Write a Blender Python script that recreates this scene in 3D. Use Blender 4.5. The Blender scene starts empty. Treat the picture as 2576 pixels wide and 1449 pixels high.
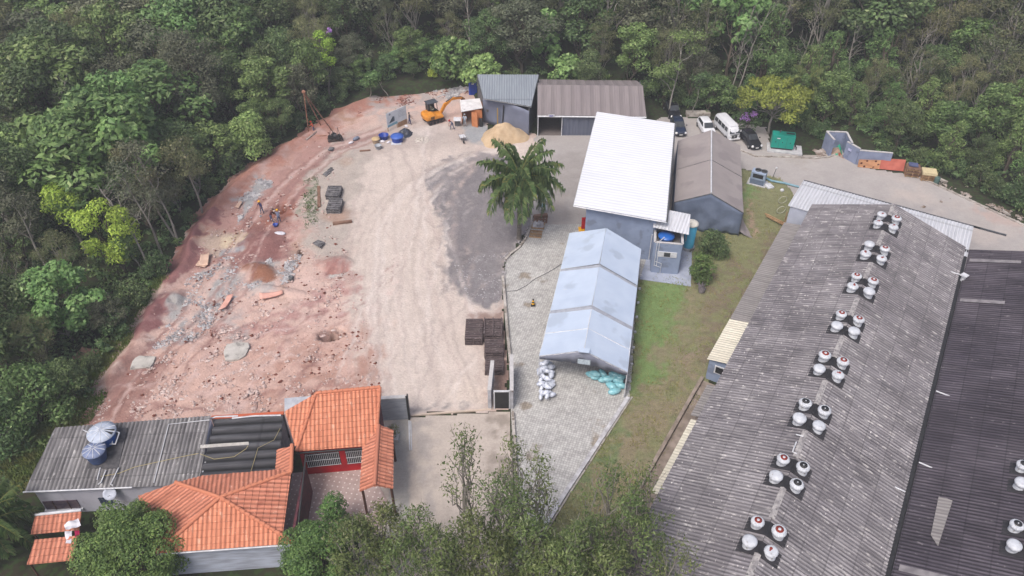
import bpy, bmesh, math, random
import numpy as np
from mathutils import Vector, Matrix, noise as mnoise
R = math.radians
random.seed(7); rng = np.random.default_rng(11)
scene = bpy.context.scene
col = scene.collection
# ---------------------------------------------------------------- camera, sky, sun, exposure
CF, PITCH, CH = 1987.0, R(39.8), 50.0          # focal length in design pixels (2576 wide), downward pitch, camera height
cam_d = bpy.data.cameras.new('camera'); cam = bpy.data.objects.new('camera', cam_d); col.objects.link(cam)
cam.location = (0, 0, CH); cam.rotation_euler = (R(90) - PITCH, 0, 0)
cam_d.sensor_width = 36; cam_d.lens = 36 * CF / 2576; cam_d.clip_start = 0.5; cam_d.clip_end = 6000
scene.camera = cam
scene.render.resolution_x = 1024; scene.render.resolution_y = 576
SUN_EL, SUN_AZ = R(58), R(215)                 # azimuth clockwise from +Y
world = bpy.data.worlds.new('World'); scene.world = world; world.use_nodes = True
wn = world.node_tree.nodes; bgn = wn['Background']
sky = wn.new('ShaderNodeTexSky'); sky.sky_type = 'NISHITA'; sky.sun_disc = False
sky.sun_elevation = SUN_EL; sky.sun_rotation = SUN_AZ; sky.air_density = 0.7; sky.dust_density = 6.0; sky.ozone_density = 1.2
world.node_tree.links.new(sky.outputs[0], bgn.inputs[0]); bgn.inputs[1].default_value = 0.15
sl = bpy.data.lights.new('sun', 'SUN'); sl.energy = 1.6; sl.angle = R(20); sl.color = (1.0, 0.975, 0.94)
so = bpy.data.objects.new('sun', sl); col.objects.link(so)
_sd = Vector((math.sin(SUN_AZ) * math.cos(SUN_EL), math.cos(SUN_AZ) * math.cos(SUN_EL), math.sin(SUN_EL)))
so.rotation_euler = _sd.to_track_quat('Z', 'Y').to_euler(); so.location = (0, 0, 90)
scene.view_settings.view_transform = 'Standard'; scene.view_settings.look = 'None'
scene.view_settings.exposure = 0.30; scene.view_settings.gamma = 1.0

# ---------------------------------------------------------------- plan coordinates
cP, sP = math.cos(PITCH), math.sin(PITCH)
def ray(x, y):
    dx = (x - 1288) / CF; dy = (724.5 - y) / CF
    return Vector((dx, cP + dy * sP, -sP + dy * cP))
def at(x, y, z=0.0):
    d = ray(x, y); t = (z - CH) / d.z
    return Vector((d.x * t, d.y * t, z))
def onplane(x, y, a, b, c):                    # survey point on the plane through a, b, c
    n = (b - a).cross(c - a); d = ray(x, y); o = Vector((0, 0, CH))
    return o + d * (n.dot(a - o) / n.dot(d))
def px(X, Y, Z):
    D = Y * cP + (CH - Z) * sP
    return 1288 + CF * X / D, 724.5 - CF * (Y * sP - (CH - Z) * cP) / D
def hgt(x, y):
    # forest floor rises gently behind the clearing
    a = max(0.0, min(1.0, (y - 96 - 0.0 * x) / 40.0)); b = max(0.0, min(1.0, (-x - 46) / 60.0)) * max(0, min(1, (y - 55) / 20.0))
    c = max(0.0, min(1.0, (x - 50) / 40.0)) * max(0, min(1, (y - 78 + (x - 50) * .1) / 20.0))
    h = 9.0 * (a * a * (3 - 2 * a)) + 5.0 * b * b + 6 * c
    if y > 136: h += (y - 136) * .12
    return h

# ---------------------------------------------------------------- naming
def tag(o, label=None, cat=None, group=None, kind=None):
    if label: o['label'] = label
    if cat: o['category'] = cat
    if group: o['group'] = group
    if kind: o['kind'] = kind
    return o
ORG = {}
def thing(name, loc, label, cat, group=None, rz=0.0):
    o = bpy.data.objects.new(name, None); col.objects.link(o); o.empty_display_size = .3
    o.location = loc; o.rotation_euler = (0, 0, rz); ORG[o.name] = Vector(loc)
    return tag(o, label, cat, group)
def copy_tree(o, parent=None):
    c = o.copy(); col.objects.link(c)
    if parent: c.parent = parent
    for ch in list(o.children): copy_tree(ch, c)
    return c

# ---------------------------------------------------------------- materials
def lin(c): return tuple((v / 12.92 if v <= .04045 else ((v + .055) / 1.055) ** 2.4) for v in (c[0] / 255, c[1] / 255, c[2] / 255))
GAIN = 1.25
def C(r, g, b, k=1.0):                          # surface colour seen in daylight -> base colour
    l = lin((r, g, b)); return (min(.86, l[0] / GAIN * k), min(.86, l[1] / GAIN * k), min(.86, l[2] / GAIN * k), 1)
MATS = {}
def mat(name, c1, c2=None, scale=3.0, rough=.8, detail=5, bump=0.0, metal=0.0, coord='Object', stretch=(1, 1, 1), lo=.35, hi=.65, spec=.3, c3=None, s3=14, t3=.62, trans=0.0, alpha=1.0, objvar=0.0, bscale=None):
    if name in MATS: return MATS[name]
    m = bpy.data.materials.new(name); m.use_nodes = True; nt = m.node_tree; N = nt.nodes; L = nt.links
    p = N['Principled BSDF']; p.inputs['Roughness'].default_value = rough; p.inputs['Metallic'].default_value = metal
    p.inputs['Specular IOR Level'].default_value = spec
    if trans: p.inputs['Transmission Weight'].default_value = trans
    if alpha < 1: p.inputs['Alpha'].default_value = alpha
    out = None
    tc = N.new('ShaderNodeTexCoord'); mp = N.new('ShaderNodeMapping'); mp.inputs['Scale'].default_value = stretch
    L.new(tc.outputs[coord], mp.inputs[0])
    if c2 is None: c2 = tuple(min(.9, v * .82) for v in c1[:3]) + (1,)
    nz = N.new('ShaderNodeTexNoise'); nz.inputs['Scale'].default_value = scale; nz.inputs['Detail'].default_value = detail
    L.new(mp.outputs[0], nz.inputs['Vector'])
    cr = N.new('ShaderNodeValToRGB'); e = cr.color_ramp.elements; e[0].position = lo; e[0].color = c1; e[1].position = hi; e[1].color = c2
    L.new(nz.outputs[0], cr.inputs[0]); out = cr.outputs[0]
    if c3 is not None:
        n3 = N.new('ShaderNodeTexNoise'); n3.inputs['Scale'].default_value = s3; n3.inputs['Detail'].default_value = 3; L.new(mp.outputs[0], n3.inputs['Vector'])
        r3 = N.new('ShaderNodeValToRGB'); r3.color_ramp.elements[0].position = t3; r3.color_ramp.elements[1].position = t3 + .06
        L.new(n3.outputs[0], r3.inputs[0]); mx = N.new('ShaderNodeMix'); mx.data_type = 'RGBA'
        L.new(r3.outputs[0], mx.inputs[0]); L.new(out, mx.inputs[6]); mx.inputs[7].default_value = c3; out = mx.outputs[2]
    if objvar:
        oi = N.new('ShaderNodeObjectInfo'); hs = N.new('ShaderNodeHueSaturation')
        mr = N.new('ShaderNodeMapRange'); mr.inputs[3].default_value = 1 - objvar; mr.inputs[4].default_value = 1 + objvar
        L.new(oi.outputs['Random'], mr.inputs[0]); L.new(mr.outputs[0], hs.inputs['Value']); L.new(out, hs.inputs['Color']); out = hs.outputs[0]
    L.new(out, p.inputs['Base Color'])
    if bump:
        bp = N.new('ShaderNodeBump'); bp.inputs['Strength'].default_value = bump; bp.inputs['Distance'].default_value = .05
        nb = N.new('ShaderNodeTexNoise'); nb.inputs['Scale'].default_value = bscale or scale * 5; nb.inputs['Detail'].default_value = 4
        L.new(mp.outputs[0], nb.inputs['Vector']); L.new(nb.outputs[0], bp.inputs['Height']); L.new(bp.outputs[0], p.inputs['Normal'])
    MATS[name] = m; return m
def roofmat(name, base, dark, lich, lt=.6, streak=.5, rough=.9, row=1.6, moss=None, rib=0.0, rib_shade=.55, sk=.62):
    """weathered sheet: streaks along the fall, course lines, lichen flecks; uv = metres across / metres down the fall"""
    m = bpy.data.materials.new(name); m.use_nodes = True; nt = m.node_tree; N = nt.nodes; L = nt.links
    p = N['Principled BSDF']; p.inputs['Roughness'].default_value = rough; p.inputs['Specular IOR Level'].default_value = .2
    uv = N.new('ShaderNodeTexCoord')
    def nz(sx, sy, detail=4, sc=1.0):
        mp = N.new('ShaderNodeMapping'); mp.inputs['Scale'].default_value = (sx, sy, 1); L.new(uv.outputs['UV'], mp.inputs[0])
        n = N.new('ShaderNodeTexNoise'); n.inputs['Scale'].default_value = sc; n.inputs['Detail'].default_value = detail; n.inputs['Roughness'].default_value = .65; L.new(mp.outputs[0], n.inputs['Vector']); return n.outputs[0]
    def ramp(s, a, b, ca=(0, 0, 0, 1), cb=(1, 1, 1, 1)):
        r = N.new('ShaderNodeValToRGB'); e = r.color_ramp.elements; e[0].position = a; e[1].position = b; e[0].color = ca; e[1].color = cb; L.new(s, r.inputs[0]); return r.outputs[0]
    def mix(f, a, b):
        x = N.new('ShaderNodeMix'); x.data_type = 'RGBA'; L.new(f, x.inputs[0])
        if isinstance(a, tuple): x.inputs[6].default_value = a
        else: L.new(a, x.inputs[6])
        if isinstance(b, tuple): x.inputs[7].default_value = b
        else: L.new(b, x.inputs[7])
        return x.outputs[2]
    c = mix(ramp(nz(.25, .12, 5), .35, .68), base, dark)
    c = mix(ramp(nz(5.5, .35, 4), .42, .75 - streak * .1), c, tuple(v * sk for v in dark[:3]) + (1,))
    c = mix(ramp(nz(3.0, 1.1, 6), lt - .02, lt + .09), c, lich)
    c = mix(ramp(nz(1.3, 2.6, 3, 2.3), lt + .07, lt + .1), c, tuple(min(.8, v * 1.3) for v in lich[:3]) + (1,))
    if moss: c = mix(ramp(nz(.5, .5, 6), .58, .7), c, moss)
    if rib and row < 2.5:
        sp = N.new('ShaderNodeVectorMath'); sp.operation = 'SNAP'; L.new(uv.outputs['UV'], sp.inputs[0]); sp.inputs[1].default_value = ((1.16, row, 1) if row > 1 else (rib, row, 1)); wn_ = N.new('ShaderNodeTexWhiteNoise'); wn_.noise_dimensions = '3D'; L.new(sp.outputs[0], wn_.inputs['Vector'])
        m5 = N.new('ShaderNodeMapRange'); m5.inputs[3].default_value = .84 if row > 1 else .9; m5.inputs[4].default_value = 1.12 if row > 1 else 1.06; L.new(wn_.outputs['Value'], m5.inputs[0]); v5 = N.new('ShaderNodeVectorMath'); v5.operation = 'SCALE'; L.new(c, v5.inputs[0]); L.new(m5.outputs[0], v5.inputs['Scale']); c = v5.outputs[0]
        if row > 1: b5 = ramp(nz(.09, .16, 5), .38, .62, (.80, .79, .80, 1), (1.1, 1.1, 1.1, 1))
        if row > 1: x5 = N.new('ShaderNodeMix'); x5.data_type = 'RGBA'; x5.blend_type = 'MULTIPLY'; x5.inputs[0].default_value = 1; L.new(c, x5.inputs[6]); L.new(b5, x5.inputs[7]); c = x5.outputs[2]
    wv = N.new('ShaderNodeTexWave'); wv.bands_direction = 'Y'; wv.wave_profile = 'SAW'; wv.inputs['Scale'].default_value = math.pi / 10 / row * 1.0; wv.inputs['Distortion'].default_value = .0
    L.new(uv.outputs['UV'], wv.inputs[0])
    f = ramp(wv.outputs[0], .93, .97); mu = N.new('ShaderNodeMath'); mu.operation = 'MULTIPLY'; L.new(f, mu.inputs[0]); mu.inputs[1].default_value = .45
    c = mix(mu.outputs[0], c, tuple(v * .45 for v in dark[:3]) + (1,))
    if rib:  # shade in the troughs between ribs, painted into the colour as stripes
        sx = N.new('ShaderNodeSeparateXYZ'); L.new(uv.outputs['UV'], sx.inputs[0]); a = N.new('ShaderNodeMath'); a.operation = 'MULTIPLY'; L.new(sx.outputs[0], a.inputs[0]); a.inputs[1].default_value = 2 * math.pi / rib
        sn = N.new('ShaderNodeMath'); sn.operation = 'SINE'; L.new(a.outputs[0], sn.inputs[0]); mr = N.new('ShaderNodeMapRange'); mr.inputs[1].default_value = -1; mr.inputs[2].default_value = .6; mr.inputs[3].default_value = 1 - rib_shade; mr.inputs[4].default_value = 1.12; L.new(sn.outputs[0], mr.inputs[0])
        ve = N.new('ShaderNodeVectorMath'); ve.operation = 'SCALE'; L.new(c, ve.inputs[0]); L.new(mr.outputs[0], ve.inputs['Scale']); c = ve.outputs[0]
    L.new(c, p.inputs['Base Color']); MATS[name] = m; return m

# ---------------------------------------------------------------- mesh builder
class MB:
    def __init__(s): s.v = []; s.f = []; s.m = []; s.uv = None; s.sm = []
    def add(s, vs, fs, mi=0, smooth=False):
        o = len(s.v); s.v += [tuple(v) for v in vs]; s.f += [tuple(i + o for i in f) for f in fs]; s.m += [mi] * len(fs); s.sm += [smooth] * len(fs); return s
    def box(s, c, d, rz=0.0, mi=0, tilt=None):
        hx, hy, hz = d[0] / 2, d[1] / 2, d[2] / 2
        vs = [Vector((x * hx, y * hy, z * hz)) for z in (-1, 1) for y in (-1, 1) for x in (-1, 1)]
        M = Matrix.Rotation(rz, 3, 'Z')
        if tilt: M = M @ Matrix.Rotation(tilt[0], 3, 'X') @ Matrix.Rotation(tilt[1], 3, 'Y')
        c = Vector(c)
        return s.add([M @ v + c for v in vs], [(0, 2, 3, 1), (4, 5, 7, 6), (0, 1, 5, 4), (2, 6, 7, 3), (0, 4, 6, 2), (1, 3, 7, 5)], mi)
    def wall(s, a, b, z0, z1, th=.16, mi=0, z1b=None):
        a = Vector(a); b = Vector(b); d = Vector((b.x - a.x, b.y - a.y, 0)).normalized(); n = Vector((-d.y, d.x, 0)) * th / 2
        zb = z1 if z1b is None else z1b
        P = [(a - n, z0), (b - n, z0), (b + n, z0), (a + n, z0), (a - n, z1), (b - n, zb), (b + n, zb), (a + n, z1)]
        return s.add([(p.x, p.y, z) for p, z in P], [(3, 2, 1, 0), (4, 5, 6, 7), (0, 1, 5, 4), (1, 2, 6, 5), (2, 3, 7, 6), (3, 0, 4, 7)], mi)
    def slab(s, poly, th, mi=0):                # polygon (3d, ccw from above) extruded down
        n = len(poly); up = [tuple(p) for p in poly]; dn = [(p[0], p[1], p[2] - th) for p in poly]
        return s.add(up + dn, [tuple(range(n)), tuple(range(2 * n - 1, n - 1, -1))] + [(i, i + n, (i + 1) % n + n, (i + 1) % n) for i in range(n)], mi)
    def tube(s, pts, r, n=8, mi=0, cap=True, smooth=True):
        pts = [Vector(p) for p in pts]; rs = r if isinstance(r, (list, tuple)) else [r] * len(pts); vs = []; fs = []
        up = None
        for i, p in enumerate(pts):
            d = (pts[min(i + 1, len(pts) - 1)] - pts[max(i - 1, 0)]).normalized()
            if up is None: up = Vector((0, 0, 1)) if abs(d.z) < .9 else Vector((1, 0, 0))
            a = d.cross(up).normalized(); b = a.cross(d).normalized(); up = b
            for k in range(n):
                t = 2 * math.pi * k / n; vs.append(p + (a * math.cos(t) + b * math.sin(t)) * rs[i])
        for i in range(len(pts) - 1):
            for k in range(n):
                k2 = (k + 1) % n; fs.append((i * n + k, i * n + k2, (i + 1) * n + k2, (i + 1) * n + k))
        s.add(vs, fs, mi, smooth)
        if cap:
            s.add(vs[:n], [tuple(range(n))[::-1]], mi); s.add(vs[-n:], [tuple(range(n))], mi)
        return s
    def lathe(s, c, prof, n=24, mi=0, smooth=True, ripple=0.0, axis=None, k0=0):
        c = Vector(c); vs = []; fs = []
        M = axis.to_track_quat('Z', 'Y').to_matrix() if axis is not None else Matrix.Identity(3)
        for (r, z) in prof:
            for k in range(n):
                t = 2 * math.pi * k / n; rr = r * (1 - (ripple if k % 2 else 0)); vs.append(M @ Vector((rr * math.cos(t), rr * math.sin(t), z)) + c)
        for i in range(len(prof) - 1):
            for k in range(n):
                k2 = (k + 1) % n; fs.append((i * n + k, i * n + k2, (i + 1) * n + k2, (i + 1) * n + k))
        s.add(vs, fs, mi, smooth)
        if prof[-1][0] > 1e-4: s.add(vs[-n:], [tuple(range(n))], mi)
        if prof[0][0] > 1e-4: s.add(vs[:n], [tuple(range(n))[::-1]], mi)
        return s
    def loft(s, rings, mi=0, smooth=True, cap=True):
        n = len(rings[0]); vs = [p for r in rings for p in r]; fs = []
        for i in range(len(rings) - 1):
            for k in range(n):
                k2 = (k + 1) % n; fs.append((i * n + k, i * n + k2, (i + 1) * n + k2, (i + 1) * n + k))
        s.add(vs, fs, mi, smooth)
        if cap: s.add(rings[0], [tuple(range(n))[::-1]], mi); s.add(rings[-1], [tuple(range(n))], mi)
        return s
    def heap(s, poly, h, res=.35, mi=0, power=.8, rough=.12, seed=0):
        """pile of loose material filling a ground polygon"""
        P = [Vector((p[0], p[1], 0)) for p in poly]; cx = sum(p.x for p in P) / len(P); cy = sum(p.y for p in P) / len(P); c = Vector((cx, cy, 0))
        n = 48; K = 12; vs = []; fs = []
        def edge(t):
            d = Vector((math.cos(t), math.sin(t), 0)); best = 0
            for i in range(len(P)):
                a = P[i] - c; b = P[(i + 1) % len(P)] - c; e = b - a; den = d.x * e.y - d.y * e.x
                if abs(den) < 1e-9: continue
                u = (a.x * e.y - a.y * e.x) / den; w = (a.x * d.y - a.y * d.x) / den
                if u > 0 and -1e-6 <= w <= 1 + 1e-6: best = max(best, u)
            return best
        E = [edge(2 * math.pi * k / n) for k in range(n)]; E = [(E[k - 1] + 2 * E[k] + E[(k + 1) % n]) / 4 for k in range(n)]
        for i in range(K + 1):
            q = i / K
            for k in range(n):
                t = 2 * math.pi * k / n; r = E[k] * q * (1 + .12 * mnoise.noise(Vector((math.cos(t) * 2, math.sin(t) * 2, seed))))
                x = cx + r * math.cos(t); y = cy + r * math.sin(t)
                z = h * (1 - q ** power if power > 1 else (1 - q) ** (1 / power) if power else 1 - q)
                z += rough * h * mnoise.noise(Vector((x * 1.1, y * 1.1, seed))) * (1 - q) * 2 + rough * .25 * mnoise.noise(Vector((x * 4, y * 4, seed + 3))) * min(1, (1 - q) * 4)
                vs.append((x, y, (P[0].z if False else 0) + z + (-.06 if i == K else 0)))
        for i in range(K):
            for k in range(n):
                k2 = (k + 1) % n; fs.append((i * n + k, (i + 1) * n + k, (i + 1) * n + k2, i * n + k2))
        s.add(vs, fs, mi, True); return s
    def build(s, name, mats, parent=None, bevel=0.0, smooth=None):
        me = bpy.data.meshes.new(name)
        o = bpy.data.objects.new(name, me); col.objects.link(o)
        org = Vector((0, 0, 0))
        if parent is not None: org = ORG.get(parent.name, org); o.parent = parent
        ORG[o.name] = org
        me.from_pydata([(v[0] - org.x, v[1] - org.y, v[2] - org.z) for v in s.v], [], s.f)
        if not isinstance(mats, (list, tuple)): mats = [mats]
        for m in mats: me.materials.append(m)
        for p, mi, sm in zip(me.polygons, s.m, s.sm):
            p.material_index = mi; p.use_smooth = sm if smooth is None else smooth
        if s.uv is not None:
            ul = me.uv_layers.new(name='UVMap')
            for lp in me.loops: ul.data[lp.index].uv = s.uv[lp.vertex_index]
        if bevel:
            b = o.modifiers.new('bevel', 'BEVEL'); b.width = bevel; b.segments = 2; b.limit_method = 'ANGLE'
        me.update(); return o
def solo(o, label, cat, group=None, kind=None):   # single-mesh thing: move the origin to its base
    me = o.data; n = len(me.vertices); co = np.empty(n * 3); me.vertices.foreach_get('co', co); co = co.reshape(-1, 3)
    c = co.mean(0); c[2] = co[:, 2].min(); co -= c; me.vertices.foreach_set('co', co.ravel()); me.update()
    o.location = Vector(o.location) + Vector(c); ORG[o.name] = Vector(o.location); return tag(o, label, cat, group, kind)

def sheet(poly, name, m, parent=None, kind='wave', period=.25, amp=.03, udir=None, seg=4, step=.42, lift=0.0, shift=0.0, sag=0.0, thick=0.0):
    """profiled roofing laid on a convex planar polygon: real corrugations / tiles, clipped to the outline"""
    P = [Vector(p) for p in poly]; n = Vector((0, 0, 0))
    for i in range(len(P)):
        a, b = P[i], P[(i + 1) % len(P)]; n += a.cross(b)
    n.normalize()
    if n.z < 0: n = -n
    if udir is None:
        u = Vector((0, 0, 1)).cross(n)
        if u.length < 1e-3: u = Vector((1, 0, 0))
    else: u = Vector(udir) - n * n.dot(Vector(udir))
    u.normalize(); v = n.cross(u).normalized()
    if v.z > 0: v = -v
    o = P[0]; us = [(p - o).dot(u) for p in P]; vs_ = [(p - o).dot(v) for p in P]
    u0, u1, v0, v1 = min(us) - .2, max(us) + .2, min(vs_) - .2, max(vs_) + .2
    nu = int((u1 - u0) / period * seg) + 1
    if kind == 'tile': rows = []; k = 0
    bm = bmesh.new(); verts = []; uvd = []
    if kind == 'tile':
        vv = []
        y = v0
        while y < v1: vv += [(y, .0), (y + step * .97, 1.0)]; y += step
    else:
        nv = max(1, int((v1 - v0) / (3 if not sag else 1))); vv = [(v0 + (v1 - v0) * i / nv, 0) for i in range(nv + 1)]
    for (y, q) in vv:
        row = []
        for i in range(nu + 1):
            x = u0 + (u1 - u0) * i / nu; ph = (x - u0) / period
            if kind == 'wave': h = amp * math.sin(2 * math.pi * ph)
            elif kind == 'tile': h = amp * (abs(math.sin(math.pi * ph)) ** .7) * 1.0 + q * .035 + .012 * mnoise.noise(Vector((x * 2, y * 2, 0)))
            elif kind == 'trap': f = ph % 1; h = amp if f < .22 else 0
            else: h = amp * mnoise.noise(Vector((x * .7, y * .7, 1.3)))
            if sag: h -= sag * math.sin(math.pi * (x - u0) / (u1 - u0)) * (.5 + .5 * math.sin(math.pi * (y - v0) / (v1 - v0)))
            row.append(bm.verts.new(o + u * x + v * y + n * (h + lift)))
        verts.append(row)
    uvl = bm.loops.layers.uv.new('UVMap')
    for j in range(len(verts) - 1):
        for i in range(nu): bm.faces.new((verts[j][i], verts[j + 1][i], verts[j + 1][i + 1], verts[j][i + 1])).smooth = kind == 'wave'
    cen = sum(P, Vector()) / len(P)
    for i in range(len(P)):
        a, b = P[i], P[(i + 1) % len(P)]; pn = (b - a).cross(n).normalized()
        if pn.dot(cen - a) > 0: pn = -pn
        bmesh.ops.bisect_plane(bm, geom=bm.verts[:] + bm.edges[:] + bm.faces[:], plane_co=a, plane_no=pn, clear_outer=True)
    for f in bm.faces:
        for l in f.loops: d = l.vert.co - o; l[uvl].uv = (d.dot(u) - u0 + round(shift / period) * period - (period * .25 if kind == 'tile' else 0), d.dot(v) - v0 + round(shift / step) * step)
    me = bpy.data.meshes.new(name); ob = bpy.data.objects.new(name, me); col.objects.link(ob)
    org = ORG.get(parent.name, Vector()) if parent is not None else Vector()
    if parent is not None: ob.parent = parent
    ORG[ob.name] = org
    bmesh.ops.translate(bm, verts=bm.verts[:], vec=-org); bm.normal_update(); bm.to_mesh(me); bm.free(); me.materials.append(m)
    if thick:
        sm_ = ob.modifiers.new('thickness', 'SOLIDIFY'); sm_.thickness = thick; sm_.offset = -1
    return ob
def ground_sheet(polyD, z, name, m, world_pts=False, res=0):
    pts = [at(x, y) for x, y in polyD] if not world_pts else [Vector(p) for p in polyD]
    bm = bmesh.new(); f = bm.faces.new([bm.verts.new((p.x, p.y, z)) for p in pts])
    if f.normal.z < 0: pass
    bm.normal_update()
    if f.normal.z < 0: f.normal_flip()
    bmesh.ops.triangulate(bm, faces=[f])
    me = bpy.data.meshes.new(name); bm.to_mesh(me); bm.free(); me.materials.append(m)
    o = bpy.data.objects.new(name, me); col.objects.link(o); o['kind'] = 'structure'; return o

# value noise for painted ground
def vnoise(x, y, s, seed=0):
    r = np.random.default_rng(seed + 100); T = r.random((64, 64)); X = x / s; Y = y / s
    xi = np.floor(X).astype(int); yi = np.floor(Y).astype(int); fx = X - xi; fy = Y - yi; fx = fx * fx * (3 - 2 * fx); fy = fy * fy * (3 - 2 * fy)
    g = lambda a, b: T[a % 64, b % 64]
    return (g(xi, yi) * (1 - fx) * (1 - fy) + g(xi + 1, yi) * fx * (1 - fy) + g(xi, yi + 1) * (1 - fx) * fy + g(xi + 1, yi + 1) * fx * fy)
def fbm(x, y, s, seed=0, o=4):
    t = 0; a = 1; w = 0
    for i in range(o): t = t + a * vnoise(x + i * 7.3, y - i * 3.1, s, seed + i); w += a; a *= .55; s *= .5
    return t / w
def inpoly(X, Y, P):
    ins = np.zeros(X.shape, bool); n = len(P)
    for i in range(n):
        x1, y1 = P[i]; x2, y2 = P[(i + 1) % n]
        c = ((y1 > Y) != (y2 > Y)) & (X < (x2 - x1) * (Y - y1) / ((y2 - y1) if y2 != y1 else 1e-9) + x1); ins ^= c
    return ins
def dpoly(X, Y, P):                              # signed distance, positive inside
    d = np.full(X.shape, 1e9); n = len(P)
    for i in range(n):
        x1, y1 = P[i]; x2, y2 = P[(i + 1) % n]; ex, ey = x2 - x1, y2 - y1
        t = np.clip(((X - x1) * ex + (Y - y1) * ey) / (ex * ex + ey * ey + 1e-9), 0, 1)
        d = np.minimum(d, np.hypot(X - x1 - t * ex, Y - y1 - t * ey))
    return np.where(inpoly(X, Y, P), d, -d)
# ================================================================ ground
def vcol_mat(name, rough=.95, s1=1.2, s2=14, k=.28, bump=.5, flecks=None, ft=.66, fs=9):
    m = bpy.data.materials.new(name); m.use_nodes = True; nt = m.node_tree; N = nt.nodes; L = nt.links; p = N['Principled BSDF']
    p.inputs['Roughness'].default_value = rough; p.inputs['Specular IOR Level'].default_value = .1
    a = N.new('ShaderNodeVertexColor'); a.layer_name = 'soil'; g = N.new('ShaderNodeNewGeometry'); out = a.outputs[0]
    for s, kk in ((s1, k), (s2, k * 1.1), (s2 * 3.5, k * .8)):
        n = N.new('ShaderNodeTexNoise'); n.inputs['Scale'].default_value = s; n.inputs['Detail'].default_value = 5; n.inputs['Roughness'].default_value = .7; L.new(g.outputs['Position'], n.inputs['Vector'])
        mr = N.new('ShaderNodeMapRange'); mr.inputs[1].default_value = .25; mr.inputs[2].default_value = .75; mr.inputs[3].default_value = 1 - kk; mr.inputs[4].default_value = 1 + kk; L.new(n.outputs[0], mr.inputs[0])
        mu = N.new('ShaderNodeVectorMath'); mu.operation = 'SCALE'; L.new(out, mu.inputs[0]); L.new(mr.outputs[0], mu.inputs['Scale']); out = mu.outputs[0]
    if flecks:
        n = N.new('ShaderNodeTexNoise'); n.inputs['Scale'].default_value = fs; n.inputs['Detail'].default_value = 3; L.new(g.outputs['Position'], n.inputs['Vector'])
        r = N.new('ShaderNodeValToRGB'); r.color_ramp.elements[0].position = ft; r.color_ramp.elements[1].position = ft + .04; L.new(n.outputs[0], r.inputs[0])
        mx = N.new('ShaderNodeMix'); mx.data_type = 'RGBA'; L.new(r.outputs[0], mx.inputs[0]); L.new(out, mx.inputs[6]); mx.inputs[7].default_value = flecks; out = mx.outputs[2]
    L.new(out, p.inputs['Base Color'])
    bp = N.new('ShaderNodeBump'); bp.inputs['Strength'].default_value = bump; bp.inputs['Distance'].default_value = .12
    nb = N.new('ShaderNodeTexNoise'); nb.inputs['Scale'].default_value = 5; nb.inputs['Detail'].default_value = 8; L.new(g.outputs['Position'], nb.inputs['Vector']); L.new(nb.outputs[0], bp.inputs['Height']); L.new(bp.outputs[0], p.inputs['Normal'])
    MATS[name] = m; return m
def painted(name, polyD, res, base, layers, z, m, dz=None, rag=5.0, desat=.32):
    """sheet gridded in metres; layers = (outline, colour, softness, raggedness, strength) laid one over the other"""
    W = [at(x, y) for x, y in polyD]; xs = np.arange(min(p.x for p in W) - .5, max(p.x for p in W) + .5, res); ys = np.arange(min(p.y for p in W) - .5, max(p.y for p in W) + .5, res)
    X, Y = np.meshgrid(xs, ys); D = Y * cP + CH * sP; PX = 1288 + CF * X / D; PY = 724.5 - CF * (Y * sP - CH * cP) / D
    wx = (fbm(X, Y, 1.6, 5) - .5); wy = (fbm(X, Y, 1.6, 25) - .5); fx = fbm(X, Y, .5, 45, 2) - .5
    sc = CF / D
    def col4(c):
        c = np.array(c[:3]); l = c @ np.array([.25, .6, .15]); return c + (l - c) * desat
    colr = np.zeros(X.shape + (3,)) + col4(base)
    for lay in layers:
        P, c, soft, rg, st = lay[:5]
        xx = PX + (wx * 2.2 + fx * .7) * sc * rg; yy = PY + (wy * 2.2 + fx * .7) * sc * rg * .7
        if len(P) == 1: (cx, cy, rx, ry, an) = P[0]; a = math.radians(an); ddx = xx - cx; ddy = yy - cy; q = np.hypot((ddx * math.cos(a) + ddy * math.sin(a)) / rx, (-ddx * math.sin(a) + ddy * math.cos(a)) / ry); d = (1 - q) * min(rx, ry)
        else: d = dpoly(xx, yy, P)
        w = np.clip(d / (soft * 1.0 + .01) * .5 + .5, 0, 1) * st; w = w * w * (3 - 2 * w) if st == 1 else w
        if len(lay) > 5: nz_ = fbm(X, Y, lay[5], 60, 3); w = w * np.clip((nz_ - .38) / .2, 0, 1)
        colr = colr * (1 - w[..., None]) + col4(c) * w[..., None]
    Z = np.full(X.shape, float(z))
    if dz is not None: Z = Z + dz(X, Y, PX, PY)
    keep = inpoly(PX + wx * sc * rag * .5, PY + wy * sc * rag * .35, polyD)
    ny, nx = X.shape; idx = -np.ones(X.shape, int); 
    fk = keep[:-1, :-1] & keep[1:, :-1] & keep[:-1, 1:] & keep[1:, 1:]
    use = np.zeros(X.shape, bool); use[:-1, :-1] |= fk; use[1:, :-1] |= fk; use[:-1, 1:] |= fk; use[1:, 1:] |= fk
    idx[use] = np.arange(use.sum()); J, I = np.nonzero(fk)
    V = np.stack([X[use], Y[use], Z[use]], 1); F = np.stack([idx[J, I], idx[J, I + 1], idx[J + 1, I + 1], idx[J + 1, I]], 1)
    me = bpy.data.meshes.new(name); me.from_pydata(V.tolist(), [], F.tolist()); me.polygons.foreach_set('use_smooth', np.ones(len(F), bool))
    ca = me.color_attributes.new('soil', 'FLOAT_COLOR', 'POINT'); cc = np.ones((len(V), 4)); cc[:, :3] = np.clip(colr[use], 0, .9); ca.data.foreach_set('color', cc.ravel())
    me.materials.append(m); o = bpy.data.objects.new(name, me); col.objects.link(o); o['kind'] = 'structure'; return o

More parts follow.
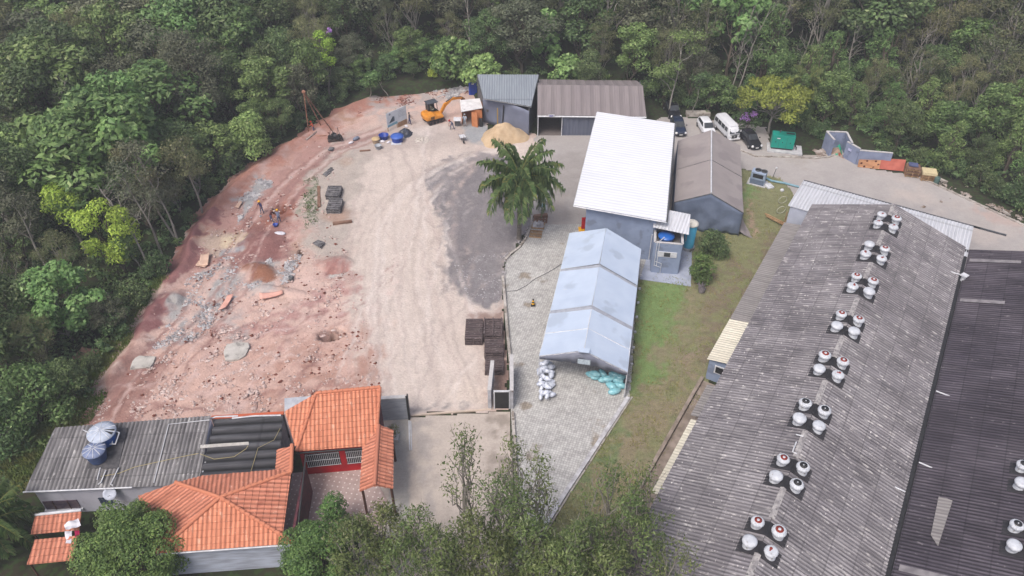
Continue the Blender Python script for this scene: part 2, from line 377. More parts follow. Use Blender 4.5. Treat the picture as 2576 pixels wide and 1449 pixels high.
# forest floor, one sheet to the horizon
gv = []; gf = []
LOT = [(195, 1078), (232, 960), (300, 855), (345, 795), (398, 702), (448, 612), (455, 585), (520, 508), (592, 438), (702, 366), (790, 312), (860, 268), (930, 236), (1040, 226), (1110, 212), (1215, 196), (1225, 330), (1350, 330), (1350, 352), (1338, 480), (1337, 565), (1306, 622), (1272, 652), (1262, 700), (1268, 760), (1275, 850), (1283, 1036), (1026, 1048), (960, 1050), (900, 1120), (500, 1130), (210, 1110)]
gx = [-2500, -900, -400, -220, -160, -140, -120, -100, -80, -60, -50] + [-44 + i for i in range(54)] + [14 + 4 * i for i in range(38)] + [220, 400, 900, 2500]
gy = [-600, -150, -50, 0, 12, 24, 32] + [38 + i for i in range(76)] + [116 + 4 * i for i in range(20)] + [200, 260, 400, 900, 3500]
_X, _Y = np.meshgrid(np.array(gx, float), np.array(gy, float)); _d = dpoly(_X, _Y, [(p.x, p.y) for p in [at(x, y) for x, y in LOT]])
_dip = -1.6 * np.clip((_d - 1.0) / 1.6, 0, 1)
for j, y in enumerate(gy):
    for i, x in enumerate(gx): gv.append((x, y, -.05 + (hgt(x, min(y, 400))) + _dip[j, i]))
nxx = len(gx)
for j in range(len(gy) - 1):
    for i in range(nxx - 1): a = j * nxx + i; gf.append((a, a + 1, a + nxx + 1, a + nxx))
g = MB(); g.add(gv, gf, 0, True)
o = g.build('ground', mat('forest_floor', (.020, .026, .012, 1), (.035, .030, .018, 1), scale=.6, rough=1, detail=8, bump=.6, c3=(.03, .05, .015, 1), s3=2.2, t3=.5)); o['kind'] = 'structure'

LOT = [(195, 1078), (232, 960), (300, 855), (345, 795), (398, 702), (448, 612), (455, 585), (520, 508), (592, 438), (702, 366), (790, 312), (860, 268), (930, 236), (1040, 226), (1110, 212), (1215, 196), (1225, 330), (1350, 330), (1350, 352), (1338, 480), (1337, 565), (1306, 622), (1272, 652), (1262, 700), (1268, 760), (1275, 850), (1283, 1036), (1026, 1048), (960, 1050), (900, 1120), (500, 1130), (210, 1110)]
red = C(190, 124, 102); redd = C(138, 78, 66); beige = C(214, 195, 182); pink = C(218, 178, 162); gravel = C(172, 168, 166); asph = C(134, 127, 131); brn = C(152, 84, 56)
track = [(900, 400), (1010, 350), (1190, 350), (1345, 345), (1338, 500), (1265, 650), (1265, 800), (1230, 900), (1232, 1040), (1000, 1050), (960, 990), (905, 870), (878, 760), (890, 620), (870, 500)]
LL = [
    ([(195, 1080), (330, 820), (560, 480), (860, 268), (1190, 205), (1225, 330), (960, 380), (800, 480), (760, 640), (900, 760), (960, 1100), (210, 1110)], pink, 30, 1.5, 1),
    ([(500, 560), (800, 330), (900, 330), (780, 480), (740, 640), (560, 680), (440, 740)], C(178, 122, 112), 30, 2, .8),
    ([(450, 600), (520, 505), (700, 362), (860, 264), (1040, 222), (1040, 250), (880, 300), (720, 400), (560, 530), (480, 640), (400, 720)], red, 10, 1.2, 1),
    ([(330, 845), (400, 755), (440, 735), (460, 760), (410, 815), (345, 870)], C(152, 92, 92), 6, 1, 1),
    ([(455, 615), (490, 560), (545, 525), (560, 545), (500, 590), (470, 640)], C(150, 92, 92), 6, 1, 1),
    ([(395, 705), (470, 620), (520, 628), (505, 655), (440, 700), (415, 730)], C(158, 100, 98), 5, 1, 1),
    (track, beige, 26, 1.5, 1),
    ([(300, 860), (620, 800), (900, 830), (960, 1100), (200, 1110)], C(210, 164, 146), 30, 2, .85),
    ([(560, 830), (900, 700), (920, 760), (640, 870)], C(186, 128, 122), 14, 2, .8, .9),
    ([(640, 905), (960, 800), (980, 960), (640, 1020)], C(182, 128, 106), 26, 2, .7, 1.2),
    ([(205, 1090), (240, 960), (330, 880), (390, 930), (330, 1080)], C(150, 92, 80), 20, 2, .7),
    ([(1060, 430), (1180, 380), (1250, 385), (1340, 440), (1338, 560), (1300, 622), (1262, 660), (1262, 745), (1228, 772), (1180, 752), (1120, 690), (1128, 620), (1100, 545)], asph, 7, 1.0, 1),
    ([(1270, 655), (1338, 570), (1330, 600), (1300, 640), (1262, 700)], C(160, 156, 158), 4, 1, .9),
    ([(1180, 640), (1262, 620), (1264, 770), (1230, 774)], C(150, 146, 148), 12, 1.5, .6, .5),
    ([(1180, 792), (1265, 780), (1283, 1000), (1225, 960)], C(150, 112, 98), 7, 1, .8),
    ([(1110, 975), (1170, 960), (1232, 985), (1225, 1012), (1120, 1005)], C(220, 200, 184), 6, 1, .9),
    ([(1030, 1020), (1235, 1012), (1235, 1030), (1030, 1040)], C(150, 144, 142), 6, 1, .8, .8),
    ([(415, 760), (500, 690), (580, 640), (622, 690), (570, 790), (480, 850), (400, 880), (360, 870)], gravel, 10, 1.6, 1, 1.6),
    ([(600, 720), (690, 640), (760, 640), (740, 700), (660, 740)], gravel, 8, 1.6, 1, 1.2),
    ([(600, 500), (650, 450), (690, 455), (640, 510), (600, 560)], C(168, 170, 172), 6, 1, .95),
    ([(540, 800), (600, 790), (640, 860), (560, 880)], gravel, 8, 1.5, .8, .5),
    ([(920, 235), (1040, 222), (1200, 212), (1205, 240), (1000, 290), (930, 300)], C(176, 166, 164), 12, 1.4, .85, .8),
    ([(850, 350), (1000, 290), (1200, 300), (1215, 370), (1000, 380), (860, 420), (800, 440)], C(190, 172, 162), 16, 1.5, .85),
    ([(770, 430), (850, 370), (940, 390), (900, 470), (880, 640), (790, 640), (760, 560)], C(186, 172, 160), 12, 1.4, .9),
    ([(762, 455), (800, 440), (790, 560), (765, 575)], C(140, 146, 118), 7, 1.4, .7, .5),
    ([(768, 590), (720, 640), (700, 760), (760, 660)], C(178, 136, 112), 8, 1, .8),
    ([(555, 590), (620, 575), (640, 595), (600, 625), (560, 620)], C(216, 192, 152), 5, .8, .95),
    ([(555, 625), (600, 618), (640, 580), (632, 606), (590, 636), (556, 642)], C(160, 164, 170), 3, .6, .95),
    ([(500, 590), (560, 575), (560, 640), (520, 650)], C(196, 172, 148), 8, 1, .8),
    ([(640, 570), (725, 590), (718, 650), (600, 690), (585, 655)], C(146, 88, 84), 12, 1.5, .9),
    ([(655, 690, 44, 19, 4)], C(158, 98, 66), 6, .9, 1),
    ([(705, 540, 52, 26, -38)], C(168, 98, 74), 10, .9, 1),
    ([(640, 570, 30, 12, 10)], C(150, 90, 76), 6, 1, .8),
    ([(845, 675, 46, 26, -6)], C(176, 110, 100), 8, 1, .9),
    ([(850, 690, 26, 7, -8)], C(186, 188, 182), 3, .6, .9),
    ([(850, 540, 40, 14, -5)], C(176, 134, 108), 8, 1, .8),
    ([(872, 405, 22, 10, 0)], C(196, 164, 140), 6, 1, .7),
    ([(870, 300, 30, 9, -5)], C(186, 142, 112), 5, 1, .8),
    ([(1075, 325, 52, 15, -6)], C(208, 194, 186), 6, 1, .8),
    ([(1160, 322), (1215, 305), (1250, 350), (1200, 362), (1165, 350)], C(158, 164, 170), 6, .8, .95),
    ([(1075, 345, 45, 8, 0)], C(186, 178, 170), 6, 1, .5),
]
def ell(PX, PY, cx, cy, rx, ry, an=0):
    a = math.radians(an); dx = PX - cx; dy = PY - cy
    return np.hypot((dx * math.cos(a) + dy * math.sin(a)) / rx, (-dx * math.sin(a) + dy * math.cos(a)) / ry)
def lot_dz(X, Y, PX, PY):
    z = .10 * (fbm(X, Y, 3.0, 80) - .5) + .05 * (fbm(X, Y, .6, 90, 3) - .5)
    rough = np.clip(1 - (PX - 850) / 80, 0, 1) * np.clip((PY - 330) / 60, 0, 1)
    z = z + rough * (.35 * (fbm(X, Y, 2.2, 120) - .5) + .10 * (fbm(X, Y, .45, 130, 3) - .5))
    def bump(cx, cy, rx, ry, an, h): 
        q = ell(PX, PY, cx, cy, rx, ry, an) + .25 * (fbm(X, Y, .8, 140, 3) - .5); return h * np.clip(1 - q * q, 0, 1) ** .8
    z = z + bump(655, 685, 44, 22, 4, .55) + bump(720, 505, 40, 16, -35, .25) + bump(660, 610, 60, 26, -10, .5) + bump(440, 755, 36, 20, -40, .7) + bump(845, 665, 48, 22, -5, .45) + bump(900, 245, 90, 14, -12, .5) + bump(700, 735, 70, 14, 5, .45) + bump(370, 805, 46, 15, -50, .5)
    def hole(cx, cy, rx, ry, an, h):
        q = ell(PX, PY, cx, cy, rx, ry, an) + .2 * (fbm(X, Y, .6, 150, 3) - .5); return -h * np.clip((1.15 - q) / .25, 0, 1)
    z = z + hole(832, 842, 31, 14, -12, 1.3) + hole(705, 527, 16, 10, -30, .8) + hole(436, 766, 9, 5, 0, .5) + hole(850, 683, 26, 6, -8, .35) + hole(756, 638, 7, 7, 0, .4)
    # wheel ruts running with the haul track
    rut = np.sin((PX * .62 + PY * .78) / 5.2 + 3 * fbm(X, Y, 6, 160, 2)); m_ = np.clip((fbm(X, Y, 5, 170, 2) - .45) * 5, 0, 1) * np.clip(1 - (PX - 900) / 60, 0, 1)
    z = z + .09 * rut * m_
    W = [at(x, y) for x, y in LOT]; d = dpoly(X, Y, [(p.x, p.y) for p in W]); z = z * np.clip(d / 3.0, 0, 1)
    lf = np.clip((960 - PX) / 80, 0, 1) * np.clip((1000 - PY) / 60, 0, 1); z = z + lf * (.3 + .6 * fbm(X, Y, 3.5, 210, 3)) * np.exp(-((d - 1.6 - 1.2 * (fbm(X, Y, 4, 220, 2) - .5)) / .75) ** 2)
    # keep flat under the slabs
    return z + .03
m_soil = vcol_mat('soil', s1=.7, s2=4, k=.12, bump=.6, flecks=C(228, 208, 200), ft=.72, fs=4.5)
rt = random.Random(44)
def wheel_track(pts, w, c, st=.6, soft=2.5, rg=.35, nz_=None):
    P = [Vector((p[0], p[1], 0)) for p in pts]; Q = []                # smooth through the points, then widen
    for i in range(len(P) - 1):
        a, b_, c_, d_ = P[max(i - 1, 0)], P[i], P[i + 1], P[min(i + 2, len(P) - 1)]
        for k in range(6): t = k / 6; Q.append(.5 * (2 * b_ + (c_ - a) * t + (2 * a - 5 * b_ + 4 * c_ - d_) * t * t + (3 * b_ - a - 3 * c_ + d_) * t ** 3))
    Q.append(P[-1]); L1, R1 = [], []
    for i, q in enumerate(Q):
        d = (Q[min(i + 1, len(Q) - 1)] - Q[max(i - 1, 0)]).normalized(); n = Vector((-d.y, d.x, 0)) * w * .5; L1.append((q.x + n.x, q.y + n.y)); R1.append((q.x - n.x, q.y - n.y))
    LL.append((L1 + R1[::-1], c, soft, rg, st) + ((nz_,) if nz_ else ()))
dk, lt_ = C(192, 172, 160), C(224, 208, 198)
for off in (-120, -96, -60, -34, 10, 34, 70, 96, 130, 150):
    k_ = rt.uniform(.85, 1.15); wheel_track([(1040 + off * 1.1, 1010), (1010 + off * .95, 880), (985 + off * .8 * k_, 720), (1000 + off * .7, 580), (1060 + off * .55 * k_, 470), (1180 + off * .3, 400), (1300, 375 + off * .1)], rt.uniform(5, 10), rt.choice([dk, lt_, lt_, C(200, 176, 164)]), rt.uniform(.4, .75), 3, .3)
for off in (0, 20, 58, 80, 120, 140): wheel_track([(250 + off * 1.2, 1070), (330 + off, 930), (430 + off * .9, 820), (530 + off * .8, 690), (600 + off * .6, 590), (690 + off * .5, 480), (800 + off * .4, 390), (960 + off * .2, 320 + off * .15)], rt.uniform(4, 8), rt.choice([C(150, 96, 86), C(214, 178, 168), C(160, 108, 100)]), .65, 2.5, .35)
for off in (0, 12, 26, 44, 60, 78): wheel_track([(560, 860 + off * 1.4), (680, 820 + off * 1.2), (800, 792 + off), (920, 740 + off * .8), (1000, 640 + off)], rt.uniform(3, 7), rt.choice([C(150, 100, 92), C(164, 112, 104), C(218, 186, 176)]), .6, 2.5, .5, .9)
wheel_track([(270, 1050), (330, 960), (400, 900), (440, 860)], 5, C(128, 76, 66), .6); wheel_track([(285, 1056), (345, 966), (410, 906)], 5, C(128, 76, 66), .6)
wheel_track([(395, 1000), (450, 920), (470, 900)], 4, C(130, 80, 70), .6)
wheel_track([(470, 830), (520, 700), (545, 660)], 10, C(206, 172, 158), .8); wheel_track([(560, 800), (570, 690), (575, 640)], 10, C(204, 168, 156), .8)
wheel_track([(560, 505), (620, 470), (700, 400), (790, 340), (870, 300), (1000, 262), (1060, 256)], 16, C(206, 174, 166), .6, 6, .8, 1.2)
for k in range(46):                               # tyre and drag marks on the beaten ground
    x0 = rt.uniform(880, 1200); y0 = rt.uniform(400, 1000); L0 = rt.uniform(60, 190); a0 = math.radians(rt.choice([100, 95, 80, 120]) + rt.uniform(-12, 12)); w0_ = rt.uniform(2.0, 5)
    LL.append(([(x0, y0, L0, w0_, math.degrees(a0))], rt.choice([C(186, 166, 158), C(228, 214, 206), C(196, 172, 162)]), 3, .5, .55))
for k in range(40):
    x0 = rt.uniform(330, 860); y0 = rt.uniform(620, 1060); LL.append(([(x0, y0, rt.uniform(30, 110), rt.uniform(2, 6), rt.choice([-12, -8, -50, -55]) + rt.uniform(-8, 8))], rt.choice([C(160, 104, 94), C(214, 176, 166), C(150, 100, 96)]), 3, .8, .6))
LL.append(([(1104, 430), (1180, 384), (1250, 388), (1340, 440), (1338, 560), (1306, 622), (1264, 662), (1264, 745), (1228, 772), (1180, 752), (1128, 690), (1134, 620), (1108, 545)], asph, 7, 1.4, .75, 1.1))
for k in range(120):
    x0 = rt.uniform(1100, 1330); y0 = rt.uniform(400, 760); LL.append(([(x0, y0, rt.uniform(8, 34), rt.uniform(3, 9), rt.uniform(60, 120))], rt.choice([C(112, 106, 110), C(156, 150, 152), C(168, 158, 156)]), 4, 1.0, .5, .5))
LL.append(([(832, 842, 31, 13, -12)], C(104, 66, 50), 3, .4, 1)); LL.append(([(705, 527, 16, 10, -30)], C(130, 66, 42), 3, .4, 1))
LL.append(([(756, 638, 8, 8, 0)], C(92, 62, 50), 3, .4, 1))
painted('dirt_lot', LOT, .17, C(196, 168, 154), LL, 0, m_soil, lot_dz, rag=3)

# roads and yards
ROAD = [(1322, 338), (1500, 336), (1650, 300), (1660, 292), (1762, 296), (1930, 318), (1945, 372), (2010, 390), (2080, 385), (2130, 396), (2196, 424), (2300, 438), (2430, 494), (2576, 560), (2760, 650), (2760, 900), (2300, 760), (1990, 560), (1960, 470), (1905, 436), (1868, 425), (1700, 600), (1480, 640), (1330, 640), (1338, 480)]
painted('road', ROAD, .3, C(176, 168, 164), [
    ([(1870, 380), (2576, 600), (2576, 560), (2430, 496), (2200, 430), (2000, 395)], C(184, 176, 172), 30, 2, .7, 3),
    ([(2230, 440), (2576, 600), (2760, 700), (2500, 620), (2240, 500)], C(196, 180, 170), 20, 2, .7, 2.4),
    ([(1900, 420), (2400, 520), (2420, 560), (2000, 460)], C(164, 158, 158), 16, 2, .6, 2),
    ([(1340, 380), (1500, 380), (1460, 560), (1350, 560)], C(160, 152, 148), 26, 2, .8, 2.5),
    ([(1385, 480), (1425, 480), (1400, 640), (1370, 640)], C(182, 170, 160), 10, 1, .6),
    ([(2040, 392, 60, 10, 0)], C(170, 156, 138), 8, 2, .7),
    ([(2440, 500), (2576, 562), (2576, 585), (2440, 520)], C(196, 164, 150), 8, 1.5, .7, 1.0)], -.005, vcol_mat('road_concrete', rough=.85, s1=.5, s2=3, k=.08, bump=.12), rag=.6)
# interlocking pavers
def paver_mat():
    m = mat('interlocking_pavers', C(202, 201, 198), C(182, 180, 178), scale=.7, rough=.9, detail=6, lo=.3, hi=.7, c3=C(160, 150, 138), s3=.35, t3=.62)
    nt = m.node_tree; N = nt.nodes; L = nt.links; p = N['Principled BSDF']; src = p.inputs['Base Color'].links[0].from_socket
    tc = N.new('ShaderNodeTexCoord'); mp = N.new('ShaderNodeMapping'); mp.inputs['Rotation'].default_value = (0, 0, R(18)); L.new(tc.outputs['Object'], mp.inputs[0])
    v = N.new('ShaderNodeTexVoronoi'); v.feature = 'DISTANCE_TO_EDGE'; v.inputs['Scale'].default_value = 4.6; v.inputs['Randomness'].default_value = .25; L.new(mp.outputs[0], v.inputs['Vector'])
    v2 = N.new('ShaderNodeTexVoronoi'); v2.inputs['Scale'].default_value = 4.6; v2.inputs['Randomness'].default_value = .25; L.new(mp.outputs[0], v2.inputs['Vector'])
    r = N.new('ShaderNodeValToRGB'); r.color_ramp.elements[0].position = .04; r.color_ramp.elements[0].color = (.66, .66, .65, 1); r.color_ramp.elements[1].position = .14; L.new(v.outputs['Distance'], r.inputs[0])
    b = N.new('ShaderNodeSeparateColor'); L.new(v2.outputs['Color'], b.inputs[0]); mr = N.new('ShaderNodeMapRange'); mr.inputs[3].default_value = .82; mr.inputs[4].default_value = 1.14; L.new(b.outputs[0], mr.inputs[0])
    mx = N.new('ShaderNodeMix'); mx.data_type = 'RGBA'; mx.blend_type = 'MULTIPLY'; mx.inputs[0].default_value = 1; L.new(src, mx.inputs[6]); L.new(r.outputs[0], mx.inputs[7])
    sc = N.new('ShaderNodeVectorMath'); sc.operation = 'SCALE'; L.new(mx.outputs[2], sc.inputs[0]); L.new(mr.outputs[0], sc.inputs['Scale']); L.new(sc.outputs[0], p.inputs['Base Color']); return m
PAV = [(1337, 566), (1660, 560), (1640, 700), (1600, 760), (1586, 998), (1420, 1250), (1330, 1392), (1270, 1520), (1300, 1300), (1291, 1150), (1285, 1030), (1278, 850), (1271, 760), (1265, 700), (1275, 654), (1308, 624)]
o = ground_sheet(PAV, .006, 'paved_driveway', paver_mat())
painted('forecourt', [(960, 1046), (1026, 1048), (1284, 1032), (1292, 1150), (1300, 1300), (1290, 1520), (900, 1520), (900, 1130)], .2, C(196, 180, 166), [
    ([(1040, 1060), (1100, 1060), (1090, 1449), (1030, 1449)], C(160, 152, 150), 10, 1.2, .6, 1.0),
    ([(1230, 1040), (1290, 1040), (1300, 1449), (1250, 1449)], C(150, 136, 122), 10, 1.2, .8, .8),
    ([(985, 1050), (1028, 1050), (1030, 1449), (970, 1449)], C(168, 164, 158), 2, .2, 1)], .002, vcol_mat('worn_concrete', rough=.85, s1=.8, s2=5, k=.12, bump=.2), rag=.4)
LAWN = [(1600, 700), (1700, 560), (1868, 424), (1905, 433), (1962, 446), (1990, 474), (2005, 520), (1985, 600), (1800, 940), (1650, 1180), (1560, 1400), (1480, 1520), (1300, 1520), (1340, 1385), (1420, 1252), (1582, 1002), (1590, 860)]
dryg = C(146, 132, 94); mid = C(132, 134, 78); lush = C(112, 150, 56)
painted('lawn', LAWN, .2, mid, [
    ([(1600, 700), (1740, 700), (1700, 800), (1660, 930), (1600, 1000), (1585, 900)], lush, 14, 2, .9),
    ([(1690, 790), (1740, 740), (1800, 720), (1780, 930), (1640, 1180), (1560, 1400), (1380, 1440), (1500, 1180), (1640, 960)], dryg, 14, 2.5, .8, .9),
    ([(1740, 700), (1860, 650), (1960, 570), (1980, 600), (1790, 940), (1760, 930), (1790, 760)], C(134, 116, 90), 10, 2, .9, .6),
    ([(1540, 1060), (1720, 900), (1700, 1100), (1600, 1260), (1470, 1280)], C(148, 132, 96), 16, 2, .8, 1.2),
    ([(1586, 1000), (1630, 960), (1500, 1230), (1430, 1260)], C(104, 130, 66), 8, 1.5, .8, .6),
    ([(1868, 500), (1895, 500), (1920, 585), (1890, 610)], C(176, 140, 116), 6, 1.2, .8, .5),
    ([(1890, 440), (1960, 450), (1980, 520), (1900, 510)], C(140, 138, 86), 14, 2, .6, .8),
    ([(1865, 470), (1890, 450), (1900, 490), (1880, 520)], C(110, 148, 62), 5, 2, .8),
    ([(1700, 880), (1760, 860), (1740, 960), (1680, 960)], C(160, 132, 112), 6, 2, .6, .4)], .008, vcol_mat('lawn_turf', rough=1, s1=1.6, s2=10, k=.26, bump=1.0), rag=1.2, desat=.34)
painted('grass_verge', [(-60, 1150), (20, 1090), (110, 1060), (190, 985), (262, 870), (340, 770), (400, 690), (430, 650), (436, 700), (395, 770), (345, 850), (300, 930), (262, 1010), (235, 1080), (200, 1100), (60, 1240), (-60, 1300)], .3, C(92, 110, 50), [
    ([(40, 1100), (150, 1040), (130, 1150), (40, 1230)], C(96, 140, 52), 20, 2, .9),
    ([(230, 900), (400, 690), (430, 660), (330, 860), (270, 980)], C(134, 120, 86), 12, 2, .8, .8)], .012, MATS['lawn_turf'], rag=4)

# ---------------------------------------------------------------- kerbs and low walls of the yards
m_kerb = mat('kerb_concrete', C(202, 196, 190), C(150, 142, 134), scale=1.4, rough=.9, bump=.3, c3=C(120, 112, 100), s3=3, t3=.6)
def kerb(pts, h, w, name, label, cat='kerb', m=None, z0=-.06):
    b = MB(); P = [at(x, y) for x, y in pts]
    L_, R_ = [], []
    for i, p in enumerate(P):
        d = (P[min(i + 1, len(P) - 1)] - P[max(i - 1, 0)]); d.z = 0; d.normalize(); n = Vector((-d.y, d.x, 0)) * w / 2; L_.append(p + n); R_.append(p - n)
    rings = [[(l.x, l.y, z0), (l.x, l.y, h), (r.x, r.y, h), (r.x, r.y, z0)] for l, r in zip(L_, R_)]
    b.loft(rings, 0, False); return solo(b.build(name, m or m_kerb), label, cat)
kerb([(1338, 545), (1337, 566), (1324, 600), (1306, 624), (1284, 640), (1272, 654)], .16, .22, 'kerb', 'pale curved concrete kerb from the pallets down to the gravel edge')
kerb([(1265, 700), (1270, 760), (1277, 850), (1284, 915)], .35, .25, 'low_wall', 'low grey concrete wall between the rubble lot and the paved driveway', 'low wall')
kerb([(1290, 1040), (1297, 1150), (1303, 1300), (1300, 1449)], .3, .2, 'kerb', 'long kerb between sandy forecourt and block paving below the gate')
kerb([(1580, 1004), (1418, 1250), (1335, 1386)], .28, .32, 'low_wall', 'double low white wall between the block paving and the grass slope', 'low wall', mat('white_kerb', C(214, 214, 218), C(170, 168, 172), scale=2, rough=.85))
kerb([(1590, 1000), (1428, 1250), (1345, 1386)], .12, .12, 'drain_edge', 'thin concrete drain edge beside the low white wall on the grass side')
kerb([(1862, 378), (1900, 394), (2010, 397), (2050, 399), (2085, 396), (2100, 390)], .15, .2, 'kerb', 'pale kerb behind the parked cars and green generator')
kerb([(2300, 442), (2360, 468), (2430, 500), (2500, 533), (2576, 568), (2700, 628)], .15, .22, 'kerb', 'pale kerb along the far edge of the road under the forest')
kerb([(1235, 1030), (1028, 1046)], .09, .16, 'gate_track', 'straight pale gate track across the driveway entrance', 'gate track', mat('pale_rail', C(214, 196, 180), rough=.8))
# loose rubble stones on the lot
def rocks(name, regions, n, smin, smax, m, label, cat='rubble', seed=1, zf=0.03):
    b = MB(); r = random.Random(seed)
    for _ in range(n):
        P = r.choice(regions); x0, x1 = min(p[0] for p in P), max(p[0] for p in P); y0, y1 = min(p[1] for p in P), max(p[1] for p in P)
        for t in range(40):
            x, y = r.uniform(x0, x1), r.uniform(y0, y1)
            if inpoly(np.array([x]), np.array([y]), P)[0] and mnoise.noise(Vector((x * .022, y * .035, seed))) > .08 + r.uniform(-.25, .1): break
        p = at(x, y); s = smin * (smax / smin) ** (r.random() ** 2); z = p.z + zf
        vs = []
        for q in ((1, 0, 0), (-1, 0, 0), (0, 1, 0), (0, -1, 0), (0, 0, 1), (0, 0, -1)):
            k = s * r.uniform(.55, 1.2); vs.append((p.x + q[0] * k + r.uniform(-.3, .3) * s, p.y + q[1] * k, z + q[2] * k * .6 + .1 * s))
        b.add(vs, [(0, 2, 4), (2, 1, 4), (1, 3, 4), (3, 0, 4), (2, 0, 5), (1, 2, 5), (3, 1, 5), (0, 3, 5)], 0)
    o = b.build(name, m); return tag(o, label, cat, kind='stuff')
RED = [(210, 1080), (320, 860), (420, 720), (560, 520), (860, 290), (900, 400), (800, 480), (900, 700), (960, 980), (960, 1060)]
rocks('rubble', [RED, RED, [(300, 900), (560, 760), (700, 760), (640, 1040), (240, 1060)]], 6000, .035, .25, mat('pale_stone', C(226, 208, 202), C(190, 160, 152), scale=2, rough=.9, objvar=.1), 'pale pink stones strewn over the red earth', seed=3)
rocks('gravel', [[(400, 790), (470, 700), (580, 640), (622, 690), (570, 790), (480, 860), (380, 880)], [(600, 720), (690, 640), (760, 640), (740, 700), (660, 740)], [(600, 505), (650, 450), (690, 455), (640, 510), (600, 560)]], 4600, .05, .24, mat('grey_stone', C(206, 204, 206), C(140, 138, 142), scale=1.6, rough=.9), 'grey crushed stone in bands across the building site', seed=5)
rocks('broken_stone', [[(1262, 700), (1262, 650), (1330, 570), (1338, 590), (1275, 660), (1268, 760)], [(1130, 640), (1262, 640), (1255, 770), (1180, 755)]], 900, .04, .14, mat('chip_stone', C(196, 192, 194), C(120, 116, 120), scale=1.6, rough=.9), 'grey stone chippings along the curved kerb', seed=8)
rocks('roadside_debris', [[(2290, 440), (2320, 440), (2576, 545), (2576, 560), (2440, 500)], [(2010, 385), (2080, 375), (2075, 395), (2015, 395)]], 500, .06, .35, mat('debris_stone', C(186, 176, 170), C(120, 104, 90), scale=1.6, rough=.9), 'broken stone and litter between the kerb and the forest edge', seed=9)
rocks('earth_clods', [RED, [(900, 230), (1180, 205), (1180, 235), (900, 290)]], 2200, .05, .22, mat('clod', C(132, 76, 64), C(110, 70, 60), scale=2, rough=1), 'dark red clods scattered over the building site', seed=12)
rocks('boulders_heap', [[(1080, 232), (1130, 216), (1195, 222), (1190, 245), (1090, 250)]], 420, .1, .4, MATS['grey_stone'], 'heap of grey broken rock beside the blue toilet', seed=14)
# grass blades
def blades(name, P, n, h, m, label, seed=1, w=.035):
    b = MB(); r = random.Random(seed); x0, x1 = min(p[0] for p in P), max(p[0] for p in P); y0, y1 = min(p[1] for p in P), max(p[1] for p in P)
    k = 0; vs = []; fs = []
    while k < n:
        x, y = r.uniform(x0, x1), r.uniform(y0, y1)
        if not inpoly(np.array([x]), np.array([y]), P)[0]: continue
        p = at(x, y); nn = mnoise.noise(Vector((p.x * .5, p.y * .5, seed))); hh = h * (.7 + nn) * r.uniform(.5, 1.3); k += 1
        if hh < .02: continue
        for q in range(3):
            a = r.uniform(0, 6.28); dx, dy = math.cos(a) * w, math.sin(a) * w; lx, ly = r.uniform(-1, 1) * hh * .6, r.uniform(-1, 1) * hh * .6
            o = len(vs); ox, oy = p.x + r.uniform(-.12, .12), p.y + r.uniform(-.12, .12); vs += [(ox - dx, oy - dy, .0), (ox + dx, oy + dy, .0), (ox + lx, oy + ly, hh)]; fs.append((o, o + 1, o + 2))
    b.add(vs, fs, 0); return tag(b.build(name, m), label, 'grass', kind='stuff')
blades('grass', LAWN, 9000, .16, mat('grass_blade', C(136, 150, 84), C(168, 156, 108), scale=.5, rough=.9), 'short patchy grass on the slope beside the big warehouse', 2)
blades('tall_grass', [(-40, 1150), (110, 1060), (262, 870), (400, 690), (436, 700), (345, 850), (262, 1010), (200, 1100), (60, 1240)], 5000, .45, mat('verge_blade', C(98, 128, 56), C(130, 130, 76), scale=.5, rough=.9), 'rank green grass between the forest and the red earth', 3, .06)
blades('weeds', [(762, 455), (800, 440), (800, 560), (768, 590)], 300, .25, mat('weed_blade', C(110, 130, 84), rough=.9), 'thin weeds growing beside the stacked timber on the lot', 4, .05)
# ================================================================ buildings
m_wallblue = mat('grey_blue_wall', C(150, 164, 190), C(138, 152, 178), scale=1.2, rough=.85, bump=.1, c3=C(128, 138, 158), s3=.8, t3=.58)
m_wallwhite = mat('limewashed_wall', C(206, 206, 212), C(186, 186, 194), scale=1.0, rough=.9, bump=.15, c3=C(150, 146, 146), s3=.7, t3=.6)
m_wallgrey = mat('bare_render', C(176, 178, 182), C(148, 150, 156), scale=1.3, rough=.95, bump=.2, c3=C(110, 106, 104), s3=1.1, t3=.58)
m_dark = mat('dark_interior', (.012, .012, .014, 1), (.02, .02, .022, 1), rough=.8)
m_steel = mat('painted_steel_white', C(226, 228, 232), C(200, 202, 208), rough=.5)
m_gsteel = mat('grey_steel', C(120, 122, 126), C(90, 92, 96), rough=.5, metal=.3)
m_black = mat('black_paint', (.02, .02, .022, 1), (.03, .03, .032, 1), rough=.5)
m_glass = mat('window_glass', (.03, .035, .04, 1), (.05, .055, .06, 1), rough=.08, spec=.6)
m_wood = mat('raw_wood', C(190, 158, 120), C(150, 118, 84), scale=2, rough=.85, stretch=(1, 1, 1), bump=.1)
m_plank = mat('orange_plywood', C(206, 136, 88), C(182, 112, 68), scale=1.5, rough=.8)
m_fc = roofmat('fibre_cement', C(162, 158, 160), C(132, 128, 133), C(204, 200, 198), lt=.58, row=1.7, rib=.29, rib_shade=.42)
m_fc_dark = roofmat('fibre_cement_dark', C(104, 98, 106), C(78, 73, 83), C(160, 154, 158), lt=.64, row=1.7, rib=.29, rib_shade=.6)
m_fc_low = roofmat('fibre_cement_low', C(156, 152, 150), C(134, 130, 130), C(176, 172, 170), lt=.7, row=3, rib=.29, rib_shade=.2, sk=.85)
m_fc_house = roofmat('fibre_cement_house', C(158, 156, 156), C(118, 116, 118), C(192, 190, 188), lt=.6, row=1.7, rib=.3, rib_shade=.45)
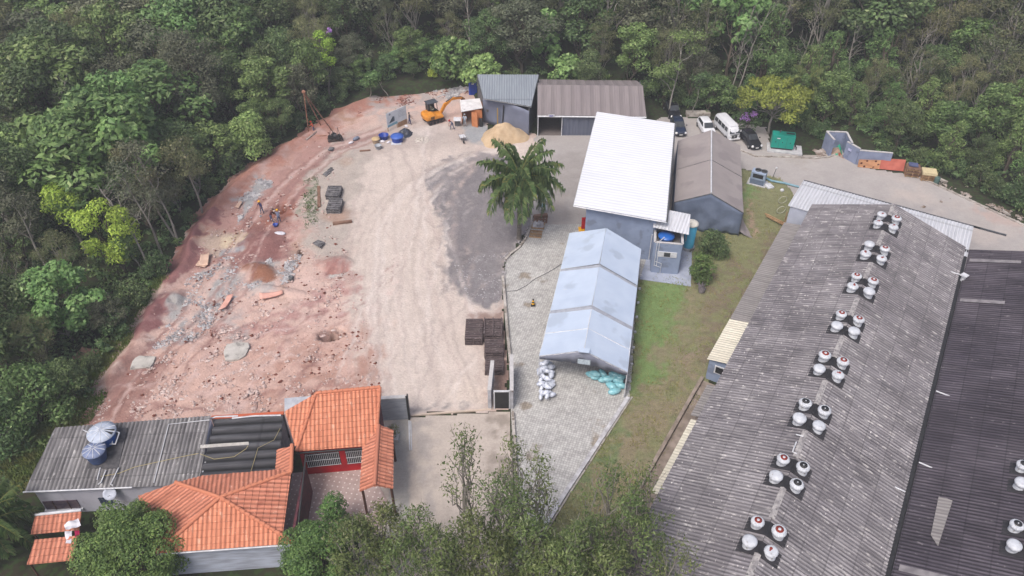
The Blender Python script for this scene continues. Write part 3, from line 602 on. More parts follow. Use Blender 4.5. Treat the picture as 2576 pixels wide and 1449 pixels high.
m_fc_black = roofmat('fibre_cement_black', C(96, 96, 100), C(70, 70, 74), C(130, 130, 132), lt=.7, row=4, rib=.85, rib_shade=.72)
m_zinc = roofmat('zinc_sheet', C(218, 220, 226), C(204, 206, 212), C(220, 222, 226), lt=.7, row=6, rough=.5, sk=.9, rib=.34, rib_shade=.1)
m_zincg = roofmat('grey_zinc_sheet', C(160, 168, 176), C(146, 154, 164), C(180, 186, 192), lt=.7, row=6, rough=.5, sk=.9, rib=.32, rib_shade=.22)
m_whiteroof = roofmat('white_roof_sheet', C(236, 238, 243), C(226, 229, 236), C(238, 240, 243), lt=.8, row=12, rough=.5, sk=.95, rib=.5, rib_shade=.05)
m_cream = roofmat('cream_sheet', C(226, 222, 206), C(206, 200, 184), C(234, 230, 220), lt=.7, row=6, sk=.92, rib=.3, rib_shade=.2)
m_tile = roofmat('clay_tile', C(228, 152, 120), C(216, 138, 108), C(232, 178, 152), lt=.6, row=.45, streak=1, sk=.8, rib=.31, rib_shade=.38)
m_tile_old = roofmat('clay_tile_stained', C(218, 146, 120), C(198, 126, 102), C(220, 164, 142), lt=.6, row=.45, streak=1, moss=C(166, 100, 82), sk=.8, rib=.31, rib_shade=.38)
m_pvc = mat('pvc_membrane_blue', C(200, 214, 233), C(190, 205, 226), scale=.6, rough=.55, bump=.12, bscale=1.2, c3=C(180, 193, 211), s3=.35, t3=.6)
m_pvcg = mat('pvc_membrane_grey', C(138, 142, 156), C(124, 128, 144), scale=1.0, rough=.6, bump=.3, bscale=1.4)
m_tarp = mat('brown_canvas', C(164, 156, 154), C(154, 146, 145), scale=.5, rough=.85, bump=.15, bscale=1, c3=C(148, 140, 140), s3=.3, t3=.55)
m_tarpfront = mat('blue_grey_canvas', C(116, 128, 150), C(98, 110, 132), scale=.8, rough=.8, bump=.7, bscale=1.6)
dS = Vector((.5076, .8617, 0)); dN = Vector((.8617, -.5076, 0))
def W(s, n, z): p = dS * s + dN * n; return Vector((p.x, p.y, z))

# ---- big warehouse
wh = thing('warehouse', W(43, -.4, 0), 'long warehouse under a weathered grey corrugated double-pitched roof with a spine of vents', 'warehouse')
RZ, EZ = 6.5, 4.0
S0, S1 = 8, 75.2
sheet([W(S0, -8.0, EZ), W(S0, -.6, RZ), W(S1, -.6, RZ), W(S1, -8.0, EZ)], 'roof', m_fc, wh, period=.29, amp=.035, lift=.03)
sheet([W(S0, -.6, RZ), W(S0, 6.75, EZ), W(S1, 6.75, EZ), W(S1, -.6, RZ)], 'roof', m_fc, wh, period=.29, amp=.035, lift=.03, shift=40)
b = MB()
b.wall(W(S0 + .3, -7.7, 0), W(S1 - .3, -7.7, 0), 0, EZ, .2); b.wall(W(S1 - .5, -7.6, 0), W(S1 - .5, 6.4, 0), 0, EZ, .2)
b.add([W(S1 - .4, -7.7, EZ), W(S1 - .4, -.6, RZ - .1), W(S1 - .4, 6.5, EZ)], [(0, 1, 2)]); b.wall(W(S0 + .3, -7.6, 0), W(S0 + .3, 6.4, 0), 0, EZ, .2)
b.build('wall', m_wallgrey, wh)
for k in range(9):                               # ridge capping between the vent clusters
    b = MB()
    sa = 76 - 5.65 * k - 3.35 if k else 75.4; sb = sa - 3.2 if k else 73.1
    sa = 69.9 - 5.6 * (k - 1) if k else 75.2; sb = sa - 2.7 if k else 72.9
    for sg in (-1, 1):
        P = [W(sa, -.6, RZ + .12), W(sa, -.6 + sg * .2, RZ + .02), W(sb, -.6 + sg * .2, RZ + .02), W(sb, -.6, RZ + .12)]
        b.add(P, [(0, 1, 2, 3)] if sg < 0 else [(3, 2, 1, 0)])
    b.build('ridge_cap', mat('ridge_cement', C(190, 186, 184), C(140, 136, 138), scale=3, rough=.9, c3=C(110, 106, 108), s3=5, t3=.6), wh)
b = MB(); b.box(W(41.6, 6.92, 3.82), (.34, 67, .12), rz=-math.atan2(dS.x, dS.y)); b.build('gutter', m_black, wh)
wh2 = thing('warehouse', W(43, 13.5, 0), 'dark neighbouring warehouse with blackened purple-grey corrugated roof at the right edge', 'warehouse')
sheet([W(S0, 7.1, EZ), W(S0, 13.6, 6.2), W(75, 13.6, 6.2), W(75, 7.1, EZ)], 'roof', m_fc_dark, wh2, period=.29, amp=.035, lift=.03, shift=90)
sheet([W(S0, 13.6, 6.2), W(S0, 20.2, EZ), W(75, 20.2, EZ), W(75, 13.6, 6.2)], 'roof', m_fc_dark, wh2, period=.29, amp=.035, lift=.03, shift=140)
b = MB(); b.wall(W(S0 + .3, 7.5, 0), W(74.6, 7.5, 0), 0, EZ - .1, .2); b.wall(W(74.5, 7.6, 0), W(74.5, 20, 0), 0, EZ, .2); b.wall(W(S0 + .3, 20, 0), W(74.6, 20, 0), 0, EZ - .1, .2)
b.add([W(74.5, 7.5, EZ), W(74.5, 13.6, 6.1), W(74.5, 20, EZ)], [(0, 1, 2)]); b.build('wall', m_wallgrey, wh2)
for s_, n0, n1 in ((73.2, 7.3, 11.2), (66.5, 7.3, 10.5), (36.2, 7.4, 12.6), (30.2, 7.4, 12.6)):
    f = lambda n: EZ + (n - 7.1) * 2.2 / 6.5 + .09
    P = [W(s_, n0, f(n0)), W(s_, n1, f(n1)), W(s_ - .5, n1, f(n1)), W(s_ - .5, n0, f(n0))]; b = MB(); b.add(P, [(3, 2, 1, 0)]); b.build('repair_strip', mat('repair_sheet', C(150, 146, 148), C(120, 116, 120), scale=2, rough=.8), wh2)
tag(solo(sheet([W(42.5, 8.7, 4.62), W(42.3, 9.5, 4.9), W(38.2, 9.2, 4.8), W(39, 8.7, 4.62)], 'loose_sheet', m_fc_low, period=.29, amp=.02, lift=.12), 'loose grey broken roofing sheet lying on the dark warehouse roof', 'roof sheet'))
# annexes along the warehouse
an = thing('metal_annex', W(77, -1.5, 0), 'annex with pale ribbed metal lean-to roof at the far end of the big warehouse', 'annex')
sheet([W(73.7, -10.1, 3.95), W(73.7, 7.1, 3.95), W(80.3, 7.1, 3.45), W(80.3, -10.1, 3.45)], 'roof', m_zinc, an, kind='trap', period=.34, amp=.05, seg=8)
b = MB(); b.wall(W(73.9, -9.8, 0), W(73.9, -7.9, 0), 0, 3.85, .15); b.wall(W(74, -9.8, 0), W(80, -9.8, 0), 0, 3.75, .15, z1b=3.4); b.wall(W(79.9, -9.7, 0), W(79.9, 6.9, 0), 0, 3.35, .15); b.wall(W(79.8, 6.9, 0), W(75.4, 6.9, 0), 0, 3.35, .15, z1b=3.7)
b.build('wall', mat('pale_blue_wall', C(196, 202, 218), C(180, 186, 204), scale=1, rough=.9), an)
b = MB(); b.box(W(80.42, -1.2, 3.4), (17.8, .16, .16), rz=math.atan2(dN.y, dN.x)); b.box(W(80.42, 8.6, 3.4), (3, .16, .16), rz=math.atan2(dN.y, dN.x)); b.build('gutter', m_gsteel, an)
lo = thing('side_shed', W(64, -9, 0), 'low lean-to with flat dark grey corrugated roof along the warehouse flank beside the grass', 'shed')
sheet([W(55.4, -9.9, 2.45), W(55.4, -7.85, 2.75), W(72.9, -7.85, 2.75), W(72.9, -9.9, 2.45)], 'roof', m_fc_low, lo, period=.29, amp=.03)
b = MB(); b.wall(W(55.6, -9.7, 0), W(72.7, -9.7, 0), 0, 2.38, .15); b.build('wall', m_wallgrey, lo)
cr = thing('cream_roofed_room', W(52, -9, 0), 'small blue-walled room under a cream ribbed roof on the warehouse flank', 'outbuilding')
sheet([W(49.4, -9.9, 2.45), W(49.4, -7.85, 2.85), W(55.3, -7.85, 2.85), W(55.3, -9.9, 2.45)], 'roof', m_cream, cr, kind='trap', period=.3, amp=.04, seg=8, lift=.05)
b = MB(); b.wall(W(49.75, -9.7, 0), W(49.75, -7.9, 0), 0, 2.42, .15); b.wall(W(49.8, -9.7, 0), W(55.2, -9.7, 0), 0, 2.4, .15); b.build('wall', m_wallblue, cr)
b = MB(); b.box(W(49.66, -8.7, 1.5), (.95, .08, .9), rz=math.atan2(dN.y, dN.x)); w_ = b.build('window', m_steel, cr); b = MB(); b.box(W(49.63, -8.7, 1.5), (.72, .08, .66), rz=math.atan2(dN.y, dN.x)); b.build('pane', m_dark, w_)
kz = mat('drain_concrete', C(168, 154, 144), C(130, 118, 108), scale=1.4, rough=.95, bump=.3)
b = MB(); b.wall(W(49.3, -9.95, 0), W(20, -10.15, 0), -.05, .45, .28); solo(b.build('retaining_wall', kz), 'low mossy retaining wall along the foot of the grass slope', 'retaining wall')
b = MB(); b.slab([W(49.3, -9.8, .03), W(20, -10, .03), W(20, -7.9, .03), W(49.3, -7.9, .03)][::-1], .1); solo(b.build('drain_floor', kz), 'concrete drain floor between the retaining wall and warehouse', 'drain', kind=None)
tag(solo(sheet([W(47.2, -9.0, 1.9), W(47.2, -7.9, 2.2), W(43.3, -7.9, 2.2), W(43.3, -9.0, 1.9)], 'awning_sheet', m_fc_low, period=.29, amp=.03), 'short grey corrugated awning below the blue room on the warehouse wall', 'awning'))
tag(solo(sheet([W(42.6, -8.75, 2.3), W(42.6, -7.95, 2.5), W(34.6, -7.95, 2.5), W(34.6, -8.75, 2.3)], 'awning_sheet', m_cream, period=.29, amp=.03, kind='trap', seg=8), 'long narrow white awning strip along the warehouse wall', 'awning'))

# ---- roof ventilators in clusters of four
m_vent = mat('vent_white', C(216, 220, 226), C(190, 194, 202), scale=3, rough=.45, c3=C(160, 156, 152), s3=6, t3=.62)
m_rust = mat('rust_red', C(150, 60, 48), C(120, 44, 36), scale=6, rough=.8)
m_plate = mat('bitumen_plate', (.018, .018, .022, 1), (.035, .033, .038, 1), scale=2, rough=.9)
def vent_proto(style):
    t = thing('roof_ventilator', (0, 0, 0), 'x', 'roof ventilator', 'white dome ventilators on the warehouse roofs')
    b = MB(); b.lathe((0, 0, 0), [(.36, -.25), (.36, .12), (.33, .2), (.33, .3)], 28); b.build('neck', m_vent, t)
    b = MB()
    if style == 'plain': b.lathe((0, 0, 0), [(.33, .28), (.42, .31), (.46, .40), (.455, .5), (.38, .59), (.25, .63), (0, .645)], 36)
    else: b.lathe((0, 0, 0), [(.33, .28), (.42, .31), (.46, .40), (.45, .5), (.36, .6), (.24, .63)], 40, ripple=.05, smooth=False)
    b.build('dome', m_vent, t)
    if style == 'red':
        b = MB(); b.lathe((0, 0, 0), [(.24, .62), (.25, .645), (.10, .655)], 24); b.build('cap_ring', m_rust, t)
        b = MB(); b.lathe((0, 0, 0), [(.1, .63), (.09, .69), (0, .70)], 16); b.build('hub', m_vent, t)
    if style == 'black':
        b = MB(); b.lathe((0, 0, 0), [(.25, .62), (.26, .65), (.05, .66)], 24); b.build('cap_ring', m_black, t)
        b = MB(); b.lathe((0, 0, 0), [(.045, .63), (.04, .7), (0, .71)], 12); b.build('hub', m_vent, t)
    if style == 'patch':
        b = MB(); b.lathe((.06, .08, 0), [(.11, .60), (.1, .662), (0, .67)], 12); b.lathe((-.1, .05, 0), [(.06, .60), (.05, .664), (0, .67)], 10); b.build('rust_patch', m_rust, t)
    return t
VP = {k: vent_proto(k) for k in ('plain', 'red', 'black', 'patch')}; usedv = set()
look = {'plain': 'plain white dome', 'red': 'dome with rusty ring', 'black': 'dome with black ring', 'patch': 'dome with rust patch'}
ordn = ['first', 'second', 'third', 'fourth', 'fifth', 'sixth', 'seventh', 'nearest']
# order: far left, far right, near left, near right
VS = [('patch', 'red', 'patch', 'patch'), ('plain', 'red', 'patch', 'patch'), ('red', 'red', 'patch', 'plain'), ('red', 'red', 'plain', 'plain'), ('red', 'red', 'plain', 'patch'), ('black', 'black', 'plain', 'plain'), ('red', 'black', 'plain', 'black'), ('red', 'red', 'plain', 'patch')]
SC = [71.45, 65.85, 60.5, 54.75, 49.15, 43.4, 37.6, 31.9]
corner = ['far left', 'far right', 'near left', 'near right']
rzw = -math.atan2(dS.x, dS.y)
def place_vent(style, s, n, z, tilt, label):
    if style not in usedv: o = VP[style]; usedv.add(style)
    else: o = copy_tree(VP[style])
    o.location = W(s, n, z); o.rotation_euler = (random.uniform(-.05, .05), random.uniform(-.05, .05), rzw + random.uniform(0, 6)); o.scale = [random.uniform(.94, 1.06)] * 3; o['label'] = label; return o
def plates(sc, nc, zr, ds, group, lab):
    for sgn, s in ((1, sc + .82), (-1, sc - .82)):
        b = MB()
        for sd in (-1, 1):
            n1 = nc + sd * 1.3; z1 = zr - 1.3 * .338 + .06
            P = [W(s - .56, nc, zr + .09), W(s - .56, n1, z1), W(s + .56, n1, z1), W(s + .56, nc, zr + .09)]
            if sd > 0: P = P[::-1]
            Q = [p - Vector((0, 0, .22)) for p in P]
            b.add(P + Q, [(3, 2, 1, 0), (0, 1, 5, 4), (1, 2, 6, 5), (2, 3, 7, 6)])
        o = b.build('vent_flashing', m_plate); solo(o, lab % ('far' if sgn > 0 else 'near'), 'roof flashing', group)
for i, s in enumerate(SC):
    nm = ordn[i] + (' cluster' if i < 7 else ' cluster')
    for q, (ds, dn) in enumerate(((.82, -.68), (.82, .68), (-.82, -.68), (-.82, .68))):
        place_vent(VS[i][q], s + ds, -.6 + dn, RZ - .68 * .338 + .1, 0, '%s, %s of the %s from the far end' % (look[VS[i][q]], corner[q], nm) if i < 7 else '%s, %s of the cluster nearest the camera' % (look[VS[i][q]], corner[q]))
    plates(s, -.6, RZ, 0, 'black flashings under the roof ventilators', 'black folded flashing, %%s half of the %s from the far end' % nm if i < 7 else 'black folded flashing, %s half of the cluster nearest the camera')
for i, s in enumerate([45.6, 40.2, 34.6]):
    nm = ['far', 'middle', 'near'][i]
    st = (('black', 'black', 'plain', 'black'), ('black', 'red', 'plain', 'black'), ('black', 'black', 'plain', 'plain'))[i]
    for q, (ds, dn) in enumerate(((.82, -.68), (.82, .68), (-.82, -.68), (-.82, .68))):
        place_vent(st[q], s + ds, 13.6 + dn, 6.2 - .68 * .338 + .1, 0, '%s, %s of the %s cluster on the dark roof' % (look[st[q]], corner[q], nm))
    plates(s, 13.6, 6.2, 0, 'black flashings under the roof ventilators', 'black folded flashing, %%s half of the %s dark-roof cluster' % nm)
# pvc pipes and outlets lying in the valley
b = MB(); b.tube([W(40.6, -.9, 6.5), W(39.6, -.9, 6.5), W(39.5, -.6, 6.6)], .05); b.tube([W(41.3, -1.1, 6.45), W(41.25, -.6, 6.6)], .05); solo(b.build('white_pipe', m_steel), 'short bent white pipe on the ridge between the sixth and seventh vent clusters', 'pipe')
for s_, n0, n1, lb in ((70.0, 5.9, 7.1, 'white pipe stub pointing across the valley gutter at its far end'), (53.3, 7.1, 8.2, 'white pipe stub over the dark roof half way along the gutter'), (45.3, 7.1, 8.2, 'white pipe stub over the dark roof near the loose sheet'), (42.2, 6.0, 6.7, 'short white pipe stub on the lighter side of the valley gutter')):
    b = MB(); b.tube([W(s_, n0, 4.25), W(s_ - .1, n1, 4.3)], .055); solo(b.build('white_pipe', m_steel), lb, 'pipe', 'white pipes at the valley gutter')
b = MB(); b.tube([W(69.7, 7.15, 3.9), W(69.7, 7.15, 4.45)], .2); b.box(W(69.7, 7.15, 4.5), (.55, .55, .12), rz=.6); solo(b.build('outlet_cap', m_steel), 'bright white square outlet cap at the far end of the valley gutter', 'outlet cap')

# ---- tall building with the white roof
tb = thing('office_building', (11, 75, 0), 'tall grey-blue building under a large plain white ribbed roof', 'building')
A_, B_, C_ = at(1443, 516, 6.0), at(1502, 281, 6.0), at(1677, 557, 5.45)
D_ = onplane(1697, 310, A_, B_, C_)
sheet([A_, B_, D_, C_], 'roof', m_whiteroof, tb, kind='trap', period=.5, amp=.014, seg=10, udir=(B_ - A_))
ax = (C_ - A_).normalized(); ay = (B_ - A_).normalized()
def T(u, v, z): p = A_ + ax * u + ay * v; return Vector((p.x, p.y, z))
Lx, Ly = (C_ - A_).length, (B_ - A_).length
b = MB(); 
for (p, q, z1, z2) in ((T(1.35, .7, 0), T(Lx - 1.05, .7, 0), 5.85, 5.5), (T(1.35, Ly - .7, 0), T(Lx - 1.05, Ly - .7, 0), 5.85, 5.5), (T(1.35, .6, 0), T(1.35, Ly - .6, 0), 5.85, 5.85), (T(Lx - 1.05, .6, 0), T(Lx - 1.05, Ly - .6, 0), 5.5, 5.5)): b.wall(p, q, 0, z1, .2, z1b=z2)
b.build('wall', m_wallblue, tb)
b = MB()
for p, q in ((A_, C_), (B_, D_), (A_, B_), (C_, D_)):
    d = (q - p).normalized(); b.tube([p - Vector((0, 0, .12)), q - Vector((0, 0, .12))], .07, n=4, smooth=False)
b.build('fascia', m_steel, tb)
b = MB(); p = T(Lx - 1.2, .55, 0); b.tube([(p.x, p.y, 3.3), (p.x, p.y, .15)], .05); b.build('downpipe', m_steel, tb)
b = MB(); b.tube([T(Lx + .02, 0, 5.42), T(Lx + .02, Ly, 5.42)], .1, n=6); b.build('gutter', m_gsteel, tb)
# ---- water tank block beside it
wt = thing('tank_block', (17.0, 64, 0), 'small grey-blue block with open rooftop tank well and sloping apron', 'outbuilding')
f0 = at(1637, 684); f1 = at(1704, 690); fd = (f1 - f0).normalized(); fn = Vector((-fd.y, fd.x, 0)); wl = (f1 - f0).length
bl = f0 + fn * 3.0; br = f1 + fn * 3.0; HB = 3.75
b = MB(); b.wall(f0, f1, 0, HB, .18); b.wall(f1 + fn * .1, br, 0, HB, .18); b.wall(br - fd * .1, bl + fd * .1, 0, HB, .18); b.wall(bl, f0 + fn * .1, 0, HB, .18); b.build('wall', m_wallblue, wt)
b = MB(); q = [f0 + fd * .1 + fn * .1, f1 - fd * .1 + fn * .1, br - fd * .1 - fn * .1, bl + fd * .1 - fn * .1]; b.slab([(p.x, p.y, 3.0) for p in q], .15); b.build('roof_slab', mat('damp_slab', C(136, 132, 132), C(100, 96, 98), scale=1.5, rough=.9), wt)
b = MB()
for a_, c_ in ((f0, f1), (f1, br), (br, bl), (bl, f0)): b.wall(a_, c_, HB + .004, HB + .06, .24)
b.build('coping', mat('coping_white', C(206, 204, 204), rough=.8), wt)
cw = f0 + fd * (wl * .5) - fn * .1
rzf = math.atan2(fd.y, fd.x)
b = MB(); b.box((cw.x, cw.y, 2.45), (1.9, .12, .62), rz=rzf); w_ = b.build('window', m_steel, wt); 
b = MB()
for k in range(5): b.box((cw.x - fn.x * .06, cw.y - fn.y * .06, 2.25 + k * .1), (.6, .04, .07), rz=rzf, tilt=(.5, 0))
b.box((cw.x - fn.x * .05, cw.y - fn.y * .05, 2.45), (.62, .05, .5), rz=rzf); b.build('louvre', m_glass, w_)
b = MB()
for off in (.22, .45): 
    p = f0 + fd * off - fn * .14; b.tube([(p.x, p.y, HB), (p.x, p.y, .9)], .035)
p0 = f0 + fd * .22 - fn * .14; p1 = f0 + fd * .45 - fn * .14; p2 = f0 + fd * .9 - fn * .3
for z in (1.0, 1.5): b.tube([(p0.x, p0.y, z), (p2.x, p2.y, z - .1), (p2.x, p2.y, .2)], .03)
b.tube([(p0.x, p0.y, HB), (p0.x + fn.x * .9 + .7 * fd.x, p0.y + fn.y * .9 + .7 * fd.y, 3.9)], .035); b.build('pipework', m_steel, wt)
b = MB(); b.slab([at(1609, 702, .05), at(1738, 720, .05), at(1741, 622, .05), at(1640, 610, .05)][::1], .2); o = b.build('apron', mat('apron_blue', C(178, 186, 204), C(160, 168, 188), scale=1, rough=.9), wt)
cn = thing('tank_canopy', (at(1690, 560, 4.3)), 'small white ribbed canopy on posts over the blue water tank', 'canopy')
ca, cb, cc_ = at(1679, 527, 4.9), at(1737, 539, 4.9), at(1733, 591, 4.55); cd_ = onplane(1643, 572, ca, cb, cc_)
cL = [onplane(1648, 522, ca, cb, cc_), cb, cc_, cd_]
sheet(cL, 'roof', m_zinc, cn, kind='trap', period=.3, amp=.04, seg=8, thick=.0)
b = MB()
for p in (cL[1], cL[2], cL[3]): q = p + (ca - p) * .08; b.tube([(q.x, q.y, 3.6), (q.x, q.y, p.z)], .04)
b.build('post', m_gsteel, cn)
m_tankb = mat('tank_blue', C(36, 104, 190), C(28, 88, 170), scale=1, rough=.35, spec=.5)
m_tankc = mat('tank_cyan', C(84, 178, 214), C(70, 160, 200), scale=1, rough=.35, spec=.5)
c = f0 + fd * (wl * .42) + fn * 1.35
t = thing('water_tank', (c.x, c.y, 3.0), 'round blue water tank with lid in the rooftop well under the canopy', 'water tank')
b = MB(); b.lathe((c.x, c.y, 3.0), [(.62, 0), (.72, .3), (.76, .62), (.80, .66)], 32, ripple=.015); b.build('tank_body', m_tankb, t)
b = MB(); b.lathe((c.x, c.y, 3.0), [(.82, .66), (.8, .72), (.45, .86), (.2, .9), (0, .9)], 32); b.build('lid', m_tankb, t)
b = MB()
for k in range(6): b.box((c.x - .25 + k * .09, c.y - .765, 3.42), (.05, .03, .1))
b.build('lettering', m_steel, t)
c = at(1732, 640, 0) + Vector((.1, 1.1, 0))
t = thing('water_tank', (c.x, c.y, 0), 'tall cyan water tank with white domed lid behind the blue-grey block', 'water tank')
b = MB(); b.lathe((c.x, c.y, 0), [(.56, .3), (.58, .9), (.55, .93), (.60, 1.7), (.57, 1.74), (.62, 2.6), (.59, 2.64), (.64, 3.1)], 32); b.build('tank_body', m_tankc, t)
b = MB(); b.lathe((c.x, c.y, 0), [(.68, 3.1), (.7, 3.2), (.55, 3.33), (.3, 3.42), (0, 3.45)], 32); b.build('lid', mat('tank_lid_white', C(230, 226, 214), C(210, 206, 196), scale=2, rough=.5), t)
b = MB(); b.lathe((c.x, c.y, 0), [(.7, 0), (.7, .3)], 24); b.build('plinth', m_wallgrey, t)

# ---- pale blue three-bay marquee
mq = thing('marquee', at(1500, 780), 'long pale blue three-bay frame tent over stored bags, grey gable to the viewer', 'tent')
eL0, eR0, eL1, eR1 = at(1357, 896, 3), at(1578, 937, 3), at(1433, 590, 3), at(1612, 630, 3)
r0 = (eL0 + eR0) / 2 + Vector((0, 0, 1.5)); r1 = (eL1 + eR1) / 2 + Vector((0, 0, 1.6))
def lerp(a, b, t): return a + (b - a) * t
cuts = [(0, .305), (.325, .645), (.665, 1)]
for i, (t0, t1) in enumerate(cuts):
    for (e0, e1) in ((eL0, eL1), (eR0, eR1)):
        P = [lerp(e0, e1, t0), lerp(r0, r1, t0), lerp(r0, r1, t1), lerp(e0, e1, t1)]
        dz_ = Vector((0, 0, .05 * i))
        sheet([p + dz_ for p in P], 'roof_panel', m_pvc, mq, kind='cloth', period=.5, amp=.04, seg=1, sag=.10, lift=.08)
for t_ in (.315, .655):
    b = MB()
    for e0, e1 in ((eL0, eL1), (eR0, eR1)):
        a = lerp(e0, e1, t_ - .012); a2 = lerp(e0, e1, t_ + .012); c = lerp(r0, r1, t_ - .012); c2 = lerp(r0, r1, t_ + .012)
        P = [a, c, c2, a2]; P = [p + Vector((0, 0, .10)) for p in P]
        if (P[1] - P[0]).cross(P[2] - P[1]).z < 0: P = P[::-1]
        b.slab(P, .06)
    b.build('bay_gutter', mat('tent_gutter', C(178, 182, 192), C(160, 164, 174), rough=.7), mq)
b = MB()
for t_ in (0, .16, .315, .49, .655, .83, 1):
    for e0, e1 in ((eL0, eL1), (eR0, eR1)):
        p = lerp(e0, e1, t_); b.tube([(p.x, p.y, 0), (p.x, p.y, 3)], .05, n=6); b.tube([p, lerp(r0, r1, t_)], .045, n=6)
for e0, e1 in ((eL0, eL1), (eR0, eR1), (r0, r1)): b.tube([e0, e1], .05, n=6)
b.build('frame', m_steel, mq)
b = MB(); n_ = 20; up = []; dn = []
for k in range(n_ + 1):
    q = k / n_; e = lerp(eL0, eR0, q); zr = 3 + 1.5 * (1 - abs(2 * q - 1)); e = e + Vector((0, -.04 + .05 * math.sin(k * 2.1), 0))
    up.append((e.x, e.y, zr + .05)); dn.append((e.x + .05 * math.sin(k * 3), e.y - .06 * math.cos(k * 1.7), 2.75 - .35 * math.sin(q * 3.1) ** 2 * 0 - .1 * abs(math.sin(k * .9)) + (.45 * (1 - abs(2 * q - 1)))))
b.add(up + dn, [(k, k + n_ + 1, k + n_ + 2, k + 1) for k in range(n_)], 0, True); o = b.build('gable_cloth', m_pvcg, mq); sd = o.modifiers.new('t', 'SOLIDIFY'); sd.thickness = .01
gp = lerp(eL0, eR0, .5)
b = MB(); b.box((gp.x + .05, gp.y - .18, 3.45), (1.05, .03, .5), rz=-.18, tilt=(-.05, 0)); b.build('clear_patch', mat('clear_patch', C(200, 214, 222), C(170, 184, 196), scale=6, rough=.3), mq)
b = MB(); b.box((gp.x + .0, gp.y - .02, 4.62), (.9, .5, .06), rz=-.18); b.build('ridge_flap', m_pvc, mq)
b = MB(); n_ = 30; V1 = []; V2 = []
for k in range(n_ + 1):
    p = lerp(eR0, eR1, k / n_); w_ = .06 * math.sin(k * 2.3); V1.append((p.x + .06, p.y, 2.98)); V2.append((p.x + .1 + w_, p.y, .05))
b.add(V1 + V2, [(k, k + n_ + 1, k + n_ + 2, k + 1) for k in range(n_)], 0, True); o = b.build('side_cloth', m_pvcg, mq); sd = o.modifiers.new('t', 'SOLIDIFY'); sd.thickness = .01
b = MB()
for k in range(9): 
    p = lerp(eR0, eR1, k / 8 - .02); b.box((p.x + .35, p.y, .1), (.22, .16, .2), rz=.3)
b.build('anchor_block', m_steel, mq)

# ---- brown canvas tent
bt = thing('canvas_tent', at(1780, 520), 'taupe canvas gable tent with blue-grey front and white ridge seam', 'tent')
bL0, bR0, bL1, bR1 = at(1696, 509, 3), at(1870, 536, 3), at(1706, 355, 3), at(1862, 367, 3)
q0 = (bL0 + bR0) / 2 + Vector((0, 0, 1.75)); q1 = (bL1 + bR1) / 2 + Vector((0, 0, 1.75))
for i, (e0, e1) in enumerate(((bL0, bL1), (bR0, bR1))):
    for t0, t1 in ((0, .497), (.503, 1)): sheet([lerp(e0, e1, t0), lerp(q0, q1, t0), lerp(q0, q1, t1), lerp(e0, e1, t1)], 'roof_panel', m_tarp, bt, kind='cloth', period=.5, amp=.035, seg=1, sag=.08, lift=.06)
b = MB(); b.tube([q0 + Vector((0, 0, .1)), q1 + Vector((0, 0, .1))], .09, n=6); b.build('ridge_seam', m_steel, bt)
def cloth_wall(b, a, c, zt0, zt1, zb, n_=16, wav=.07, mi=0, rows=5, seed=0, apex=None):
    V = []; d = (c - a); d.z = 0; d.normalize(); nn = Vector((-d.y, d.x, 0))
    for j in range(rows + 1):
        for k in range(n_ + 1):
            q = k / n_; p = lerp(a, c, q); zt = zt0 + (zt1 - zt0) * q
            if apex: zt += apex * (1 - abs(2 * q - 1))
            z = zt + (zb - zt) * j / rows; w_ = wav * (j / rows) * 2 * mnoise.noise(Vector((p.x * 1.2, p.y * 1.2, z * .8 + seed))); V.append((p.x + nn.x * w_, p.y + nn.y * w_, z))
    b.add(V, [(j * (n_ + 1) + k, (j + 1) * (n_ + 1) + k, (j + 1) * (n_ + 1) + k + 1, j * (n_ + 1) + k + 1) for j in range(rows) for k in range(n_)], mi, True)
b = MB(); cloth_wall(b, bL0, bR0, 3, 3, 0, wav=.3, n_=26, apex=1.7, rows=9); cloth_wall(b, bR0, bR1, 3, 3, 0, n_=30, wav=.15); cloth_wall(b, bL0, bL1, 3, 3, 0, n_=30); cloth_wall(b, bL1, bR1, 3, 3, 0, apex=1.7)
o = b.build('wall_cloth', m_tarpfront, bt); sd = o.modifiers.new('t', 'SOLIDIFY'); sd.thickness = .015
b = MB()
for t_ in (0, .5, 1):
    for e0, e1 in ((bL0, bL1), (bR0, bR1)): p = lerp(e0, e1, t_); b.tube([(p.x, p.y, 0), (p.x, p.y, 3), lerp(q0, q1, t_)], .05, n=6)
b.build('frame', m_gsteel, bt)
b = MB(); P = [at(1872, 560), at(1893, 600), at(1856, 592), at(1862, 545)]
n_ = 10; V = []
for j in range(n_ + 1):
    for k in range(n_ + 1):
        u, v = j / n_, k / n_; p = lerp(lerp(P[0], P[1], u), lerp(P[3], P[2], u), v); V.append((p.x, p.y, .04 + 1.3 * v * v * (1 - .5 * u) + .12 * mnoise.noise(Vector((p.x * 2, p.y * 2, 2)))))
b.add(V, [(j * (n_ + 1) + k, j * (n_ + 1) + k + 1, (j + 1) * (n_ + 1) + k + 1, (j + 1) * (n_ + 1) + k) for j in range(n_) for k in range(n_)], 0, True)
solo(b.build('spare_canvas', m_tarp), 'crumpled beige canvas hanging off the right corner of the taupe tent', 'tarpaulin')

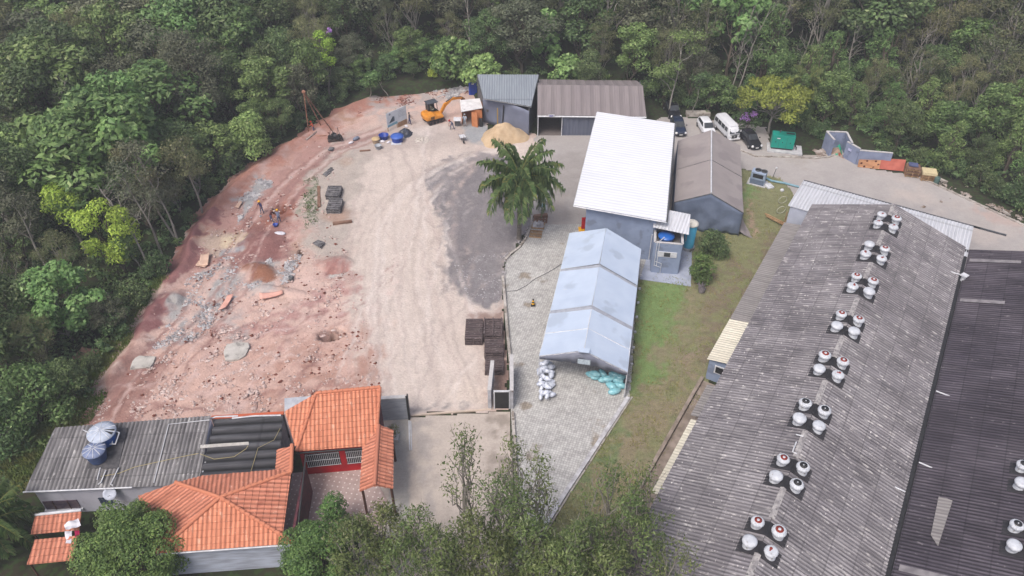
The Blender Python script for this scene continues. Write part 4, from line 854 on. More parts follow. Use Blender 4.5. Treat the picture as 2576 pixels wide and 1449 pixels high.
# ---- far carport
cp = thing('storage_shed', at(1490, 315), 'wide shed with taupe roof, blue-grey roller front and open dark bay at left', 'shed')
E0, E1 = at(1352, 290, 2.9), at(1626, 293, 2.9); K0 = at(1353, 213, 4.9); K1 = at(1617, 216, 4.9)
sheet([E0, E1, K1, K0], 'roof', roofmat('taupe_sheet', C(142, 134, 134), C(132, 124, 126), C(156, 148, 148), lt=.72, row=12, sk=.92, rib=1.24, rib_shade=.08), cp, kind='trap', period=.62, amp=.03, seg=8)
kb0 = K0 + Vector((0, 5, -1.6)); kb1 = K1 + Vector((0, 5, -1.6)); sheet([K0, K1, kb1, kb0], 'roof', MATS['taupe_sheet'], cp, kind='trap', period=.62, amp=.03, seg=8)
b = MB(); b.tube([E0 + Vector((0, -.05, -.12)), E1 + Vector((0, -.05, -.12))], .11, n=4, smooth=False); b.build('fascia', m_steel, cp)
x0, x1, yf = E0.x + .1, E1.x - .2, (E0.y + E1.y) / 2 + .25
b = MB(); sp = x0 + 3.05
sheetf = [Vector((sp, yf, 2.7)), Vector((x1, yf, 2.7)), Vector((x1, yf, 0)), Vector((sp, yf, 0))]
o = sheet(sheetf, 'front_panel', mat('panel_bluegrey', C(112, 118, 134), C(98, 104, 122), scale=1, rough=.6, stretch=(3, 1, .2)), cp, kind='trap', period=.4, amp=.04, seg=8, udir=(1, 0, 0))
b.wall((x0, yf + 6, 0), (x1, yf + 6, 0), 0, 3, .15); b.wall((x0, yf, 0), (x0, yf + 6, 0), 0, 2.8, .12, z1b=4.6); b.wall((x1, yf + .2, 0), (x1, yf + 6, 0), 0, 2.8, .12, z1b=4.6); b.wall((sp, yf + .2, 0), (sp, yf + 6, 0), 0, 2.8, .1); b.build('wall', m_gsteel, cp)
b = MB(); b.slab([(x0, yf, .02), (sp, yf, .02), (sp, yf + 6, .02), (x0, yf + 6, .02)], .05); b.build('floor', mat('bay_floor', C(120, 112, 110), rough=.9), cp)
b = MB()
for x in (x0, sp, x1): b.tube([(x, yf - .08, 0), (x, yf - .08, 2.75)], .06, n=6)
b.build('post', m_steel, cp)
b = MB(); b.box((E0.x + 1.75, yf - .42, 3.0), (.75, .04, .36)); sg = b.build('sign', m_steel, cp); b = MB(); b.box((E0.x + 1.75, yf - .445, 3.02), (.5, .02, .08)); b.box((E0.x + 1.7, yf - .445, 2.9), (.35, .02, .05)); b.build('lettering', mat('sign_violet', C(96, 90, 170), rough=.6), sg)
# ---- grey shed with tarpaulin front
gs = thing('tarp_shed', at(1275, 320), 'grey ribbed-roof shed with a sagging grey-blue tarpaulin front beside the sand pile', 'shed')
g1, g2, g3, g4 = at(1216, 247, 4.2), at(1336, 268, 4.2), at(1355, 188, 5.0), at(1201, 187, 5.0)
g2 = onplane(1336, 268, g1, g3, g4)
sheet([g1, g2, g3, g4], 'roof', m_zincg, gs, kind='trap', period=.32, amp=.05, seg=8, udir=(1, 0, 0))
b = MB()
for a, c in ((g1, g2), (g2, g3), (g4, g1), (g4, g3)): b.tube([a - Vector((0, 0, .1)), c - Vector((0, 0, .1))], .06, n=4, smooth=False)
fl = at(1216, 306); fr = at(1330, 342)
for q in (0, .3, .62, 1): p = lerp(fl, fr, q); b.tube([(p.x, p.y, 0), (p.x, p.y, 4.1)], .06, n=6)
for p in (g3, g4): b.tube([(p.x, p.y, 0), (p.x, p.y, 5)], .06, n=6)
b.build('frame', m_gsteel, gs)
b = MB(); V = []; n_ = 30
for j in range(7):
    for k in range(n_ + 1):
        q = k / n_; p = lerp(fl, fr, q); zt = 3.5 + .35 * math.sin(q * 2.6) - .1 * q; z = zt * (1 - j / 6); w_ = .15 * mnoise.noise(Vector((p.x, z, 3))); V.append((p.x, p.y - .1 + w_, z))
b.add(V, [(j * (n_ + 1) + k, (j + 1) * (n_ + 1) + k, (j + 1) * (n_ + 1) + k + 1, j * (n_ + 1) + k + 1) for j in range(6) for k in range(n_)], 0, True)
o = b.build('tarpaulin', mat('tarp_bluegrey', C(126, 132, 152), C(116, 122, 142), scale=.8, rough=.6, bump=.2), gs); sd = o.modifiers.new('t', 'SOLIDIFY'); sd.thickness = .015
b = MB(); b.wall(fl + Vector((.05, .2, 0)), Vector((g4.x, g4.y, 0)), 0, 3.7, .1); b.wall(fr + Vector((-.05, .2, 0)), Vector((g3.x, g3.y, 0)), 0, 3.7, .1); b.wall(Vector((g4.x, g4.y - .2, 0)), Vector((g3.x, g3.y - .2, 0)), 0, 4.4, .1); b.build('wall', m_gsteel, gs)
b = MB(); p = lerp(fl, fr, .1); b.box((p.x, p.y - .2, 1.9), (.32, .05, .32)); b.build('vent_hole', m_gsteel, gs)
p = lerp(fl, fr, .40); b = MB(); b.box((p.x - .45, p.y - .35, 1.5), (.14, .06, 3.0), tilt=(.08, 0)); solo(b.build('wooden_post', mat('yellow_wood', C(186, 156, 86), rough=.8)), 'yellow wooden post leaning on the grey-blue tarpaulin', 'post')
b = MB(); b.box((p.x + .25, p.y - .4, 1.7), (.14, .06, 3.4), tilt=(.08, .05)); solo(b.build('metal_post', m_black), 'dark metal post leaning on the grey-blue tarpaulin', 'post')
# ---- site store of orange plywood
ss = thing('site_store', at(1185, 308), 'small orange plywood store with white roof sheet and open door', 'hut')
s1, s2, s3, s4 = at(1160, 281, 2.45), at(1214, 271, 2.45), at(1207, 247, 2.7), at(1157, 252, 2.7)
b = MB(); b.slab([s1, s2, s3, s4], .08); b.build('roof', mat('white_sheet', C(240, 238, 238), C(214, 212, 212), scale=2, rough=.6, c3=C(130, 128, 130), s3=3, t3=.68), ss)
h1, h2 = at(1163, 314), at(1213, 318); hb1 = Vector((h1.x, h1.y + 2.2, 0)); hb2 = Vector((h2.x, h2.y + 2.2, 0)); hm = lerp(h1, h2, .5)
b = MB(); b.wall(hm, h2, 0, 2.3, .05); b.wall(h2, hb2, 0, 2.35, .05); b.wall(hb1, hb2, 0, 2.4, .05); b.wall(h1, hb1, 0, 2.3, .05); b.build('wall', m_plank, ss)
b = MB(); b.box((hm.x + .35, hm.y - .35, 1.05), (.9, .05, 2.1), rz=-.5); b.build('door', mat('door_ply', C(214, 142, 96), C(196, 124, 80), scale=2, rough=.7), ss)
# ================================================================ house in the near left corner
def mid(*p): return sum(p, Vector()) / len(p)
def quadbox(b, P, th, n, mi=0):                  # planar quad given thickness th towards n
    Q = [p + n * th for p in P]; nn = (P[1] - P[0]).cross(P[2] - P[1])
    if nn.dot(n) > 0: P, Q = Q, P
    b.add(list(P) + list(Q), [(0, 1, 2, 3), (7, 6, 5, 4), (0, 4, 5, 1), (1, 5, 6, 2), (2, 6, 7, 3), (3, 7, 4, 0)], mi)
gh = thing('grey_roofed_house', at(300, 1230), 'white house wing with weathered grey corrugated roof carrying two water tanks', 'house')
GA, GB, GC_ = at(60, 1238, 3.0), at(140, 1076, 3.8), at(530, 1046, 3.8)
GD = onplane(500, 1219, GA, GB, GC_)
ghr = sheet([GA, GB, GC_, GD], 'roof', m_fc_house, gh, period=.3, amp=.04, lift=.03, udir=(GD - GA))
gu = (GD - GA); gu.z = 0; gu.normalize(); gn = Vector((gu.y, -gu.x, 0))    # towards the viewer
w0 = GA + gu * .5 - gn * .35; w1 = GD - gu * .3 - gn * .35; wb0 = GB + gu * .4 + gn * .3; wb1 = GC_ + gn * .3
b = MB(); b.wall(w0, w1, 0, 2.95, .18); b.wall(w0, wb0, 0, 2.95, .18, z1b=3.65); b.wall(wb0, wb1, 0, 3.65, .18); b.wall(w1, wb1, 0, 2.95, .18, z1b=3.65); b.build('wall', mat('lilac_white_wall', C(206, 206, 218), C(190, 190, 204), scale=.8, rough=.9, bump=.1, c3=C(168, 166, 172), s3=.6, t3=.6), gh)
wf = w0 + gn * .1; wz = Vector((0, 0, 1))
def onwall(x, y): return onplane(x, y, wf, wf + gu, wf + wz)
rzg = math.atan2(gu.y, gu.x)
P = [onwall(107, 1262), onwall(192, 1256), onwall(202, 1275), onwall(122, 1283)]; c = mid(*P)
b = MB(); ww = (P[1] - P[0]).length; b.box((c.x, c.y, c.z), (ww, .1, .95), rz=rzg); wn_ = b.build('window', mat('window_recess', C(120, 104, 110), C(80, 70, 90), scale=3, rough=.3), gh)
b = MB(); b.box((c.x + gn.x * .08, c.y + gn.y * .08, c.z - .52), (ww + .3, .22, .09), rz=rzg); b.build('sill', m_steel, wn_)
b = MB(); b.box((c.x - gu.x * .5 + gn.x * .03, c.y - gu.y * .5 + gn.y * .03, c.z), (.07, .12, .95), rz=rzg); b.box((c.x + gn.x * .03 + gu.x * .55, c.y + gn.y * .03 + gu.y * .55, c.z), (.05, .12, .95), rz=rzg); b.build('mullion', mat('dark_wood', C(90, 60, 50), rough=.7), wn_)
P = onwall(267, 1260); b = MB()
for i in range(4):
    for j in range(4): b.box((P.x + gu.x * (i - 1.5) * .24, P.y + gu.y * (i - 1.5) * .24, P.z + (j - 1.5) * .22), (.19, .07, .16), rz=rzg)
b.build('vent_blocks', mat('vent_block_dark', C(70, 84, 100), C(50, 60, 80), rough=.5), gh)
b = MB(); b.tube([GA + gn * .05 + Vector((0, 0, .06)), GA + (GD - GA) * .62 + gn * .05 + Vector((0, 0, .06))], .06); b.build('gutter_pipe', m_steel, gh)
def onroofG(x, y, up=.08): return onplane(x, y, GA, GB, GC_) + Vector((0, 0, up))
b = MB(); b.tube([onroofG(388, 1216), onroofG(425, 1069), onroofG(528, 1058)], .035); b.build('conduit', m_steel, gh)
b = MB(); b.tube([onroofG(x, y, .07) for x, y in ((255, 1200), (300, 1192), (340, 1176), (400, 1163), (450, 1152), (500, 1142))], .025); b.build('hose', mat('yellow_hose', C(176, 164, 120), rough=.7), gh)
# dark channel-roofed middle
GZ = 3.35
K = [at(540, 1060, GZ), at(712, 1048, GZ), at(700, 1184, GZ - .05), at(503, 1197, GZ - .05)]
md = thing('dark_roofed_wing', mid(*K) * 1 - Vector((0, 0, GZ)), 'low middle wing of the house with blackened deep-channel roofing', 'house wing')
K[2] = onplane(700, 1184, K[0], K[1], K[3]); sheet(K, 'roof', m_fc_black, md, period=.85, amp=.11, udir=(K[3] - K[0]))
b = MB(); 
for i in range(4): a, c = K[i], K[(i + 1) % 4]; ce = mid(*K); b.wall(a + (ce - a) * .03, c + (ce - c) * .03, 0, GZ - .12, .12)
b.build('wall', m_wallgrey, md)
b = MB(); quadbox(b, [onplane(*q, K[0], K[1], K[3]) + Vector((0, 0, .1)) for q in ((505, 1122), (626, 1114), (627, 1121), (505, 1130))], .03, Vector((0, 0, 1))); b.build('light_strip', mat('old_cream_sheet', C(206, 202, 196), C(180, 176, 170), rough=.8), md)
b = MB(); 
for q in (((525, 1058), (545, 1052), (600, 1050)), ((585, 1056), (640, 1050), (708, 1048))): b.tube([onplane(*v, K[0], K[1], K[3]) + Vector((0, 0, .16)) for v in q], .07, n=5)
b.build('flashing', m_steel, md)
b = MB(); b.tube([onplane(*v, K[0], K[1], K[3]) + Vector((0, 0, .14)) for v in ((505, 1145), (540, 1158), (590, 1152), (620, 1132), (625, 1124))], .025); b.tube([onplane(*v, K[0], K[1], K[3]) + Vector((0, 0, .14)) for v in ((632, 1190), (650, 1130), (690, 1110), (706, 1080))], .02); b.build('hose', MATS['yellow_hose'], md)
b = MB(); b.wall(at(532, 1051, 3.42), at(714, 1040, 3.42), 0, 3.4, .15); b.wall(at(532, 1051, 3.42), at(714, 1040, 3.42), 3.402, 3.5, .3, mi=1); b.build('parapet', [m_wallgrey, mat('clay_cap', C(206, 108, 76), rough=.8)], md)
# clay tiled house
th = thing('tiled_house', at(640, 1280), 'orange clay-tiled house with hipped roofs around a red porch and tiled patio', 'house')
AP = at(554, 1252, 4.9); RT = at(733, 1187, 4.45); NW = at(443, 1215, 3.9)
def hull(ps, m=m_tile, **k): return sheet(ps, 'roof', m, th, kind='tile', period=.31, amp=.05, seg=5, step=.45, **k)
SE = at(742, 1367, 3.1); SW = at(395, 1392, 3.1); E1_ = at(767, 1141, 3.3); NWl = at(348, 1248, 3.1); N2 = at(735, 1121, 4.4)
def fit(poly): return poly
def tri_fan(ps, **k): return hull(ps, **k)
hull([AP, SW, SE]); 
EAv = [onplane(x, y, AP, RT, SE) for x, y in ((742, 1121), (767, 1141))]
hull([AP, SE, EAv[1], EAv[0], RT], udir=(SE - EAv[1]), m=m_tile_old)
hull([AP, NW, onplane(348, 1248, AP, NW, SW), SW], udir=(SW - NWl), m=m_tile_old)
NN = at(509, 1198, 3.55)
hull([AP, RT, onplane(697, 1183, AP, RT, NN), NN, onplane(443, 1215, AP, RT, NN)], m=m_tile_old)
WF = [at(733, 1187, 4.45), at(742, 1121, 4.4), at(697, 1132, 3.5)]
hull([WF[0], WF[1], WF[2], onplane(694, 1184, *WF)], m=m_tile_old, udir=(WF[1] - WF[0]))
# upper wing
U0, U1, U2 = at(795, 990, 5.2), at(956, 975, 5.2), at(935, 1124, 3.3); U3 = onplane(746, 1136, U0, U1, U2); U1b = onplane(946, 1121, U0, U1, U2)
hull([U0, U1, U1b, U3])
W1 = at(703, 1119, 3.6); W0 = onplane(713, 1037, U0, U3, W1); W2 = onplane(742, 1122, U0, U3, W1)
hull([U0, U3, W2, W1, W0], m=m_tile)
b = MB()
def cap(a, c, r=.14): b.tube([a + Vector((0, 0, .07)), c + Vector((0, 0, .07))], r, n=8)
for i_, (a, c) in enumerate(((AP, SW), (AP, SE), (AP, RT), (AP, NW), (RT, N2), (U0, U3), (U0, U1), (U1, U1b))):
    if i_ == 5: b.build('ridge_tiles', m_tile, th); b = MB()
    n_ = max(2, int((c - a).length / .4)); 
    for k in range(n_): b.tube([lerp(a, c, k / n_) + Vector((0, 0, .05)), lerp(a, c, (k + 1.05) / n_) + Vector((0, 0, .09))], [.12, .15], n=8)
b.build('ridge_tiles', m_tile, th)
# walls
uu = (U1 - U0); uu.z = 0; uu.normalize(); un = Vector((uu.y, -uu.x, 0))
p0 = at(735, 1136, 3.3) - un * .5 + Vector((0, 0, -.1)); 
pw0 = onplane(748, 1137, U0, U1, U2) - un * .55; pw1 = U1b - un * .55; m_redw = mat('red_wall', C(196, 36, 44), C(170, 28, 38), scale=1, rough=.7)
b = MB(); b.wall(pw0, pw1, 0, 3.3, .18); b.build('porch_wall', m_redw, th)
rzu = math.atan2(uu.y, uu.x)
for q0, q1 in ((.06, .50), (.58, .97)):
    a = lerp(pw0, pw1, q0) + un * .1; c = lerp(pw0, pw1, q1) + un * .1; m_ = (a + c) / 2; wd = (c - a).length
    b = MB(); b.box((m_.x, m_.y, 1.75), (wd, .08, 1.5), rz=rzu); wn_ = b.build('window', m_glass, th); b = MB()
    for k in range(int(wd / .14)): b.box((a.x + uu.x * (k + .5) * .14 + un.x * .08, a.y + uu.y * (k + .5) * .14 + un.y * .08, 1.75), (.025, .025, 1.5), rz=rzu)
    for z in (1.05, 1.75, 2.45): b.box((m_.x + un.x * .08, m_.y + un.y * .08, z), (wd, .03, .03), rz=rzu)
    b.build('bars', m_steel, wn_)
b = MB(); b.wall(U0 + un * .3 + uu * .6, U1 + un * .3 - uu * .2, 0, 4.9, .18); b.wall(U1 + un * .3 - uu * .2, pw1, 0, 4.95, .18, z1b=3.3)
ev0 = EAv[1]; ed = (SE - ev0); ed.z = 0; ed.normalize(); en = Vector((ed.y, -ed.x, 0)) * -1
if en.x < 0: en = -en
b.build('wall', mat('maroon_wall', C(110, 60, 66), C(80, 50, 60), rough=.8), th); b = MB(); b.wall(ev0 - en * .25, SE - en * .25, 0, 3.15, .18)
b.build('wall', mat('maroon_wall', C(110, 60, 66), C(80, 50, 60), rough=.8), th)
b = MB(); b.tube([ev0 + en * .06 - Vector((0, 0, .1)), SE + en * .06 - Vector((0, 0, .1))], .07, n=6); b.tube([U3 + un * .06 - Vector((0, 0, .12)), U1b + un * .06 - Vector((0, 0, .12))], .07, n=6); b.build('gutter', m_black, th)
b = MB(); sw_ = SW - (SE - SW).normalized().cross(Vector((0, 0, 1))) * 0
sd_ = (SE - SW); sd_.z = 0; sd_.normalize(); sn = Vector((sd_.y, -sd_.x, 0)); b.wall(SW - sn * .35, SE - sn * .35 - sd_ * .4, 0, 3.05, .2); b.wall(SW - sn * .3 + sd_ * .3, NWl + sd_ * .5, 0, 3.05, .2)
b.build('south_wall', mat('whitewash', C(196, 204, 220), C(160, 164, 176), scale=1.2, rough=.95, bump=.4, stretch=(.5, .5, 3)), th)
b = MB(); b.tube([SW + sn * .05 - Vector((0, 0, .06)), SE + sn * .05 - Vector((0, 0, .06))], .06, n=6); b.build('eave_board', m_steel, th)
b = MB(); PT = [at(735, 1190, .06), at(925, 1170, .06), at(975, 1260, .06), at(960, 1330, .06), at(700, 1420, .06)]; b.slab(PT[::-1], .12)
def patio_mat():
    m = mat('patio_tile', C(190, 170, 166), C(174, 154, 150), scale=2, rough=.6); nt = m.node_tree; N = nt.nodes; L = nt.links; p = N['Principled BSDF']; src = p.inputs['Base Color'].links[0].from_socket
    tc = N.new('ShaderNodeTexCoord'); mp = N.new('ShaderNodeMapping'); mp.inputs['Rotation'].default_value = (0, 0, R(10)); L.new(tc.outputs['Object'], mp.inputs[0])
    v = N.new('ShaderNodeTexVoronoi'); v.inputs['Randomness'].default_value = 0; v.inputs['Scale'].default_value = 2.4; v.distance = 'MANHATTAN'; L.new(mp.outputs[0], v.inputs['Vector'])
    r = N.new('ShaderNodeValToRGB'); r.color_ramp.elements[0].position = .16; r.color_ramp.elements[0].color = C(236, 226, 222); r.color_ramp.elements[1].position = .18; r.color_ramp.elements[1].color = (0, 0, 0, 1); L.new(v.outputs['Distance'], r.inputs[0])
    v.voronoi_dimensions = '2D'
    mx = N.new('ShaderNodeMix'); mx.data_type = 'RGBA'; mx.blend_type = 'LIGHTEN'; mx.inputs[0].default_value = 1; L.new(src, mx.inputs[6]); L.new(r.outputs[0], mx.inputs[7]); L.new(mx.outputs[2], p.inputs['Base Color']); return m
b.build('patio', patio_mat(), th)
# gable porch roof
b = MB(); quadbox(b, [at(716, 1003, 4.0), at(789, 997, 4.6), at(755, 1015, 4.2), at(716, 1037, 3.7)], .06, Vector((0, 0, 1))); b.build('render_fillet', mat('grey_fillet', C(186, 190, 198), C(160, 164, 174), rough=.9), th)
pr = thing('porch_roof', at(950, 1180), 'free-standing gabled clay tile roof over the house gateway', 'porch')
R0, R1_, Lr0, Lr1 = at(953, 1071, 3.9), at(943, 1223, 3.9), at(915, 1088, 3.25), at(905, 1237, 3.25); Rr0 = onplane(989, 1083, R0, R1_, at(989, 1083, 3.25)); Rr1 = at(988, 1231, 3.25)
sheet([R0, R1_, onplane(905, 1237, R0, R1_, Lr0), Lr0], 'roof', m_tile_old, pr, kind='tile', period=.31, amp=.05, seg=5, step=.45, udir=(R1_ - R0), thick=.05)
sheet([R0, R1_, Rr1, onplane(989, 1083, R0, R1_, Rr1)], 'roof', m_tile_old, pr, kind='tile', period=.31, amp=.05, seg=5, step=.45, udir=(R1_ - R0), thick=.05)
b = MB(); b.tube([R0 + Vector((0, 0, .08)), R1_ + Vector((0, 0, .08))], .15); b.build('ridge_tiles', m_tile_old, pr)
b = MB()
for p in (Lr0, Lr1, Rr0, Rr1): q = p + (mid(R0, R1_) - p) * .12; b.tube([(q.x, q.y, 0), (q.x, q.y, 3.2)], .1, n=8)
for a, c in ((Lr0, Lr1), (Rr0, Rr1)): a2 = lerp(a, mid(R0, R1_), .12); c2 = lerp(c, mid(R0, R1_), .12); b.tube([a2 - Vector((0, 0, .1)), c2 - Vector((0, 0, .1))], .08, n=6)
b.build('post', mat('dark_beam', C(96, 66, 54), rough=.8), pr)
# corrugated front canopies with laundry
def canopy(pts, z, label, back):
    P = [at(pts[0][0], pts[0][1], z + .5), at(pts[1][0], pts[1][1], z + .5), at(pts[2][0], pts[2][1], z)]; P.append(onplane(pts[3][0], pts[3][1], *P))
    t = thing('tiled_canopy', mid(*P) - Vector((0, 0, z)), label, 'canopy')
    sheet(P, 'roof', m_tile_old, t, kind='tile', period=.31, amp=.05, seg=5, step=.45, thick=.05, udir=(P[1] - P[0]))
    b = MB()
    for p in P[2:]: q = lerp(p, mid(*P), .1); b.tube([(q.x, q.y, 0), (q.x, q.y, z)], .07, n=6)
    b.build('post', MATS['dark_beam'], t)
    if back: b = MB(); b.tube([P[0] + Vector((0, 0, .1)), P[1] + Vector((0, 0, .1))], .12, n=5); b.build('flashing', m_steel, t)
    return P
CP1 = canopy([(89, 1297), (206, 1285), (200, 1334), (78, 1345)], 2.1, 'upper small clay-tiled canopy under the white house window', True)
CP2 = canopy([(88, 1358), (196, 1348), (184, 1410), (68, 1421)], 2.0, 'lower small clay-tiled canopy with white laundry beside it', False)
def cloth(pts, m, label, z, cat='laundry'):
    P = [at(x, y, z) for x, y in pts]; n_ = 8; V = []
    for j in range(n_ + 1):
        for k in range(n_ + 1): p = lerp(lerp(P[0], P[1], j / n_), lerp(P[3], P[2], j / n_), k / n_); V.append((p.x, p.y, p.z + .18 * mnoise.noise(Vector((p.x * 3, p.y * 3, z)))))
    b = MB(); b.add(V, [(j * (n_ + 1) + k, j * (n_ + 1) + k + 1, (j + 1) * (n_ + 1) + k + 1, (j + 1) * (n_ + 1) + k) for j in range(n_) for k in range(n_)], 0, True)
    return solo(b.build('sheet_of_laundry', m), label, cat)
mw = mat('white_cloth', C(236, 234, 240), C(206, 204, 214), scale=3, rough=.9)
cloth([(160, 1320), (196, 1302), (204, 1322), (166, 1334)], mw, 'white cloth spread to dry on the upper tiled canopy', 2.75)
cloth([(164, 1338), (182, 1334), (178, 1366), (164, 1366)], mw, 'white cloth hanging over the edge of the lower tiled canopy', 2.55)
cloth([(188, 1336), (200, 1334), (198, 1352), (189, 1352)], mat('magenta_cloth', C(170, 30, 80), rough=.9), 'small magenta cloth beside white laundry', 2.6)
# tanks and pipes on the grey roof
tc1 = onplane(258, 1108, GA, GB, GC_); tc2 = onplane(246, 1160, GA, GB, GC_)
for cc, s, lid, lb, nm in ((onplane(268, 1112, GA, GB, GC_), 1.0, 'open', 'larger round blue tank under a ribbed white lid on the grey house roof', 'water_tank'), (onplane(250, 1157, GA, GB, GC_), .8, 'cap', 'smaller round dark blue tank with grey-blue lid on the grey house roof', 'water_tank')):
    t = thing(nm, cc + Vector((0, 0, .12)), lb, 'water tank'); z0 = cc.z + .12
    b = MB(); b.lathe((cc.x, cc.y, z0), [(.72 * s, 0), (.86 * s, .5), (.92 * s, .95), (.95 * s, 1.0)], 36, ripple=.012); b.build('tank_body', m_tankb if s == 1 else mat('tank_dull_blue', C(70, 92, 138), C(60, 80, 120), rough=.4), t)
    b = MB(); b.lathe((cc.x, cc.y, z0), [(1.02 * s, .98), (1.02 * s, 1.06), (.6 * s, 1.2), (.12 * s, 1.28), (0, 1.28)], 36, ripple=.0)
    b.build('lid', mat('grey_lid', C(196, 206, 222), C(176, 186, 204), rough=.5) if s == 1 else mat('blue_lid', C(136, 148, 180), C(116, 128, 160), rough=.5), t)
    b = MB()
    for k in range(10):
        a = k * .628; b.tube([(cc.x + math.cos(a) * .1, cc.y + math.sin(a) * .1, z0 + 1.3), (cc.x + math.cos(a) * s, cc.y + math.sin(a) * s, z0 + 1.1)], .025, n=5)
    b.build('lid_ribs', m_steel, t)
    if lid == 'open': 
        b = MB()
        for a in (-.25, .1): b.add([(cc.x + .25 * math.cos(a), cc.y + .25 * math.sin(a), z0 + 1.29), (cc.x + .95 * math.cos(a - .1), cc.y + .95 * math.sin(a - .1), z0 + 1.12), (cc.x + .95 * math.cos(a + .14), cc.y + .95 * math.sin(a + .14), z0 + 1.12)], [(0, 1, 2)])
        b.build('missing_panel', m_black, t)
cc = onplane(272, 1142, GA, GB, GC_)
t = thing('tank_platform', cc, 'dark mossy slab platform under the two roof water tanks', 'platform')
b = MB(); q = [onplane(x, y, GA, GB, GC_) for x, y in ((222, 1180), (298, 1180), (322, 1078), (250, 1080))]; b.slab([p + Vector((0, 0, .1)) for p in q], .25); b.build('slab', mat('mossy_slab', C(100, 98, 100), C(70, 70, 74), scale=3, rough=.95), t)
b = MB(); q = [(onroofG(*v, up=u_)) for v, u_ in (((268, 1118), .9), ((292, 1104), 1.0), ((310, 1108), .9), ((296, 1128), .5), ((274, 1128), .5))]; b.tube(q, .05); b.tube([onroofG(292, 1104, .9), onroofG(288, 1128, .5)], .05); b.build('pipework', m_steel, t); b = MB()
for q in (((268, 1186), (256, 1216), (248, 1222)), ((300, 1180), (280, 1222), (286, 1224)), ((254, 1180), (246, 1210))): b.tube([onroofG(*v, up=.15) for v in q], .04)
b.build('pipework', m_steel, t); b = MB(); b.tube([onroofG(224, 1110, 1.3), onroofG(262, 1128, 1.2)], .03); b.build('pipework', m_steel, t)
c = onwall(281, 1231) + gn * .35
t = thing('satellite_dish', c - Vector((0, 0, .35)), 'small pale satellite dish below the grey roof eave', 'satellite dish')
b = MB(); b.lathe((c.x, c.y, c.z), [(0, .0), (.2, .02), (.36, .07), (.46, .13), (.46, .15), (.3, .08), (0, .03)], 28, axis=Vector((.2, -.75, .62))); b.build('reflector', mat('dish_grey', C(206, 212, 226), C(190, 196, 212), rough=.5), t)
b = MB(); b.tube([c, c - gn * .4 - Vector((0, 0, .2))], .03); b.tube([c + Vector((0, -.1, -.1)), c + Vector((.1, -.45, .25))], .02); b.build('arm', m_gsteel, t)
# block wall, planter and gate rail beside the house
bw = thing('block_wall', at(990, 1052), 'bare concrete block wall with pale coping between tiled house and driveway gate', 'wall')
a = at(958, 1056); c = at(1027, 1052); dd = (c - a).normalized()
b = MB(); b.wall(a, c, 0, 2.55, .2); b.build('wall', mat('block_render', C(178, 184, 194), C(160, 166, 176), scale=1.4, rough=.95, bump=.3, stretch=(1, 1, 4)), bw)
b = MB(); b.wall(a, c, 2.554, 2.66, .34); b.build('coping', MATS['coping_white'], bw)
b = MB(); b.wall(c + dd * .03 + Vector((0, .0, 0)), c + dd * .12 + Vector((0, -.2, 0)), 0, 2.7, .14); b.box((c.x + .12, c.y + .02, 1.35), (.1, .45, 2.7)); b.build('gate_post', m_black, bw)
t = thing('planter', at(989, 1100), 'small planter with yellow-green shrub beside the clay porch roof', 'planter'); c = at(992, 1104)
b = MB(); b.box((c.x, c.y, .22), (.75, .9, .44)); b.build('box', MATS['coping_white'], t)
planter_c = c
b = MB(); a = at(1029, 1060); c = at(1031, 1133); b.wall(a, c, .0, .12, .1); b.wall(a + Vector((.14, 0, 0)), c + Vector((.14, 0, 0)), 0, .06, .08); b.build('gate_rail', m_steel); solo(bpy.data.objects['gate_rail'], 'long pale gate guide rail lying along the forecourt edge', 'rail')
# gate recess with the black door
gr = thing('gate_recess', at(1262, 1027), 'white-framed black metal door between two low walls at the driveway gate', 'gate door')
a = at(1243, 1028); c = at(1282, 1027); b = MB(); b.box(((a.x + c.x) / 2, a.y, 1.05), (c.x - a.x - .1, .06, 1.95)); b.build('door', m_black, gr)
b = MB(); b.box((a.x + .03, a.y, 1.08), (.1, .14, 2.16)); b.box((c.x - .03, c.y, 1.08), (.1, .14, 2.16)); b.box(((a.x + c.x) / 2, a.y, 2.12), (c.x - a.x - .16, .14, .1)); b.build('frame', m_steel, gr)
p1 = at(1232, 1029); p2 = Vector((p1.x + .2, p1.y + 3.4, 0)); p3 = at(1287, 1028); p4 = Vector((p3.x + .0, p3.y + 4.2, 0))
b = MB(); b.wall(p1, p2, 0, 2.25, .28); b.wall(p3, p4, 0, 2.15, .28); b.build('wall', mat('recess_wall', C(200, 202, 208), C(160, 160, 166), scale=1.2, rough=.9, c3=C(130, 120, 114), s3=1.2, t3=.6), gr)
b = MB(); b.wall(p1, p2, 2.254, 2.33, .32); b.wall(p3, p4, 2.154, 2.23, .32); b.build('coping', MATS['coping_white'], gr)
# trash enclosure and blue-grey boundary wall
te = thing('waste_enclosure', at(2110, 392), 'open-topped blue-grey masonry enclosure full of rubbish at the forest edge', 'enclosure')
q0_ = at(2087, 394); q1_ = at(2119, 395); qb0 = at(2080, 331, 2.3); qb1 = at(2130, 333, 2.3); qr = at(2144, 360, 2.3); m_slate = mat('slate_blue_wall', C(150, 160, 186), C(132, 142, 170), scale=1, rough=.85, c3=C(120, 128, 150), s3=.8, t3=.6)
b = MB(); b.wall(q0_, qb0, 0, 2.3, .18); b.wall(qb0, qb1, 0, 2.3, .18); b.wall(qb1, qr, 0, 2.3, .18); b.build('wall', m_slate, te)
b = MB(); b.wall(q0_, qb0, 2.304, 2.38, .24); b.wall(qb0, qb1, 2.304, 2.385, .24); b.wall(qb1, qr, 2.304, 2.39, .24); b.build('coping', MATS['coping_white'], te)
b = MB(); b.slab([Vector((p.x, p.y, .04)) for p in (q0_, q1_, qr, qb1, qb0)], .12); b.build('floor', m_kerb, te)
